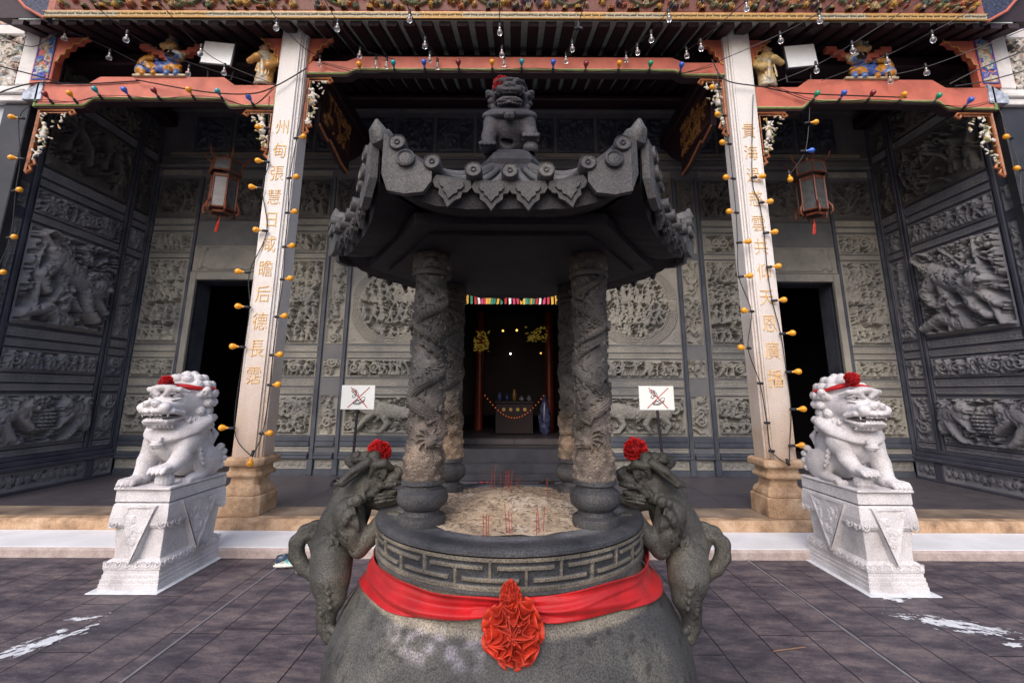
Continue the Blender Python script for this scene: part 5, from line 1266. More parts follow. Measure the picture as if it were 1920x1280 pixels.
# ------------------------------------------------------------------ stone lions (sculpted as one solid each)
def lion_mesh(h=.0075, variant='guard', seed=1):
    """lion about 1 m high, faces -Y, paw raised on +X side"""
    s = SDF((-.30, -.46, -.01), (.30, .42, 1.03), h); rr = random.Random(seed)
    # trunk
    s.ell((0, .10, .30), (.185, .24, .27), .03, rot=(R(-20), 0, 0)); s.ell((0, -.06, .40), (.205, .17, .20), .05); s.ell((0, .20, .16), (.20, .19, .15), .05)
    s.ell((0, .02, .52), (.19, .18, .14), .05)
    for d in (-1, 1):
        # haunch and hind foot
        s.ell((d*.175, .17, .155), (.085, .17, .155), .02); s.ell((d*.20, -.01, .045), (.055, .13, .045), .02)
        for t in range(4): s.ell((d*.20+(t-1.5)*.026, -.135, .03), (.015, .03, .026), .004)
        s.ell((d*.15, -.10, .40), (.10, .12, .12), .03)
        for i, (a, z) in enumerate(((.30, .10), (.33, .17), (.32, .24), (.27, .30))): s.curl((d*.21, a, z), .038, (d, .5, .2), .006)
    # planted front leg (-X) and raised leg (+X)
    if variant == 'guard':
        s.path([(-.15, -.13, .40), (-.165, -.17, .22), (-.17, -.20, .09)], [.085, .075, .068], .025); px, py, pz = -.17, -.25, .05
        s.path([(.14, -.12, .38), (.155, -.19, .25), (.13, -.25, .175)], [.085, .072, .062], .025); qx, qy, qz = .12, -.29, .165
    else:
        s.path([(-.17, -.13, .40), (-.195, -.16, .22), (-.20, -.19, .09)], [.082, .07, .062], .025); px, py, pz = -.20, -.22, .05
        s.path([(.17, -.13, .40), (.195, -.17, .26), (.20, -.20, .17)], [.082, .07, .06], .025); qx, qy, qz = .20, -.22, .15
    for x, y, z in ((px, py, pz), (qx, qy, qz)):
        s.ell((x, y, z), (.082, .10, .05), .02)
        for t in range(4):
            tx = x+(t-1.5)*.040; s.path([(tx, y-.05, z+.012), (tx, y-.095, z+.006), (tx, y-.115, z-.018)], [.023, .024, .020], .004)
            s.cone((tx, y-.128, z-.018), (tx, y-.138, z-.038), .009, .004, .002)
        for t in range(3): s.cone((x+(t-1)*.04, y-.13, z+.03), (x+(t-1)*.04, y-.06, z+.045), .004, .004, .003, sub=True)
    s.ell((-.02, -.10, .20), (.06, .03, .07), .02, sub=True)
    # ball under the raised paw
    s.ell((qx, qy-.005, qz-.10), (.075, .075, .07), 0)
    for i in range(7):
        a = i*PI/7; s.torus((qx, qy-.005, qz-.10), .076, .006, rot=(PI/2, 0, a), k=.002, sub=True)
    s.torus((qx, qy-.005, qz-.10), .076, .007, k=.002, sub=True)
    # leg tufts
    for d in (-1, 1):
        for i in range(4): s.path([(d*.215, -.08+.02*i, .36-.05*i), (d*.235, -.05+.02*i, .31-.05*i), (d*.215, -.02+.02*i, .27-.05*i)], [.012, .014, .005], .005)
    # collar cape with a bell
    s.ell((0, -.06, .535), (.272, .262, .095), .006, rot=(R(26), 0, 0)); s.torus((0, -.062, .532), .262, .010, rot=(R(26), 0, 0), k=.004, sc=(1.0, .965))
    for q in (.228, .20): s.torus((0, -.062, .560), q, .004, rot=(R(26), 0, 0), k=.003, sc=(1.0, .965))
    for i in range(26):
        a = PI+i/25*PI; s.ell((.165*math.cos(a), -.055+.155*math.sin(a), .60+.4*.155*math.sin(a)), (.012, .012, .010), .004)
    for i in range(-3, 4): s.cone((i*.045, -.245, .475), (i*.052, -.16, .56), .006, .005, .004, sub=True)
    s.box((0, -.305, .435), (.055, .02, .022), .008, .004)
    s.ell((0, -.30, .385), (.052, .045, .047), .006); s.torus((0, -.30, .385), .049, .006, k=.003); s.cone((0, -.345, .36), (0, -.305, .34), .008, .008, .002, sub=True)
    # head
    s.ell((0, .0, .76), (.185, .20, .19), .03); s.ell((0, -.13, .73), (.15, .16, .13), .04)
    s.box((0, -.245, .70), (.125, .115, .045), .035, .03)                      # upper jaw
    s.box((0, -.215, .585), (.112, .105, .022), .02, .02)                      # lower jaw
    s.path([(-.125, -.22, .648), (-.08, -.33, .636), (0, -.36, .632), (.08, -.33, .636), (.125, -.22, .648)], [.010, .013, .013, .013, .010], .008, sub=True); s.box((0, -.25, .635), (.10, .10, .012), .010, .008, sub=True)           # open mouth
    s.ell((0, -.18, .628), (.07, .11, .014), .004)                             # tongue
    for i in range(-3, 4):
        if abs(i) == 3: s.cone((i*.034, -.305, .662), (i*.034, -.308, .632), .011, .006, .004)
        else: s.box((i*.030, -.335+abs(i)*.004, .655), (.012, .01, .014), .004, .001); s.box((i*.028, -.312, .613), (.011, .008, .010), .003, .001)
    for d in (-1, 1):
        s.path([(d*.02, -.36, .675), (d*.075, -.345, .685), (d*.125, -.29, .675), (d*.14, -.20, .655), (d*.135, -.15, .62)], [.016, .02, .02, .018, .013], .008)   # upper lip
        s.path([(d*.01, -.325, .60), (d*.07, -.315, .597), (d*.115, -.26, .60), (d*.13, -.18, .62)], [.013, .014, .014, .012], .006)
        s.ell((d*.035, -.355, .735), (.034, .034, .028), .010); s.ell((d*.04, -.388, .727), (.010, .012, .009), .002, sub=True)
        s.ell((d*.085, -.335, .705), (.045, .035, .028), .012)
        s.ell((d*.088, -.232, .798), (.044, .035, .022), .006, sub=True); s.ell((d*.086, -.216, .797), (.036, .036, .022), .002)
        s.path([(d*.045, -.262, .800), (d*.088, -.270, .816), (d*.130, -.235, .802)], [.006, .009, .006], .005)
        s.path([(d*.03, -.275, .805), (d*.075, -.285, .845), (d*.125, -.25, .845), (d*.16, -.19, .825)], [.018, .022, .02, .012], .008)   # brow
        s.path([(d*.05, -.27, .765), (d*.09, -.275, .762), (d*.13, -.235, .775)], [.009, .010, .008], .006)
        s.path([(d*.17, -.07, .80), (d*.215, -.06, .84), (d*.225, -.03, .80)], [.03, .028, .02], .012); s.ell((d*.215, -.085, .81), (.012, .012, .022), .004, sub=True)
        for i in range(5): s.path([(d*(.12+.004*i), -.14+.03*i, .60-.004*i), (d*(.165+.006*i), -.15+.04*i, .585-.004*i), (d*(.17+.006*i), -.15+.045*i, .62)], [.012, .015, .006], .005)
    s.ell((0, -.36, .755), (.028, .026, .020), .012); s.ell((0, -.245, .86), (.09, .06, .03), .02)
    for i in range(3): s.cone((-.05, -.335+.03*i, .765+.016*i), (.05, -.335+.03*i, .765+.016*i), .004, .004, .003, sub=True)
    # beard
    for i in range(-4, 5): s.path([(i*.025, -.30+abs(i)*.008, .575), (i*.027, -.31+abs(i)*.01, .55), (i*.026, -.285+abs(i)*.01, .535)], [.011, .012, .005], .004)
    # mane: tight snail curls over the crown, cheeks and nape
    for row, (el, n_) in enumerate(((80, 4), (58, 9), (36, 12), (14, 13), (-8, 13), (-30, 12))):
        for i in range(n_):
            az = (i+.5*(row % 2))/n_*2*PI; x, y, z = math.cos(R(el))*math.cos(az), math.cos(R(el))*math.sin(az), math.sin(R(el))
            if y < -.45 and el < 50: continue
            if y < -.15 and el < 20 and abs(x) < .5: continue
            s.curl((x*.195, y*.195+.005, .765+z*.20), .043 if el > 0 else .040, (x, y, z), .005)
    for i in range(9):
        az = PI*(i/8); 
        for q in range(2): s.curl((.20*math.cos(az), .03+.19*math.sin(az), .60-.07*q), .036, (math.cos(az), math.sin(az)*.9+.1, 0), .005)
    # flame tail up the back
    s.path([(0, .34, .12), (0, .385, .25), (0, .36, .40)], [.04, .045, .03], .02)
    for d in (-1, 0, 1): s.path([(d*.03, .36, .30), (d*.07, .37, .42), (d*.05, .34, .50)], [.03, .028, .008], .01)
    if variant == 'guard': s.box((0, -.01, -.0), (.25, .375, .014), .004, .003)
    return s.mesh()
LV, LF = lion_mesh(.0068)
def big_head(V):
    V = np.array(V); z = V[:, 2]; t = np.clip((z-.50)/.12, 0, 1); t = t*t*(3-2*t); f = 1+.13*t
    V[:, 0] *= f; V[:, 1] = V[:, 1]*f-.015*t; V[:, 2] = np.where(z < .55, z*.50/.55, .50+(z-.55)*(.5/.45)); return V
LV = big_head(LV)
def place(V, F, loc, sc, mirror, rotz=0.0):
    P = np.array(V)*np.array(sc if hasattr(sc, '__len__') else (sc,)*3)
    if mirror: P[:, 0] *= -1; F = F[:, ::-1]
    c, s_ = math.cos(rotz), math.sin(rotz); P = P @ np.array([[c, s_, 0], [-s_, c, 0], [0, 0, 1]])
    return P+np.array(loc), F
LYc = 4.50
PED = {}
for sg, side in ((-1, 'left'), (1, 'right')):
    x = 3.148*sg
    ped = empty('lion_pedestal', (x, 4.5, 0), 'white carved stone pedestal under the white lion at %s, with %s' % (side, 'the streak of white paint on the paving before it' if sg > 0 else 'its base nearest the long white paint spill') if False else ('white stone pedestal with hanging cloth carving, carrying the lion with red flower on the %s end of the row' % side), 'pedestal')
    hx, hy = .245, .40
    later = {}
    def blk(name, prof, mat='white_granite', par=ped, hold=False):
        mb = MB(); V = []; m = len(prof)
        for ex, z in prof:
            X_, Y_ = hx+ex, hy+ex; V += [(x-X_, 4.5-Y_, z), (x+X_, 4.5-Y_, z), (x+X_, 4.5+Y_, z), (x-X_, 4.5+Y_, z)]
        F = [(i*4+j, i*4+(j+1) % 4, (i+1)*4+(j+1) % 4, (i+1)*4+j) for i in range(m-1) for j in range(4)]+[(3, 2, 1, 0), tuple((m-1)*4+j for j in range(4))]
        mb.add(V, F)
        if hold: later[name] = mb; return None
        return mb.build(name, mat, par, bevel=.006)
    base = blk('stepped_foot', [(.0, .0), (.0, .050), (-.004, .054), (-.004, .085), (-.010, .089), (-.010, .118), (-.016, .122), (-.016, .148), (-.010, .158), (-.008, .18), (-.018, .212), (-.045, .232)], hold=True)
    dado = blk('dado', [(-.052, .225), (-.050, .30), (-.038, .47)])
    top = blk('upper_block', [(-.045, .465), (-.020, .475), (-.004, .50), (-.002, .56), (-.012, .655), (-.020, .668)], hold=True)
    slab = blk('top_slab', [(-.018, .676), (-.014, .684), (-.014, .768), (-.018, .774)])
    blk('joint', [(-.03, .667), (-.03, .677)], 'slate')
    # hanging triangular cloths carved on each face, and a petal row on the foot and upper block
    def face_frames():
        return (((0, -1), hx, 4.5-hy, True), ((1, 0), hy, x+hx, False), ((-1, 0), hy, x-hx, False), ((0, 1), hx, 4.5+hy, True))
    for (nx_, ny_), hw_, pos, isx in face_frames():
        T = np.array([1.0, 0]) if isx else np.array([0, 1.0]); Nn = np.array([nx_, ny_], float); C0 = np.array([x, 4.5]) if False else (np.array([x, pos]) if isx else np.array([pos, 4.5]))
        wd = hw_*.60
        f = HF(2*wd, .45, .006, 0.0); rr = random.Random(9)
        fill = [(.0, .0)]
        for i in range(int(30*wd/.15)):
            f.r = rr; xx, yy = rr.uniform(0, 2*wd), rr.uniform(0, .45)
            if rr.random() < .5: f.curlst(xx, yy, .03, .008, rr.choice((-1, 1)), rr.uniform(0, 6), n=9)
            else: f.ell(xx, yy, .03, .012, .007, rr.uniform(0, 3))
        X_, Y_ = np.meshgrid(f.x, f.y); v = (.45-Y_)/.45; u = np.abs(X_-wd)/wd; edge = 1-v*1.0; ins_ = (u < edge)
        bd = (u > edge-.10) | (v < .05); Hh = np.where(bd, .010, np.clip(f.H, 0, .009)); Hh = np.where(ins_, Hh+.016*(1+.9*v), -.04)
        f.H = Hh; zbot = .205
        O = (C0[0]-T[0]*wd+Nn[0]*.0, C0[1]-T[1]*wd, zbot); U_ = (T[0], T[1], 0)
        V_, F_, C_ = f.mesh(O, U_, UZ, (nx_, ny_, 0)); V_ = np.array(V_); V_[:, :2] -= Nn*.012
        keep = f.H.reshape(-1) > -.02; F_ = F_[keep[F_].all(1)]
        # close the cloth's edge back into the block
        obj('hanging_cloth', V_, F_, 'white_granite', ped)
        sk = MB(); zt_ = .655; 
        a = C0-T*wd; b_ = C0+T*wd; c_ = C0
        for p, q, z_p, z_q in ((a, c_, zt_, .205), (b_, c_, zt_, .205)):
            o1 = Nn*.010; V4 = [(*(p+o1), z_p), (*(q+o1*2.0), z_q), (*(q-Nn*.06), z_q), (*(p-Nn*.06), z_p)]
            sk.add(V4, [(0, 1, 2, 3)])
        so_ = obj('cloth_side', np.concatenate(sk.V), sk.F, 'white_granite', ped)
        pt = MB(); npet = int(round(hw_*2/.085))
        for i in range(npet):
            cpt = C0+T*(-hw_+(i+.5)*2*hw_/npet)
            for zz, so in ((.195, -.016), (.50, -.004)):
                if zz > .3 and abs(i+.5-npet/2) < npet*.30: continue
                c3 = cpt+Nn*so
                P = [(*(c3-T*.032+Nn*.002), zz+.022), (*(c3-T*.028+Nn*.006), zz-.008), (*(c3+Nn*.010), zz-.024), (*(c3+T*.028+Nn*.006), zz-.008), (*(c3+T*.032+Nn*.002), zz+.022)]
                pt = later['stepped_foot' if zz < .3 else 'upper_block']; pt.tube(P, .006, 5); pt.tube([(*(c3-T*.014+Nn*.006), zz+.016), (*(c3+Nn*.010), zz-.006), (*(c3+T*.014+Nn*.006), zz+.016)], .005, 5)
    for nm_, mb_ in later.items(): mb_.build(nm_, 'white_granite', ped)
    PED[sg] = ped
    V_, F_ = place(LV, LF, (x, LYc-.01, .786), (.96, 1.04, 1.0), sg > 0)
    lo = obj('stone_lion', V_, F_, 'white_granite', smooth=True, origin=(x, LYc, .774))
    tag(lo, 'seated white stone lion whose %s paw rests on a ball, red flower at its outer brow' % ('right-hand' if sg < 0 else 'left-hand') if False else ('white stone guardian lion on the pedestal left of the burner' if sg < 0 else 'white stone guardian lion on the pedestal right of the burner'), 'lion statue')
PED[-1]['label'] = 'white carved stone pedestal left of the burner, under the left guardian lion'
PED[1]['label'] = 'white carved stone pedestal right of the burner, under the right guardian lion'

# finial lion on the burner roof
FV, FF_ = lion_mesh(.010, 'finial', 3)
V_, F_ = place(FV, FF_, (BX-.012, BY-.02, 2.795), (.54, .44, .465), False)
obj('finial_lion', V_, F_, 'burner_dark', burner, smooth=True, col=np.full((len(V_), 3), 1.5))

# ------------------------------------------------------------------ beasts climbing the burner
def beast():
    """left-hand beast in burner-local x (negative = outwards), y, z; it leans over the bowl rim"""
    s = SDF((-1.10, -.30, .42), (-.42, .34, 1.50), .0058)
    P = lambda px, py, y=0.0: (atY(px, py, BY+y)[0]-BX, y, atY(px, py, BY+y)[2])
    def E(px, py, r, k=.02, y=0.0, rot=None, sub=False): s.ell(P(px, py, y), r, k, rot, sub)
    def S(px, py, d, off=.0):     # the point of the surface facing side d
        y = d*.10
        for _ in range(3):
            q = P(px, py, y); i = int(np.clip(round((q[0]-s.lo[0])/s.h), 0, s.n[0]-1)); k = int(np.clip(round((q[2]-s.lo[2])/s.h), 0, s.n[2]-1)); col = s.d[i, :, k]; js = np.nonzero(col < 0)[0]
            if not len(js): break
            y = s.lo[1]+s.h*(js[-1] if d > 0 else js[0])+d*off
        return P(px, py, y)
    # back and trunk arching up to the rim
    s.path([P(622, 1058), P(624, 1018), P(638, 980), P(655, 948), P(672, 920)], [.090, .086, .086, .083, .078], .025)
    E(656, 985, (.070, .105, .095), .025); E(664, 960, (.07, .12, .07), .02)
    for d, fy in ((-1, -.15), (1, .14)):     # hind legs stretched down the belly of the bowl
        s.path([P(622, 1050, fy*.55), P(620, 1085, fy*.9), P(622, 1118, fy), P(613, 1150, fy), P(612, 1172, fy)], [.090, .078, .056, .037, .034], .016)
        s.path([P(600, 1138, fy), P(607, 1152, fy), P(609, 1172, fy)], [.016, .026, .026], .008)
        s.path([P(609, 1168, fy), P(620, 1190, fy), P(630, 1197, fy)], [.031, .032, .020], .010)
        for t in (-1.5, -.5, .5, 1.5): s.path([P(621, 1178, fy+t*.020), P(631, 1186, fy+t*.024), P(636, 1199, fy+t*.024)], [.014, .015, .009], .003)
        for i in range(5): s.path([P(604+i*1, 1100+i*10, fy+d*.045), P(598+i*1, 1110+i*10, fy+d*.05), P(604+i, 1120+i*10, fy+d*.042)], [.007, .009, .003], .003)
        for i in range(4): s.path([P(634, 1062+i*11, fy+d*.06), P(640, 1072+i*11, fy+d*.045), P(636, 1082+i*11, fy+d*.05)], [.003, .004, .003], .003, sub=True)
    for fy in (-.125, .12):                  # forelegs folded, paws on the rim
        s.path([P(655, 962, fy*.75), P(662, 998, fy), P(673, 1026, fy)], [.066, .058, .040], .014)
        s.path([P(673, 1028, fy), P(690, 1008, fy), P(712, 983, fy), P(734, 972, fy*.95)], [.038, .040, .037, .035], .008)
        for t in (-1, 0, 1): s.path([P(732, 966, fy+t*.022), P(745, 967, fy+t*.024), P(750, 980, fy+t*.024)], [.016, .017, .009], .003)
        
        for q in range(4): s.path([P(648+q*7, 958+q*3, fy*1.42), P(650+q*7, 975+q*3, fy*1.44), P(656+q*6, 990+q*2, fy*1.40)], [.007, .009, .004], .003)
    # head: skull, snout, open jaws
    E(688, 905, (.082, .092, .088), .02); E(714, 896, (.08, .075, .046), .02, rot=(0, R(8), 0)); E(738, 893, (.045, .066, .036), .014)
    s.path([P(696, 934), P(720, 940), P(742, 934)], [.045, .038, .026], .012)
    s.box(P(733, 916), (.056, .12, .014), .008, .005, sub=True)
    for q, z in ((-.055, 0), (.055, 0), (0, .01)): s.path([P(712, 921, q), P(732, 922, q), P(742, 919, q)], [.012, .014, .008], .005)
    for d in (-1, 1):
        s.path([P(698, 926, d*.085), P(714, 910, d*.088), P(733, 908, d*.074), P(749, 905, d*.03)], [.014, .016, .015, .012], .004)
        for q in range(3): s.path([P(700+q*2, 930+q*6, d*.088), P(718, 926+q*7, d*.085), P(740, 924+q*6, d*.055)], [.006, .007, .005], .003)
        s.ell(P(711, 886, d*.066), (.030, .022, .026), .003); s.ell(P(713, 886, d*.088), (.011, .008, .011), .001, sub=True)
        s.torus(P(711, 886, d*.072), .030, .007, rot=(PI/2, 0, 0), k=.003)
        s.path([P(694, 892, d*.075), P(702, 872, d*.088), P(720, 868, d*.080), P(734, 876, d*.055)], [.012, .019, .020, .012], .004)
        s.path([P(740, 878, d*.028), P(750, 884, d*.042), P(745, 893, d*.048), P(737, 889, d*.045)], [.017, .018, .013, .008], .004)
        s.path([P(712, 862, d*.045), P(690, 866, d*.095), P(664, 884, d*.118), P(642, 904, d*.125), P(628, 908, d*.12)], [.014, .021, .025, .020, .006], .004)
        s.path([P(700, 872, d*.115), P(668, 888, d*.14), P(645, 904, d*.143)], [.005, .008, .004], .003, sub=True)
        for i in range(6): s.curl(P(662+i*8, 866-((i % 2)*9), d*(.045+.022*(i % 2))), .029, (-.3, d*.8, .7), .003)
        for i in range(7): s.ell(P(742-i*8, 907+i*.6, d*(.078-.002*i)), (.006, .007, .012), .001)
        for row in range(3):                # locks of the mane, combed back in rows
            for i in range(7):
                x0, y0 = 690-i*8-row*9, 912+i*13+row*6
                s.path([S(x0, y0, d), S(x0-8, y0+11, d), S(x0-11, y0+24, d), S(x0-6, y0+34, d)], [.008, .013, .010, .003], .002)
                s.path([S(x0+3, y0+4, d, .008), S(x0-5, y0+16, d, .010), S(x0-7, y0+28, d, .008)], [.003, .004, .003], .001, sub=True)
    for i in range(7): s.curl(P(658+i*8, 862-i*1.5, 0), .029, (-.4, 0, .9), .003)
    for d in (-1, 1):                # muscle lines, ribs and flame tufts cut over the flanks
        for i in range(5): s.path([S(622+i*7, 1000+i*2, d, .003), S(628+i*7, 1020+i*2, d, .003), S(640+i*6, 1036, d, .003)], [.003, .005, .003], .002, sub=True)
        s.path([S(612, 1040, d, .003), S(622, 1024, d, .003), S(640, 1024, d, .003), S(650, 1044, d, .003)], [.004, .006, .006, .004], .003, sub=True)
        for i in range(4): s.path([S(606+i*3, 1092+i*14, d, .0), S(614+i*2, 1100+i*13, d, .004), S(612+i*2, 1112+i*12, d, .0)], [.006, .009, .003], .002)
        for q in range(3): s.path([S(700+q*6, 876+q*5, d, .0), S(712+q*5, 900+q*3, d, .0), S(704+q*5, 914+q*3, d, 0)], [.003, .005, .003], .001, sub=True)
        for i in range(4): s.curl(S(690-i*10, 930+i*4, d), .024, (-.1, d, .2), .002)
    for i in range(9): s.path([P(646-i*3.4, 914+i*14), P(630-i*3.0, 922+i*14), P(627-i*2.6, 942+i*14)], [.014, .015, .004], .004)
    # curled bushy tail, standing clear of the back
    s.path([P(603, 1082), P(588, 1078), P(568, 1062), P(556, 1040), P(557, 1016), P(572, 1001), P(590, 1003), P(598, 1016)], [.022, .026, .030, .034, .034, .030, .022, .010], .008)
    s.path([P(560, 1016), P(572, 996), P(592, 984), P(611, 972)], [.030, .030, .022, .004], .008)
    s.path([P(604, 1040), P(592, 1030), P(582, 1014)], [.03, .022, .015], .008)
    for q in (-1, 0, 1):
        for e_ in (-1, 1): s.path([P(557+q*6, 1052, e_*.034), P(551+q*7, 1030, e_*.036), P(556+q*7, 1006, e_*.034), P(574+q*5, 992+q*5, e_*.030), P(594, 984+q*4, e_*.02)], [.007, .009, .009, .008, .005], .002, sub=True)
    return s.mesh()
BV, BF = beast()
for sg in (-1, 1):
    P_ = np.array(BV); F_ = BF
    if sg > 0: P_ = P_*np.array([-1, 1, 1]); F_ = BF[:, ::-1]
    nz = vnoise3(P_*7, 11)[:, None]; hd = np.clip((BV[:, 2:3]-1.12)/.12, 0, 1); C_ = np.array([.98, .96, .86])*(.36+.60*nz)*(1-.30*hd)
    P_ = P_+np.array([BX, BY, 0])
    obj('climbing_beast', P_, F_, 'burner', burner, smooth=True, col=C_)
# ------------------------------------------------------------------ red cloth: rosettes, sash, head ribbons
def rosette_parts(c, Rr, seed_, mat, squash=(1, 1, 1), nloop=60, face=(0, -1, .1), w=.42):
    """a ball of gathered ribbon: frilled layers, one round the other"""
    rr = random.Random(seed_); mb = MB(); fc = Vector(face).normalized(); a = fc.orthogonal().normalized(); b_ = fc.cross(a)
    L_ = 7
    for k in range(L_):
        th0 = (.10+.30*k)*1.0; n_f = max(3, int(4+8*math.sin(min(th0, PI/2)))) ; nseg = n_f*12; n2 = 7; V = []
        p1, p2, p3 = (rr.uniform(0, 6) for _ in range(3)); A = .34 if k else .26
        for i in range(nseg+1):
            ph = 2*PI*i/nseg
            wav = math.sin(n_f*ph+p1+.9*math.sin(2*ph+p2)); wav = math.copysign(abs(wav)**.7, wav)
            tall = 1+.10*math.sin(3*ph+p3)+.06*math.sin(7*ph+p2)
            for j in range(n2+1):
                v = j/n2; th = th0+A*wav*v**1.1+.05*math.sin(5*ph+p3+v*3); r_ = Rr*(.35+.66*v*tall)-Rr*.06*v*v*(1+wav)
                ph2 = ph+.16*v*math.cos(n_f*ph+p1)/max(.35, math.sin(th0)+.2)
                P = (fc*math.cos(th)+(a*math.cos(ph2)+b_*math.sin(ph2))*math.sin(th))*r_
                V.append((c[0]+P.x*squash[0], c[1]+P.y*squash[1], c[2]+P.z*squash[2]))
        F = [(p*(n2+1)+q, p*(n2+1)+q+1, (p+1)*(n2+1)+q+1, (p+1)*(n2+1)+q) for p in range(nseg) for q in range(n2)]
        mb.add(V, F)
    mb.lathe([(Rr*.1, -Rr*.55), (Rr*.45, -Rr*.3), (Rr*.52, 0), (Rr*.45, Rr*.3), (Rr*.1, Rr*.55)], c[0], c[1], 14, cz=c[2])
    return mb
def rosette(name, c, Rr, seed_, mat, parent=None, **k):
    mb = rosette_parts(c, Rr, seed_, mat, **k); V = np.concatenate(mb.V)
    o = obj(name, V, mb.F, mat, parent, smooth=True, origin=None if parent else (c[0], c[1], c[2]-Rr))
    md = o.modifiers.new('Solid', 'SOLIDIFY'); md.thickness = Rr*.012
    return o
def neck_r(z): return .583+.012*np.clip((.90-z)/.03, 0, 1)+np.clip(.855-z, 0, 1)*1.15
na, nz_ = 720, 26; th = np.linspace(0, 2*PI, na, endpoint=False)
fr_ = (-PI/2-th+PI) % (2*PI)-PI                # angle from the front
af = np.abs(fr_)
gather = np.exp(-(af/.16)**2)
ztop = .951-.020*np.clip((af-.3)/1.2, 0, 1)+.006*np.sin(fr_*9+1)-.006*gather-.01*np.exp(-((fr_-.75)/.12)**2)
zbot = .876-.062*np.clip((af-.15)/1.3, 0, 1)**1.0+.005*np.sin(fr_*7)+.018*gather
vv_ = np.linspace(0, 1, nz_)[:, None]
Z_ = ztop+(zbot-ztop)*vv_
wr = .0075*np.sin(vv_*PI*2.2+fr_*3+1.5*np.sin(fr_*2))+.004*np.sin(vv_*PI*5+fr_*5.0)*np.exp(-af*.9)+.005*vnoise2(np.tile(fr_*5+40, (nz_, 1)), vv_*3.5+fr_*2.2+20, 5)+.008*np.exp(-((vv_-.35-.30*(fr_+.9))/.10)**2)*(fr_ < .2)
Rd = neck_r(Z_)+.010+wr+.006*np.clip((Z_-.93)/.015, 0, 1)
P = np.stack([BX+Rd*np.cos(th), BY+Rd*np.sin(th), Z_], -1).reshape(-1, 3)
i_ = np.arange(nz_-1)[:, None]*na+np.arange(na)[None, :]; j_ = np.arange(nz_-1)[:, None]*na+(np.arange(na)[None, :]+1) % na
sash = empty('satin_sash', (BX, BY, .87), 'wide red satin sash round the burner neck with a big ruffled rosette', 'sash')
so_ = obj('sash_band', P, np.stack([i_, i_+na, j_+na, j_], -1).reshape(-1, 4), 'red_satin', sash, smooth=True)
md = so_.modifiers.new('Solid', 'SOLIDIFY'); md.thickness = .003; md.offset = -1
c = atY(962, 1183, 1.60); rosette('rosette', c, .092, 3, 'orange_satin', sash, squash=(1.06, .8, 1.06), nloop=85, w=.5)
mb = MB()   # the knot sticking up over the rosette
c2 = atY(957, 1118, 1.60); rosette('rosette_top_fold', c2, .036, 8, 'orange_satin', sash, squash=(1, .8, 1.3), nloop=16, w=.8)
for (px, py, Y, r_, sd, nm, lb) in ((711, 847, BY-.02, .056, 11, 'red_rosette', 'small round red rosette on the head of the climbing beast left of the bowl'), (1191, 843, BY-.02, .056, 12, 'red_rosette', 'small red rosette on the head of the climbing beast right of the bowl'), (942, 160, BY-.11, .050, 13, 'red_rosette', 'red rosette on top of the dark stone lion crowning the burner roof')):
    c = atY(px, py, Y); o = rosette(nm, c, r_, sd, 'red_satin', nloop=34, w=.6, squash=(1, .8, 1)); tag(o, lb, 'rosette', 'small red rosettes on the burner beasts')
for sg, px, py in ((-1, 312, 718), (1, 1597, 711)):
    x = 3.148*sg; c = atY(px, py, 4.19)
    rb = empty('head_ribbon', (x, 4.45, 1.66), 'red ribbon and rosette tied round the brow of the %s white lion' % ('left' if sg < 0 else 'right'), 'ribbon')
    rosette('rosette', c, .068, 20+sg, 'red_satin', rb, nloop=44, w=.55, squash=(1, .8, 1))
    n_ = 90; V = []
    for i in range(n_):
        a = 2*PI*i/n_; rx, ry = .224, .243; cx_, cy_ = x, 4.468
        zc = 1.628-.010*sg*math.cos(a)*-1-.010*math.sin(a); d = min(abs((a-math.atan2(c[1]-cy_, c[0]-cx_)+PI) % (2*PI)-PI), 1); zc = zc+(c[2]-zc)*max(0, 1-d/1.0)*.55
        hw = .020+.004*math.sin(a*5)
        for q in (-1, 0, 1): k_ = 1+(.0 if q else .03); V.append((cx_+rx*k_*math.cos(a), cy_+ry*k_*math.sin(a), zc+q*hw))
    F = [(i*3+q, ((i+1) % n_)*3+q, ((i+1) % n_)*3+q+1, i*3+q+1) for i in range(n_) for q in (0, 1)]
    o = obj('ribbon_band', V, F, 'red_satin', rb, smooth=True); md = o.modifiers.new('Solid', 'SOLIDIFY'); md.thickness = .006

# ------------------------------------------------------------------ light strings
def lathe_mesh(name, prof, n, mat):
    mb = MB().lathe(prof, 0, 0, n); me = raw_mesh(name, np.concatenate(mb.V), mb.F, mat, True)
    bm = bmesh.new(); bm.from_mesh(me); bmesh.ops.recalc_face_normals(bm, faces=bm.faces); bm.to_mesh(me); bm.free(); return me
BP = [(.012, .0), (.013, .018), (.020, .034), (.034, .056), (.038, .074), (.034, .092), (.020, .106), (.004, .111)]
BMESH = {k: lathe_mesh('bulb', BP, 16, 'bulb_'+k) for k in ('yellow', 'blue', 'teal', 'green', 'red')}
BMESH['clear'] = lathe_mesh('bulb', [(a*.92, b) for a, b in BP], 16, 'glass')
SOCK = lathe_mesh('socket', [(.006, -.075), (.016, -.07), (.018, -.03), (.017, -.005), (.010, .004)], 10, 'rubber')
CAP = lathe_mesh('bulb_cap', [(.011, -.004), (.0125, .0), (.0125, .02), (.010, .024)], 10, 'bulb_base')
FIL = lathe_mesh('filament', [(.002, .02), (.006, .045), (.012, .062), (.004, .070)], 6, 'bulb_base')
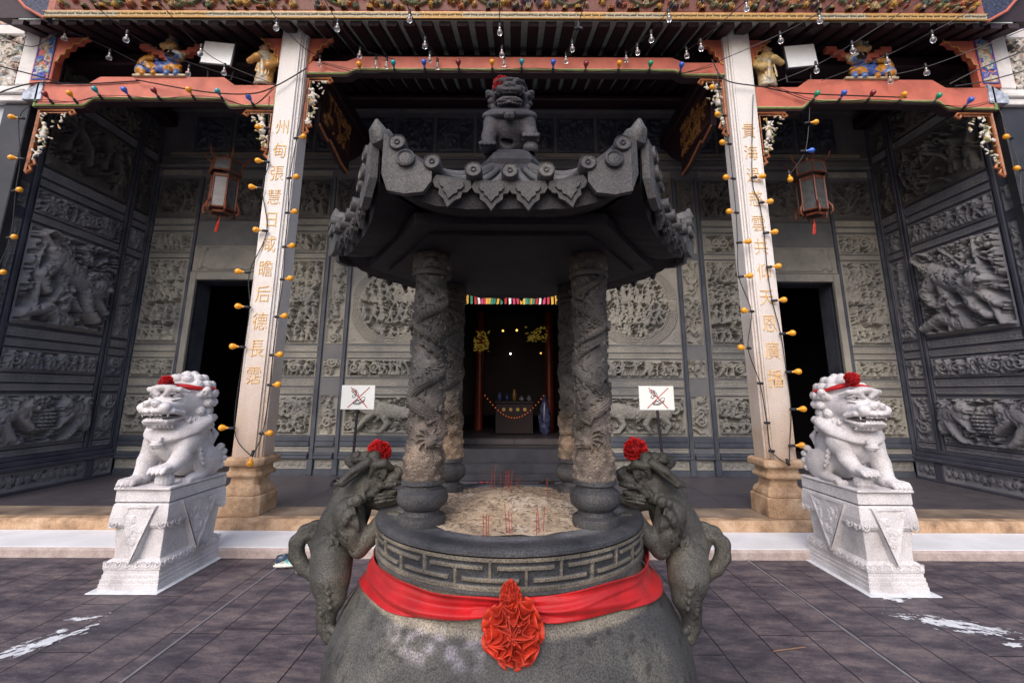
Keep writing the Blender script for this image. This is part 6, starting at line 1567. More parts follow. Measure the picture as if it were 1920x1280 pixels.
def add_bulb(st, p, d, col, sc=1.0):
    """p = mouth of the socket, d = where the bulb points"""
    base = Vector(p)-wloc(st); q = Vector((0, 0, 1)).rotation_difference(Vector(d).normalized()).to_euler()
    def mk_(nm, me, par, loc, rot, s_):
        o = bpy.data.objects.new(nm, me); COL.objects.link(o); o.parent = par; o.location = loc; o.rotation_euler = rot; o.scale = (s_,)*3; return o
    if col is None: return mk_('socket', SOCK, st, base, q, sc)
    b_ = mk_('bulb', BMESH[col], st, base, q, sc)
    mk_('socket', SOCK, b_, (0, 0, 0), (0, 0, 0), 1); mk_('bulb_cap', CAP, b_, (0, 0, 0), (0, 0, 0), 1)
    if col == 'clear': mk_('filament', FIL, b_, (0, 0, 0), (0, 0, 0), 1)
    return b_
def smooth3(P, n=6):
    P = [Vector(p) for p in P]; out = []
    for i in range(len(P)-1):
        p0, p1, p2, p3 = P[max(i-1, 0)], P[i], P[i+1], P[min(i+2, len(P)-1)]
        for j in range(n):
            t = j/n; out.append(.5*(2*p1+(p2-p0)*t+(2*p0-5*p1+4*p2-p3)*t*t+(3*p1-p0-3*p2+p3)*t**3))
    return out+[P[-1]]
def cable(st, P, r_=.0055, n=5): MB().tube(smooth3(P), r_, 5).build('cable', 'rubber', st, smooth=True)
def beam_string(label, items, ends, group):
    st = empty('light_string', atY(items[0][0], items[0][1], 5.66), label, 'light string', group); pts = [atY(*ends[0])]
    for x, y, c_, dx in items:
        p = atY(x, y, 5.66); add_bulb(st, p, (dx*.25, -.72, .62), c_); pts.append((p[0], 5.70-.02, p[2]-.035))
    pts.append(atY(*ends[1])); cable(st, pts)
    q = [(a[0], a[1]-.008, a[2]+.012+.02*math.sin(i*2.2)) for i, a in enumerate(pts)]; cable(st, q, .004)
G1 = 'coloured bulb strings along the red beams'
beam_string('string of red, yellow, cyan and blue bulbs along the left red beam', [(92, 186, 'red', -1), (138, 185, 'yellow', -1), (185, 177, 'teal', -1), (240, 178, 'blue', -1), (295, 179, 'red', -1), (360, 178, 'yellow', -1), (414, 181, 'teal', -1), (472, 192, 'blue', -1)], ((55, 190, 5.7), (515, 165, 5.66)), G1)
beam_string('string of eleven coloured bulbs along the middle red beam', [(675, 131, 'yellow', 0), (739, 128, 'teal', 0), (796, 127, 'blue', 0), (860, 127, 'red', 0), (923, 127, 'yellow', 0), (978, 126, 'teal', 0), (1037, 127, 'blue', 0), (1098, 130, 'red', 0), (1160, 129, 'yellow', 0), (1218, 129, 'green', 0), (1276, 132, 'blue', 0)], ((600, 118, 5.66), (1335, 125, 5.66)), G1)
beam_string('string of green, blue, red and yellow bulbs along the right red beam', [(1526, 185, 'green', 1), (1576, 184, 'blue', 1), (1630, 184, 'red', 1), (1688, 187, 'yellow', 1), (1753, 189, 'green', 1), (1812, 197, 'blue', 1)], ((1440, 160, 5.66), (1865, 190, 5.6)), G1)
def post_string(label, L_, Rt, bottom, topp, X_l, X_r, Y=5.565):
    st = empty('light_string', atY(*bottom, Y), label, 'light string', 'amber bulb strings on the columns')
    for lst, dx in ((L_, -1), (Rt, 1)):
        pts = [atY(*topp[0 if dx < 0 else 1], Y)]
        for it in lst:
            x, y = it[:2]; d = (it[2] if len(it) > 2 else dx); c_ = it[3] if len(it) > 3 else 'yellow'
            p = atY(x, y, Y-.02); b0 = (p[0]-d*.055, p[1], p[2])
            add_bulb(st, b0, (d, -.25, .06), c_); pts.append((b0[0]-d*.045, Y+.015, b0[2]))
        pts.append(atY(*bottom, Y-.10)); cable(st, pts, .006)
    p = atY(bottom[0], bottom[1], Y-.12)
    return st, p
st, p = post_string('string of amber bulbs running down both edges of the left granite column', [(487, 240), (487, 303), (475, 352), (483, 432), (450, 510), (450, 575), (440, 650), (420, 802)], [(568, 258), (555, 333), (552, 398), (547, 462), (543, 523), (533, 593), (524, 665), (520, 721), (505, 812)], (472, 856), ((505, 180), (578, 160)), -3.36, -2.85)
add_bulb(st, p, (0, -.3, -1), 'yellow')
st, p = post_string('string of amber bulbs and some empty sockets down both edges of the right granite column', [(1336, 166), (1346, 216), (1355, 269), (1362, 334), (1368, 398), (1400, 454, 1), (1403, 518, 1), (1396, 583), (1390, 652), (1412, 718, -1, None), (1425, 792, -1, None), (1433, 845, -1, None)], [(1427, 332), (1441, 379), (1450, 436), (1456, 500), (1466, 563), (1482, 625), (1493, 697), (1502, 767), (1500, 835)], (1480, 872), ((1345, 130), (1412, 178)), 2.85, 3.36)
add_bulb(st, p, (0.2, -.3, -1), None)
def free_string(name_label, pts, bulbs, group, cat='light string', r_=.0055):
    st = empty('light_string', atY(*pts[0]), name_label, cat, group); cable(st, [atY(*p) for p in pts], r_)
    for x, y, Y, c_, d in bulbs: p = atY(x, y, Y); add_bulb(st, p, d, c_)
    return st
free_string('amber bulb string hanging down the left black end pier', [(60, 195, 5.7), (36, 222, 5.72), (38, 300, 5.73), (30, 355, 5.73), (20, 445, 5.73), (-6, 510, 5.73), (-30, 600, 5.73)],
    [(34, 221, 5.68, 'yellow', (-1, -.3, 0)), (34, 297, 5.68, 'yellow', (-1, -.3, 0)), (30, 357, 5.68, 'yellow', (1, -.3, 0)), (20, 445, 5.68, 'yellow', (1, -.3, 0)), (-1, 511, 5.68, 'yellow', (1, -.3, 0))], 'amber bulb strings on the columns')
free_string('amber bulb string hanging down the right black end pier', [(1868, 190, 5.7), (1893, 258, 5.72), (1912, 317, 5.72), (1917, 380, 5.72), (1950, 500, 5.72)],
    [(1893, 258, 5.68, 'yellow', (-1, -.3, 0)), (1913, 317, 5.68, 'yellow', (-1, -.3, 0)), (1915, 382, 5.68, None, (-1, -.3, 0))], 'amber bulb strings on the columns')
free_string('short string with two amber bulbs and a blue one dangling above the right lantern', [(1518, 192, 5.75), (1517, 228, 5.75), (1510, 283, 5.75), (1490, 315, 5.75), (1480, 328, 5.75)],
    [(1519, 230, 5.72, 'yellow', (1, -.2, 0)), (1511, 283, 5.72, 'blue', (1, -.2, 0)), (1480, 328, 5.72, 'yellow', (0, -.1, -1))], 'amber bulb strings on the columns')
DN = (0, 0, -1)
CL = [
 ('clear bulb string at far upper left over the pale ceramic niche', [(-10, 60, 5.2), (60, 88, 5.4), (122, 60, 5.5), (206, 92, 5.6), (300, 140, 5.7)], [(122, 64, 5.5), (206, 100, 5.6)]),
 ('thin wire with one clear bulb above the left blue ceramic beast', [(155, -12, 4.7), (235, 58, 5.1), (330, 108, 5.5), (480, 158, 5.68)], [(238, 66, 5.1)]),
 ('clear bulb string passing the left floodlight', [(285, -12, 4.7), (372, 86, 5.3), (425, 122, 5.5), (520, 160, 5.65)], [(377, 92, 5.3), (354, 130, 5.55), (421, 128, 5.5)]),
 ('clear bulb string meeting the top of the left column', [(490, -12, 4.6), (519, 36, 4.85), (565, 86, 5.4), (602, 108, 5.6)], [(519, 43, 4.85), (600, 112, 5.62)]),
 ('clear bulb string just right of the left column', [(602, -12, 4.6), (632, 38, 4.85), (676, 90, 5.55), (740, 112, 5.68)], [(633, 45, 4.85), (675, 96, 5.55), (705, 114, 5.64), (725, 116, 5.64)]),
 ('clear bulb string left of the burner finial, in front of the eaves', [(760, -12, 4.6), (768, 22, 4.8), (794, 70, 5.2), (818, 106, 5.6)], [(768, 28, 4.8), (797, 78, 5.2), (806, 104, 5.55), (820, 118, 5.64)]),
 ('clear bulb string straight above the burner finial', [(936, -12, 4.6), (937, 44, 4.85), (941, 88, 5.3), (945, 112, 5.6)], [(937, 52, 4.85), (941, 94, 5.3), (945, 112, 5.6)]),
 ('clear bulb string right of the finial with a black lamp cluster on it', [(1102, -12, 4.6), (1086, 40, 4.85), (1074, 78, 5.3), (1060, 100, 5.6)], [(1073, 84, 5.3), (1061, 106, 5.6)]),
 ('clear bulb string with four bulbs left of the right column', [(1275, -12, 4.6), (1254, 18, 4.75), (1222, 60, 5.1), (1195, 84, 5.4), (1172, 104, 5.64)], [(1254, 26, 4.75), (1221, 66, 5.1), (1195, 90, 5.4), (1174, 104, 5.62)]),
 ('clear bulb string slanting across the top of the right column', [(1420, -12, 4.5), (1398, 3, 4.6), (1314, 76, 5.2), (1287, 94, 5.5)], [(1399, 6, 4.6), (1314, 82, 5.2), (1287, 96, 5.5)]),
 ('clear bulb string over the right yellow robed figure', [(1582, -12, 4.6), (1536, 24, 4.9), (1464, 64, 5.2), (1345, 116, 5.62)], [(1536, 30, 4.9), (1463, 68, 5.2)]),
 ('clear bulb string over the right floodlight', [(1745, -12, 4.7), (1599, 82, 5.2), (1531, 122, 5.5), (1440, 160, 5.66)], [(1598, 86, 5.2), (1530, 124, 5.5)]),
 ('clear bulb string over the right blue ceramic beast', [(1880, -12, 4.7), (1748, 60, 5.1), (1663, 104, 5.5), (1540, 152, 5.68)], [(1748, 66, 5.1), (1663, 108, 5.5)]),
 ('clear bulb string coming in from the far right over the blue board', [(1930, 52, 5.0), (1830, 92, 5.3), (1736, 126, 5.5), (1668, 142, 5.64)], [(1736, 128, 5.5), (1668, 144, 5.62)])]
for lb, pts, bl in CL: free_string(lb, pts, [(x, y, Y, 'clear', DN) for x, y, Y in bl], 'clear bulb strings under the eaves')
for lb, pts in (('black power cable looping over the left ceramic niche ledge', [(-10, 178, 5.6), (25, 165, 5.66), (75, 155, 5.68), (150, 158, 5.7), (260, 152, 5.7)]), ('black power cable crossing the left wing wall', [(-10, 122, 5.4), (60, 140, 5.6), (110, 155, 5.69)]), ('black power cable crossing the right ceramic niche', [(1930, 92, 5.3), (1840, 128, 5.5), (1780, 158, 5.69)]), ('black power cable rising over the right wing wall', [(1930, 130, 5.4), (1850, 152, 5.6), (1790, 162, 5.69)]), ('black cable sagging across the left column from beam to beam', [(255, 150, 5.66), (380, 172, 5.6), (470, 176, 5.55), (520, 160, 5.53), (575, 128, 5.6)]), ('black cable sagging across the right column from beam to beam', [(1335, 112, 5.6), (1360, 150, 5.54), (1430, 163, 5.54), (1500, 175, 5.6), (1700, 183, 5.66)])):
    o = MB().tube(smooth3([atY(*p) for p in pts]), .009, 5).build('power_cable', 'rubber', smooth=True, origin=atY(*pts[0])); tag(o, lb, 'cable', 'black power cables')
p = atY(1085, 52, 4.85); lc = empty('lamp_cluster', p, 'black three-socket lamp holder hanging from the eaves wire right of the finial', 'lamp holder')
for a in (-2.2, -.9, .9, 2.2): MB().lathe([(.006, 0), (.018, .01), (.02, .05), (.012, .06)], p[0], p[1], 10, cz=p[2], axis=(math.sin(a), -.2, -.5)).build('socket', 'rubber', lc)
MB().tube([p, (p[0], p[1], p[2]+.10)], .012, 6).build('stem', 'rubber', lc)

# ------------------------------------------------------------------ floodlights
for sg, box_, lb in ((-1, (410, 102), 'white-faced floodlight on the left red beam beside the blue ceramic beast'), (1, (1500, 107), 'white-faced floodlight on the right red beam next to the yellow robed figure')):
    c = atY(box_[0], box_[1], 5.70); fl = empty('floodlight', (c[0], 5.76, 5.98), lb, 'floodlight', 'floodlights on the side beams')
    Rm = Matrix.Rotation(R(3), 3, 'X') @ Matrix.Rotation(R(-6*sg), 3, 'Y')
    def tb(x0, x1, y0, y1, z0, z1, nm, mt, bev=.006):
        mb = MB().box(x0, x1, y0, y1, z0, z1, bev=bev); V = np.concatenate(mb.V) @ np.array(Rm).T+np.array(c); mb.V = [V]; return mb.build(nm, mt, fl)
    tb(-.235, .235, -.02, .06, -.185, .185, 'housing', 'wire_metal'); tb(-.215, .215, -.028, -.0215, -.165, .165, 'glass_front', 'flood', .002)
    MB().tube([(c[0]-.20, 5.79, c[2]), (c[0]-.17, 5.79, 5.98), (c[0]+.17, 5.79, 5.98), (c[0]+.20, 5.79, c[2])], .014, 6).build('stand', 'wire_metal', fl)

# ------------------------------------------------------------------ glazed ceramic figures standing on the beams
def near_col(V, pal):
    P = np.array([p for p, c in pal]); C = np.array([c for p, c in pal]); d = ((V[:, None, :]-P[None])**2).sum(-1); return C[d.argmin(1)]
def ceramic_beast(h=.012):
    s = SDF((-.45, -.20, -.02), (.45, .20, .52), h); rr = random.Random(5); pal = []
    B1, B2, OR, CR, WH = (.05, .10, .36), (.14, .24, .50), (.60, .26, .03), (.60, .50, .32), (.62, .62, .58)
    def e(c, r, col, k=.015, rot=None): s.ell(c, r, k, rot); pal.append((c, col))
    e((.05, 0, .17), (.22, .11, .12), B1); e((.22, 0, .16), (.13, .11, .13), B2); e((-.12, 0, .20), (.12, .10, .12), B1)
    e((-.17, -.08, .34), (.13, .10, .10), B2); e((-.17, -.17, .30), (.09, .06, .05), B2); e((-.17, -.17, .37), (.05, .04, .03), WH); e((-.27, -.05, .40), (.04, .03, .05), CR); e((-.08, -.05, .42), (.04, .03, .05), CR)
    for x in (-.22, -.08, .12, .28): s.path([(x, -.04, .14), (x-.03, -.10, .06), (x-.04, -.13, .03)], [.06, .045, .04], .01); pal.append(((x-.04, -.13, .03), OR if x > 0 else B2))
    e((.30, -.07, .11), (.10, .09, .10), B2, .0)
    for i in range(14):
        a = -1.0+i*.22; s.ell((.28+.14*math.cos(a), .02, .26+.13*math.sin(a)), (.05, .04, .035), .01, rot=(0, -a, 0)); pal.append(((.28+.16*math.cos(a), .02, .26+.15*math.sin(a)), OR))
    for i in range(16): c = (rr.uniform(-.3, .3), -.09, rr.uniform(.05, .3)); s.ell(c, (.03, .03, .018), .004); pal.append((c, rr.choice((B1, OR, B2, B2, B1))))
    s.box((0, 0, .0), (.40, .13, .02), .01, .01); pal += [((x/10, -.1, -.01), CR) for x in range(-4, 5)]
    V, F = s.mesh(); return V, F, near_col(V, pal)
def ceramic_person(robe, sash_c, seed_, h=.011, seated=False):
    s = SDF((-.25, -.22, -.02), (.25, .20, .80), h); rr = random.Random(seed_); pal = []
    def c_(a, b, ra, rb, col, k=.012): s.cone(a, b, ra, rb, k); pal.extend([(a, col), (b, col), (tuple((np.array(a)+np.array(b))/2), col)])
    SK, DK = (.60, .36, .22), (.05, .05, .06)
    if not seated:
        c_((0, 0, .08), (.02, 0, .34), .12, .10, robe); c_((.02, 0, .34), (-.02, -.02, .52), .12, .11, robe); c_((.02, -.11, .10), (.0, -.12, .40), .03, .03, sash_c)
        c_((-.12, -.02, .52), (-.17, -.10, .38), .05, .045, robe); c_((-.17, -.10, .38), (-.05, -.16, .42), .05, .06, robe); c_((.10, -.02, .52), (.17, -.06, .36), .05, .045, robe); c_((.17, -.06, .36), (.10, -.13, .28), .05, .07, robe)
        hz = .645
    else:
        c_((0, 0, .08), (0, 0, .26), .15, .09, robe); c_((-.10, -.08, .08), (.10, -.08, .08), .07, .07, sash_c); hz = .38
    c_((-.02, -.03, hz), (-.02, -.03, hz+.02), .062, .06, SK); c_((-.02, 0, hz+.06), (-.02, .01, hz+.12), .06, .035, DK); c_((-.09, 0, hz+.05), (.05, 0, hz+.05), .03, .03, sash_c)
    s.ell((-.02, -.09, hz+.005), (.012, .014, .014), .004)
    for d in (-1, 1): s.ell((-.02+d*.022, -.085, hz+.022), (.009, .008, .006), .001, sub=True)
    for i in range(7): a = rr.uniform(-.1, .1); c_((a, -.10, rr.uniform(.12, .2)), (a+.03, -.11, rr.uniform(.3, .5) if not seated else .22), .012, .010, rr.choice((robe, sash_c, (.6, .5, .3))), .006)
    s.ell((0, 0, .02), (.13, .11, .05), .01); pal.append(((0, 0, .0), (.5, .45, .35)))
    V, F = s.mesh(); return V, F, near_col(V, pal)
CBV, CBF, CBC = ceramic_beast()
for sg, lb in ((-1, 'blue and orange glazed ceramic beast crouching on the left red beam'), (1, 'blue and orange glazed ceramic beast crouching on the right red beam')):
    P_ = CBV*np.array([-sg if sg < 0 else 1, 1, 1]); P_ = CBV*np.array([-1 if sg < 0 else 1, 1, 1])*np.array([.95, .8, .95]); F_ = CBF[:, ::-1] if sg < 0 else CBF
    o = obj('ceramic_beast', P_+np.array([(-5.06 if sg < 0 else 5.06), 5.79, 5.985]), F_, 'glazed', smooth=True, col=CBC); tag(o, lb, 'ceramic beast', 'ceramic figures on the side beams')
for sg, robe, lb in ((-1, (.62, .34, .10), 'standing ceramic figure in ochre robe on the left red beam by the column'), (1, (.66, .48, .20), 'standing ceramic figure in pale yellow robe on the right red beam by the column')):
    V_, F_, C_ = ceramic_person(robe, (.55, .5, .4), 30+sg); P_ = V_*np.array([1 if sg < 0 else -1, 1, 1]); F_ = F_ if sg < 0 else F_[:, ::-1]
    o = obj('ceramic_figure', P_*np.array([1.05, .8, .88])+np.array([3.62*sg, 5.79, 5.90]), F_, 'glazed', smooth=True, col=C_); tag(o, lb, 'ceramic figure', 'ceramic figures on the side beams')
for sg, lb in ((-1, 'small seated ceramic figure high above the left blue beast'), (1, 'small seated ceramic figure high above the right blue beast')):
    V_, F_, C_ = ceramic_person((.12, .20, .24), (.5, .3, .12), 40+sg, seated=True); x = 5.03*sg
    o = obj('ceramic_figure', V_*np.array([.75, .7, .75])+np.array([x, 5.80, 6.44]), F_, 'glazed', smooth=True, col=C_); tag(o, lb, 'ceramic figure', 'ceramic figures on the side beams')
    mb = MB()
    for i, (a, b_, z) in enumerate(((.0, .16, 6.385), (.10, .28, 6.44), (.22, .38, 6.495), (.32, .48, 6.55))):
        for d in (-1, 1): xa, xb = sorted((x+d*a, x+d*b_)); mb.box(xa, xb, 5.79+.002*i+.001*d, 5.88, z-.04, z+.035, bev=.006)
    mb.box(x-.08, x+.08, 5.78, 5.90, 6.30, 6.344, bev=.01).build('stepped_bracket', 'paint_red', temple)

# ------------------------------------------------------------------ lanterns
for sg, px, lb in ((-1, 418, 'hexagonal orange wooden lantern with red tassel hanging before the left doorway'), (1, 1522, 'hexagonal orange wooden lantern with red tassel hanging before the right doorway')):
    x, Y, _ = atY(px, 370, 7.0); la = empty('hanging_lantern', (x, Y, 4.35), lb, 'lantern', 'hexagonal lanterns'); rl = .20
    hx_ = lambda r_, z: [(x+r_*math.cos(i*PI/3+.25), Y+r_*math.sin(i*PI/3+.25), z) for i in range(6)]
    fr = MB()
    for r_, z in ((rl, 4.50), (rl, 5.02), (rl*.98, 5.06), (rl*1.22, 5.12), (rl*1.15, 5.32)):
        P = hx_(r_, z); fr.tube(P+[P[0]], .014, 6)
    A, B_, C2, D2 = hx_(rl, 4.50), hx_(rl, 5.06), hx_(rl*1.22, 5.12), hx_(rl*1.15, 5.32)
    for i in range(6):
        fr.tube([A[i], B_[i]], .016, 6); fr.tube([C2[i], D2[i]], .014, 6); o_ = np.array(A[i])-np.array((x, Y, A[i][2])); q = np.array(A[i])
        fr.tube([tuple(q+o_*.05+np.array((0, 0, .12))), tuple(q+o_*.28+np.array((0, 0, .04))), tuple(q+o_*.30-np.array((0, 0, .05))), tuple(q+o_*.1-np.array((0, 0, .08)))], .016, 6)
        q2 = np.array(D2[i]); fr.tube([tuple(q2), tuple(q2+o_*.35+np.array((0, 0, .05))), tuple(q2+o_*.5+np.array((0, 0, .14)))], .013, 6)
    fr.tube([(x, Y, 5.30), (x, Y, 5.46)], .03, 8); P = hx_(rl*.7, 4.44); fr.tube(P+[P[0]], .02, 6); fr.build('lantern_frame', 'lantern_wood', la, smooth=True)
    for i in range(6):
        a, b_, c_, d_ = A[i], A[(i+1) % 6], B_[(i+1) % 6], B_[i]; obj('pane', [a, b_, c_, d_], [(0, 1, 2, 3)], 'lantern_pane', la)
        obj('upper_pane', [C2[i], C2[(i+1) % 6], D2[(i+1) % 6], D2[i]], [(0, 1, 2, 3)], 'lantern_pane', la)
    MB().lathe([(rl*.9, 0), (rl*.5, -.05), (.03, -.09)], x, Y, 6, cz=4.49).build('lantern_foot', 'lacquer', la)
    ts = MB().tube([(x, Y, 4.42), (x-.01, Y, 4.32)], .006, 5)
    for i in range(14): a = i*2.4; ts.tube([(x-.01, Y, 4.33), (x-.02+.02*math.cos(a), Y+.02*math.sin(a), 4.25), (x-.04+.018*math.cos(a), Y+.018*math.sin(a), 4.12)], .004, 4)
    ts.build('tassel', 'orange_satin', la); MB().tube([(x, Y, 5.45), (x, Y, roofz(Y)-.07)], .006, 5).build('hanging_cord', 'rubber', la)

# ------------------------------------------------------------------ "no shoes" signs
def sign(cx, w_, ztop, zbot, lean, lb, base_side):
    Y = 7.4; zc = (ztop+zbot)/2; h_ = ztop-zbot
    sn = empty('no_shoes_sign', (cx, Y, .2), lb, 'sign', 'no-shoes signs')
    MB().box(cx-w_/2, cx+w_/2, Y-.012, Y, zbot, ztop, bev=.004).build('sign_board', 'sign_white', sn)
    MB().tube([(cx+lean, Y+.03, .225), (cx, Y+.018, zbot+.15)], .022, 8).build('post', 'wire_metal', sn)
    b_ = MB(); bx_ = cx+lean; 
    for dx in (-.24, .24): b_.tube([(bx_+dx, Y-.12, .20), (bx_+dx, Y-.12, .26), (bx_+dx, Y+.18, .26), (bx_+dx, Y+.18, .20)], .018, 6)
    b_.tube([(bx_-.24, Y+.03, .26), (bx_+.24, Y+.03, .26)], .018, 6).build('stand', 'wire_metal', sn)
    yf = Y-.0125; u = lambda a, b: (cx+(a-.5)*w_, yf-.0015, zbot+b*h_)
    # slipper (upper left) and trainer (lower right), then the red cross
    k_ = MB()
    def outline(P, r_=.0045): k_.tube([u(*p) for p in P], r_, 5)
    outline([(.30, .78), (.36, .85), (.44, .80), (.50, .68), (.53, .58), (.48, .55), (.42, .62), (.34, .70), (.30, .78)]); outline([(.34, .72), (.42, .78), (.46, .66)], .007); outline([(.36, .60), (.33, .52), (.38, .48), (.44, .54), (.40, .62)], .006)
    outline([(.36, .30), (.40, .22), (.54, .20), (.70, .34), (.72, .50), (.66, .52), (.58, .42), (.46, .34), (.36, .30)]); outline([(.38, .27), (.54, .25), (.70, .39)], .006); outline([(.52, .36), (.58, .30)], .004); outline([(.57, .40), (.63, .34)], .004); outline([(.44, .30), (.40, .34), (.50, .40)], .004)
    k_.build('shoe_drawing', 'sign_black', sn)
    MB().tube([u(.22, .08), u(.84, .92)], .0065, 5).build('red_stroke', 'sign_red', sn)
    m2 = MB().tube([tuple(np.array(u(.28, .92))-np.array((0, .002, 0))), tuple(np.array(u(.80, .08))-np.array((0, .002, 0)))], .0065, 5); m2.build('red_stroke', 'sign_red', sn)
sign(-2.485, .53, 1.70, 1.325, -.03, 'white sign with red-crossed shoes on a black post left of the burner', -1)
a_ = atY(1198, 724, 7.4); b2 = atY(1264, 768, 7.4)
sign((a_[0]+b2[0])/2, .555, a_[2]+.005, b2[2]-.005, .07, 'white sign with red-crossed shoes on a black post right of the burner', 1)

# ------------------------------------------------------------------ shoes
def shoe(loc, rot, cols, sc=1.0, sandal=False, h=.005):
    s = SDF((-.07, -.16, -.01), (.07, .16, .14), h); pal = []
    up, sole, acc = cols
    s.ell((0, .0, .018), (.048, .145, .022), .008); pal += [((0, y/100, .008), sole) for y in range(-14, 15, 3)]+[((x, y/100, .010), sole) for x in (-.05, .05) for y in range(-14, 15, 3)]
    if not sandal:
        s.ell((0, -.05, .045), (.040, .085, .035), .015); s.ell((0, .07, .065), (.038, .06, .055), .02); s.ell((0, .075, .115), (.024, .038, .05), .008, sub=True)
        pal += [((0, -.06, .06), up), ((0, .0, .075), acc), ((0, .10, .07), up), ((.04, .0, .05), acc), ((-.04, .0, .05), acc), ((.04, -.08, .045), up), ((-.04, -.08, .045), up), ((0, .05, .10), up)]
        for i in range(4): s.cone((-.022, -.01+.018*i, .078+.006*i), (.022, -.01+.018*i, .078+.006*i), .005, .005, .002)
    else:
        s.torus((0, -.04, .02), .045, .010, rot=(0, PI/2*0, 0), k=.004); s.path([(-.045, -.03, .02), (-.02, -.05, .06), (.02, -.05, .06), (.045, -.03, .02)], [.012]*4, .005); pal += [((0, -.05, .06), up), ((0, 0, .04), acc)]
    V, F = s.mesh(); C = near_col(V, pal); c_, n_ = math.cos(rot), math.sin(rot); V = V*sc; V = V @ np.array([[c_, n_, 0], [-n_, c_, 0], [0, 0, 1]])+np.array(loc)
    return V, F, C
TR = ((.05, .08, .14), (.75, .8, .72), (.22, .55, .55)); GR = 'left-behind shoes'
for i, (px, py, rot, lb) in enumerate(((545, 1062, 1.9, 'dark blue trainer with white sole, the left one behind the left beast'), (583, 1078, 1.4, 'dark blue trainer further right, half hidden by the left beast'))):
    l_ = atZ(px, py, 0.0); V_, F_, C_ = shoe((l_[0], l_[1], .004), rot, TR, 1.05); o = obj('trainer', V_, F_, 'glazed', smooth=True, col=C_); tag(o, lb, 'shoe', GR)
for px, lb in ((1016, 'left one of the black sandals on the step before the centre door'), (1032, 'right one of the black sandals on the step before the centre door')):
    V_, F_, C_ = shoe((atY(px, 880, 7.6)[0], 7.55, .203), 0.1, ((.03, .02, .02), (.015, .012, .015), (.25, .15, .06)), 1.0, True); o = obj('sandal', V_, F_, 'glazed', smooth=True, col=C_); tag(o, lb, 'sandal', GR)
for px, lb in ((902, 'left one of the dark red slippers before the centre door'), (914, 'right one of the dark red slippers before the centre door')):
    V_, F_, C_ = shoe((atY(px, 880, 7.4)[0], 7.35, .203), .4, ((.30, .03, .04), (.05, .02, .03), (.4, .2, .2)), .95, True); o = obj('slipper', V_, F_, 'glazed', smooth=True, col=C_); tag(o, lb, 'slipper', GR)
for px, lb in ((965, 'crumpled white paper behind the ash heap, left one'), (1003, 'crumpled white paper behind the ash heap, right one')):
    l_ = (atY(px, 905, 7.0)[0], 6.9, .203); n_ = 12; V = [(l_[0]+.13*(i/n_-.5)+.02*random.random(), l_[1]+.09*(j/6-.5), l_[2]+.035*random.random()) for i in range(n_+1) for j in range(7)]
    o = obj('crumpled_paper', V, [(i*7+j, i*7+j+1, (i+1)*7+j+1, (i+1)*7+j) for i in range(n_) for j in range(6)], 'sign_white'); tag(o, lb, 'paper', 'crumpled papers')

# ------------------------------------------------------------------ incense sticks
CLU = [(911, 1002, .085, 3, 'one of three joss sticks standing close together in the front left of the ash'), (956, 1000, .095, 3, 'one of three joss sticks standing in the front middle of the ash'), (1012, 998, .085, 3, 'one of three joss sticks standing close together in the front right of the ash'),
       (922, 935, .12, 2, 'one of two tall joss sticks at the back left of the ash'), (957, 944, .085, 2, 'one of two joss sticks in the middle of the ash'), (949, 925, .12, 2, 'one of two tall joss sticks near the top of the ash heap'), (1025, 948, .10, 1, 'lone joss stick at the right of the ash heap'), (938, 930, .09, 1, 'lone joss stick between the two tall pairs at the back'), (970, 918, .07, 2, 'one of two thin joss sticks at the far back right of the ash')]
rr = random.Random(21)
for px, py, L_, n_, lb in CLU:
    for i in range(n_):
        x, y, _ = atZ(px+(i-(n_-1)/2)*5+rr.uniform(-1, 1), py+rr.uniform(-3, 3), 1.09); z = ashz(x, y); ln = rr.uniform(-.10, .10); L2 = L_*rr.uniform(.75, 1.1)
        o = MB().tube([(x, y, z-.02), (x+ln*L2, y+rr.uniform(-.1, .1)*L2, z+L2)], .0014, 6).build('incense_stick', 'incense', origin=(x, y, z)); tag(o, lb, 'incense stick', 'joss sticks in the ash')

# ------------------------------------------------------------------ spilled white paint and mortar on the paving
def splash(cx, cy, rx, ry, ang, seed_, lb, z=.004, thr=.42, stretch=3.0):
    """paint dragged and trodden into the paving: ragged, broken towards its rim"""
    g = .0045; n1, n2 = int(rx*1.6/g), int(ry*1.6/g); u = np.arange(-n1, n1+1)*g; v = np.arange(-n2, n2+1)*g; U_, V_ = np.meshgrid(u, v)
    nz = .55*vnoise2(U_*22/stretch*2+seed_*7, V_*40+seed_*3, seed_)+.45*vnoise2(U_*60/stretch*2+9, V_*150+5, seed_+1)
    fall = 1-np.sqrt((U_/rx)**2+(V_/ry)**2); keep = (fall*.50+nz*1.25-.36) > thr
    c_, s_ = math.cos(ang), math.sin(ang); W = np.stack([cx+U_*c_-V_*s_, cy+U_*s_+V_*c_, np.full(U_.shape, z)], -1).reshape(-1, 3); m_ = len(u)
    k_ = keep[:-1, :-1]; I, J = np.nonzero(k_); q = np.stack([I*m_+J, I*m_+J+1, (I+1)*m_+J+1, (I+1)*m_+J], 1)
    used, inv = np.unique(q, return_inverse=True); o = obj('paint_spill', W[used], inv.reshape(q.shape), 'paint_splash'); tag(o, lb, 'paint spill', 'white paint spills on the paving')
splash(-3.07, 3.305, .24, .095, .95, 1, 'long white paint spill on the paving at the lower left edge')
splash(-3.02, 3.66, .20, .045, .3, 3, 'thin broken smear of white paint in front of the left pedestal', thr=.56)
splash(3.10, 3.60, .27, .10, -.45, 2, 'largest white paint smear in front of the right pedestal')
splash(3.03, 4.01, .10, .045, 0, 4, 'small white smear touching the foot of the right pedestal')
splash(3.33, 3.55, .10, .04, -.3, 5, 'faint small white smear near the right edge of the photo')
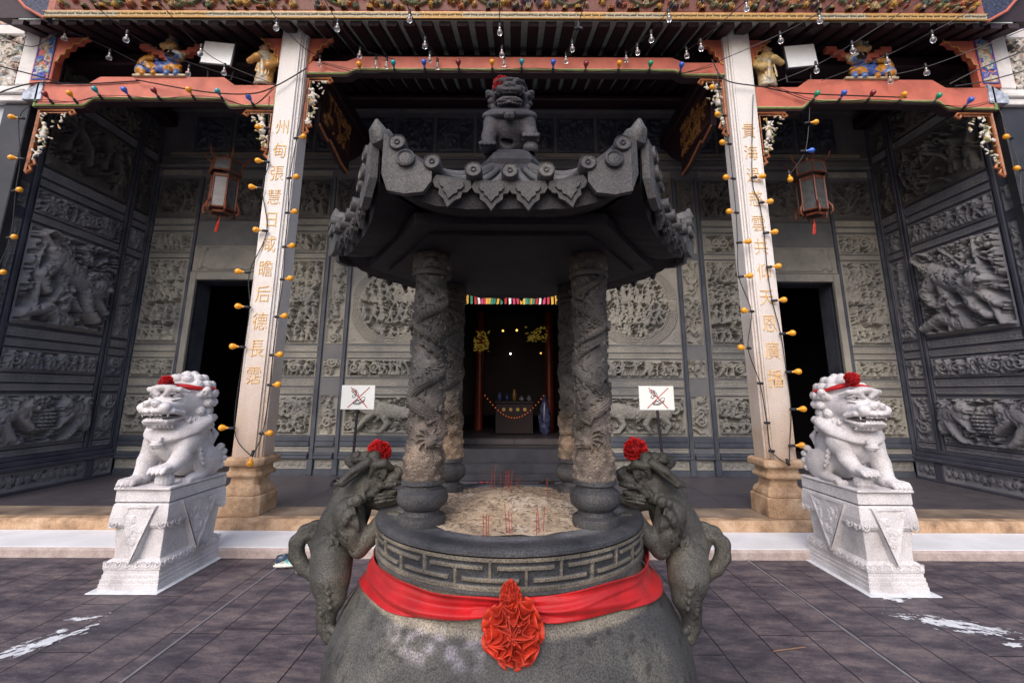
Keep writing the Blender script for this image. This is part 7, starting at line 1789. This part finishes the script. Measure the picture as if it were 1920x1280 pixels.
splash(3.25, 3.33, .06, .03, 0, 6, 'round white paint drip furthest towards the lower right corner')
for sg in (-1, 1):
    x = 3.148*sg; o = MB().box(x-.29, x+.29, 4.04, 4.94, .0, .007, bev=.002).build('mortar_bed', 'paint_splash'); tag(o, 'thin white mortar bed under the %s pedestal' % ('left' if sg < 0 else 'right'), 'mortar')
o = MB().tube([atZ(1450, 1220, .006), atZ(1510, 1212, .006)], .0028, 4).build('thin_stick', plain('tan_twig', (.30, .17, .08), .6)); tag(o, 'thin orange-brown stick lying on the paving right of the burner', 'stick')  # a loose tan stick on the paving
# ------------------------------------------------------------------ light, sky, camera
w = bpy.data.worlds.new("World"); SC.world = w; w.use_nodes = True; nt = w.node_tree
sky = nt.nodes.new('ShaderNodeTexSky'); sky.sky_type = 'NISHITA'; sky.sun_disc = False
SUN_EL, SUN_AZ = R(40), R(196)
sky.sun_elevation = SUN_EL; sky.sun_rotation = SUN_AZ; sky.air_density = 1.4; sky.dust_density = 4.0; sky.ozone_density = 1.5
bg = nt.nodes['Background']; tint = nt.nodes.new('ShaderNodeMix'); tint.data_type = 'RGBA'; tint.blend_type = 'MULTIPLY'; tint.inputs[0].default_value = 1; tint.inputs[7].default_value = (1.0, .965, 1.045, 1); nt.links.new(sky.outputs[0], tint.inputs[6]); nt.links.new(tint.outputs[2], bg.inputs[0]); bg.inputs[1].default_value = 0.15
sl = bpy.data.lights.new('overcast_sun', 'SUN'); sl.energy = 1.25; sl.angle = R(50); sl.color = (1, .975, .965)
so = bpy.data.objects.new('overcast_sun', sl); COL.objects.link(so)
dv = Vector((math.sin(SUN_AZ)*math.cos(SUN_EL), math.cos(SUN_AZ)*math.cos(SUN_EL), math.sin(SUN_EL)))
so.rotation_euler = dv.to_track_quat('Z', 'Y').to_euler(); so.location = (0, -3, 8)
cam = bpy.data.cameras.new('camera'); co = bpy.data.objects.new('camera', cam); COL.objects.link(co); SC.camera = co
cam.sensor_width = 36; cam.lens = FPX/1920*36; cam.clip_end = 500; cam.clip_start = 0.05
cam.shift_x = -(CX-960)/1920; cam.shift_y = (CY-640)/1920
co.location = (0, 0, EYE)
co.rotation_euler = (Matrix.Rotation(R(90)+PITCH, 3, 'X') @ Matrix.Rotation(ROLL, 3, 'Z')).to_euler()
SC.view_settings.view_transform = 'Standard'; SC.view_settings.look = 'None'; SC.view_settings.exposure = 0.3; SC.view_settings.gamma = 1
SC.render.engine = 'CYCLES'
try:
    SC.cycles.use_denoising = True; SC.cycles.max_bounces = 6; SC.cycles.diffuse_bounces = 4; SC.cycles.transmission_bounces = 6
except Exception: pass
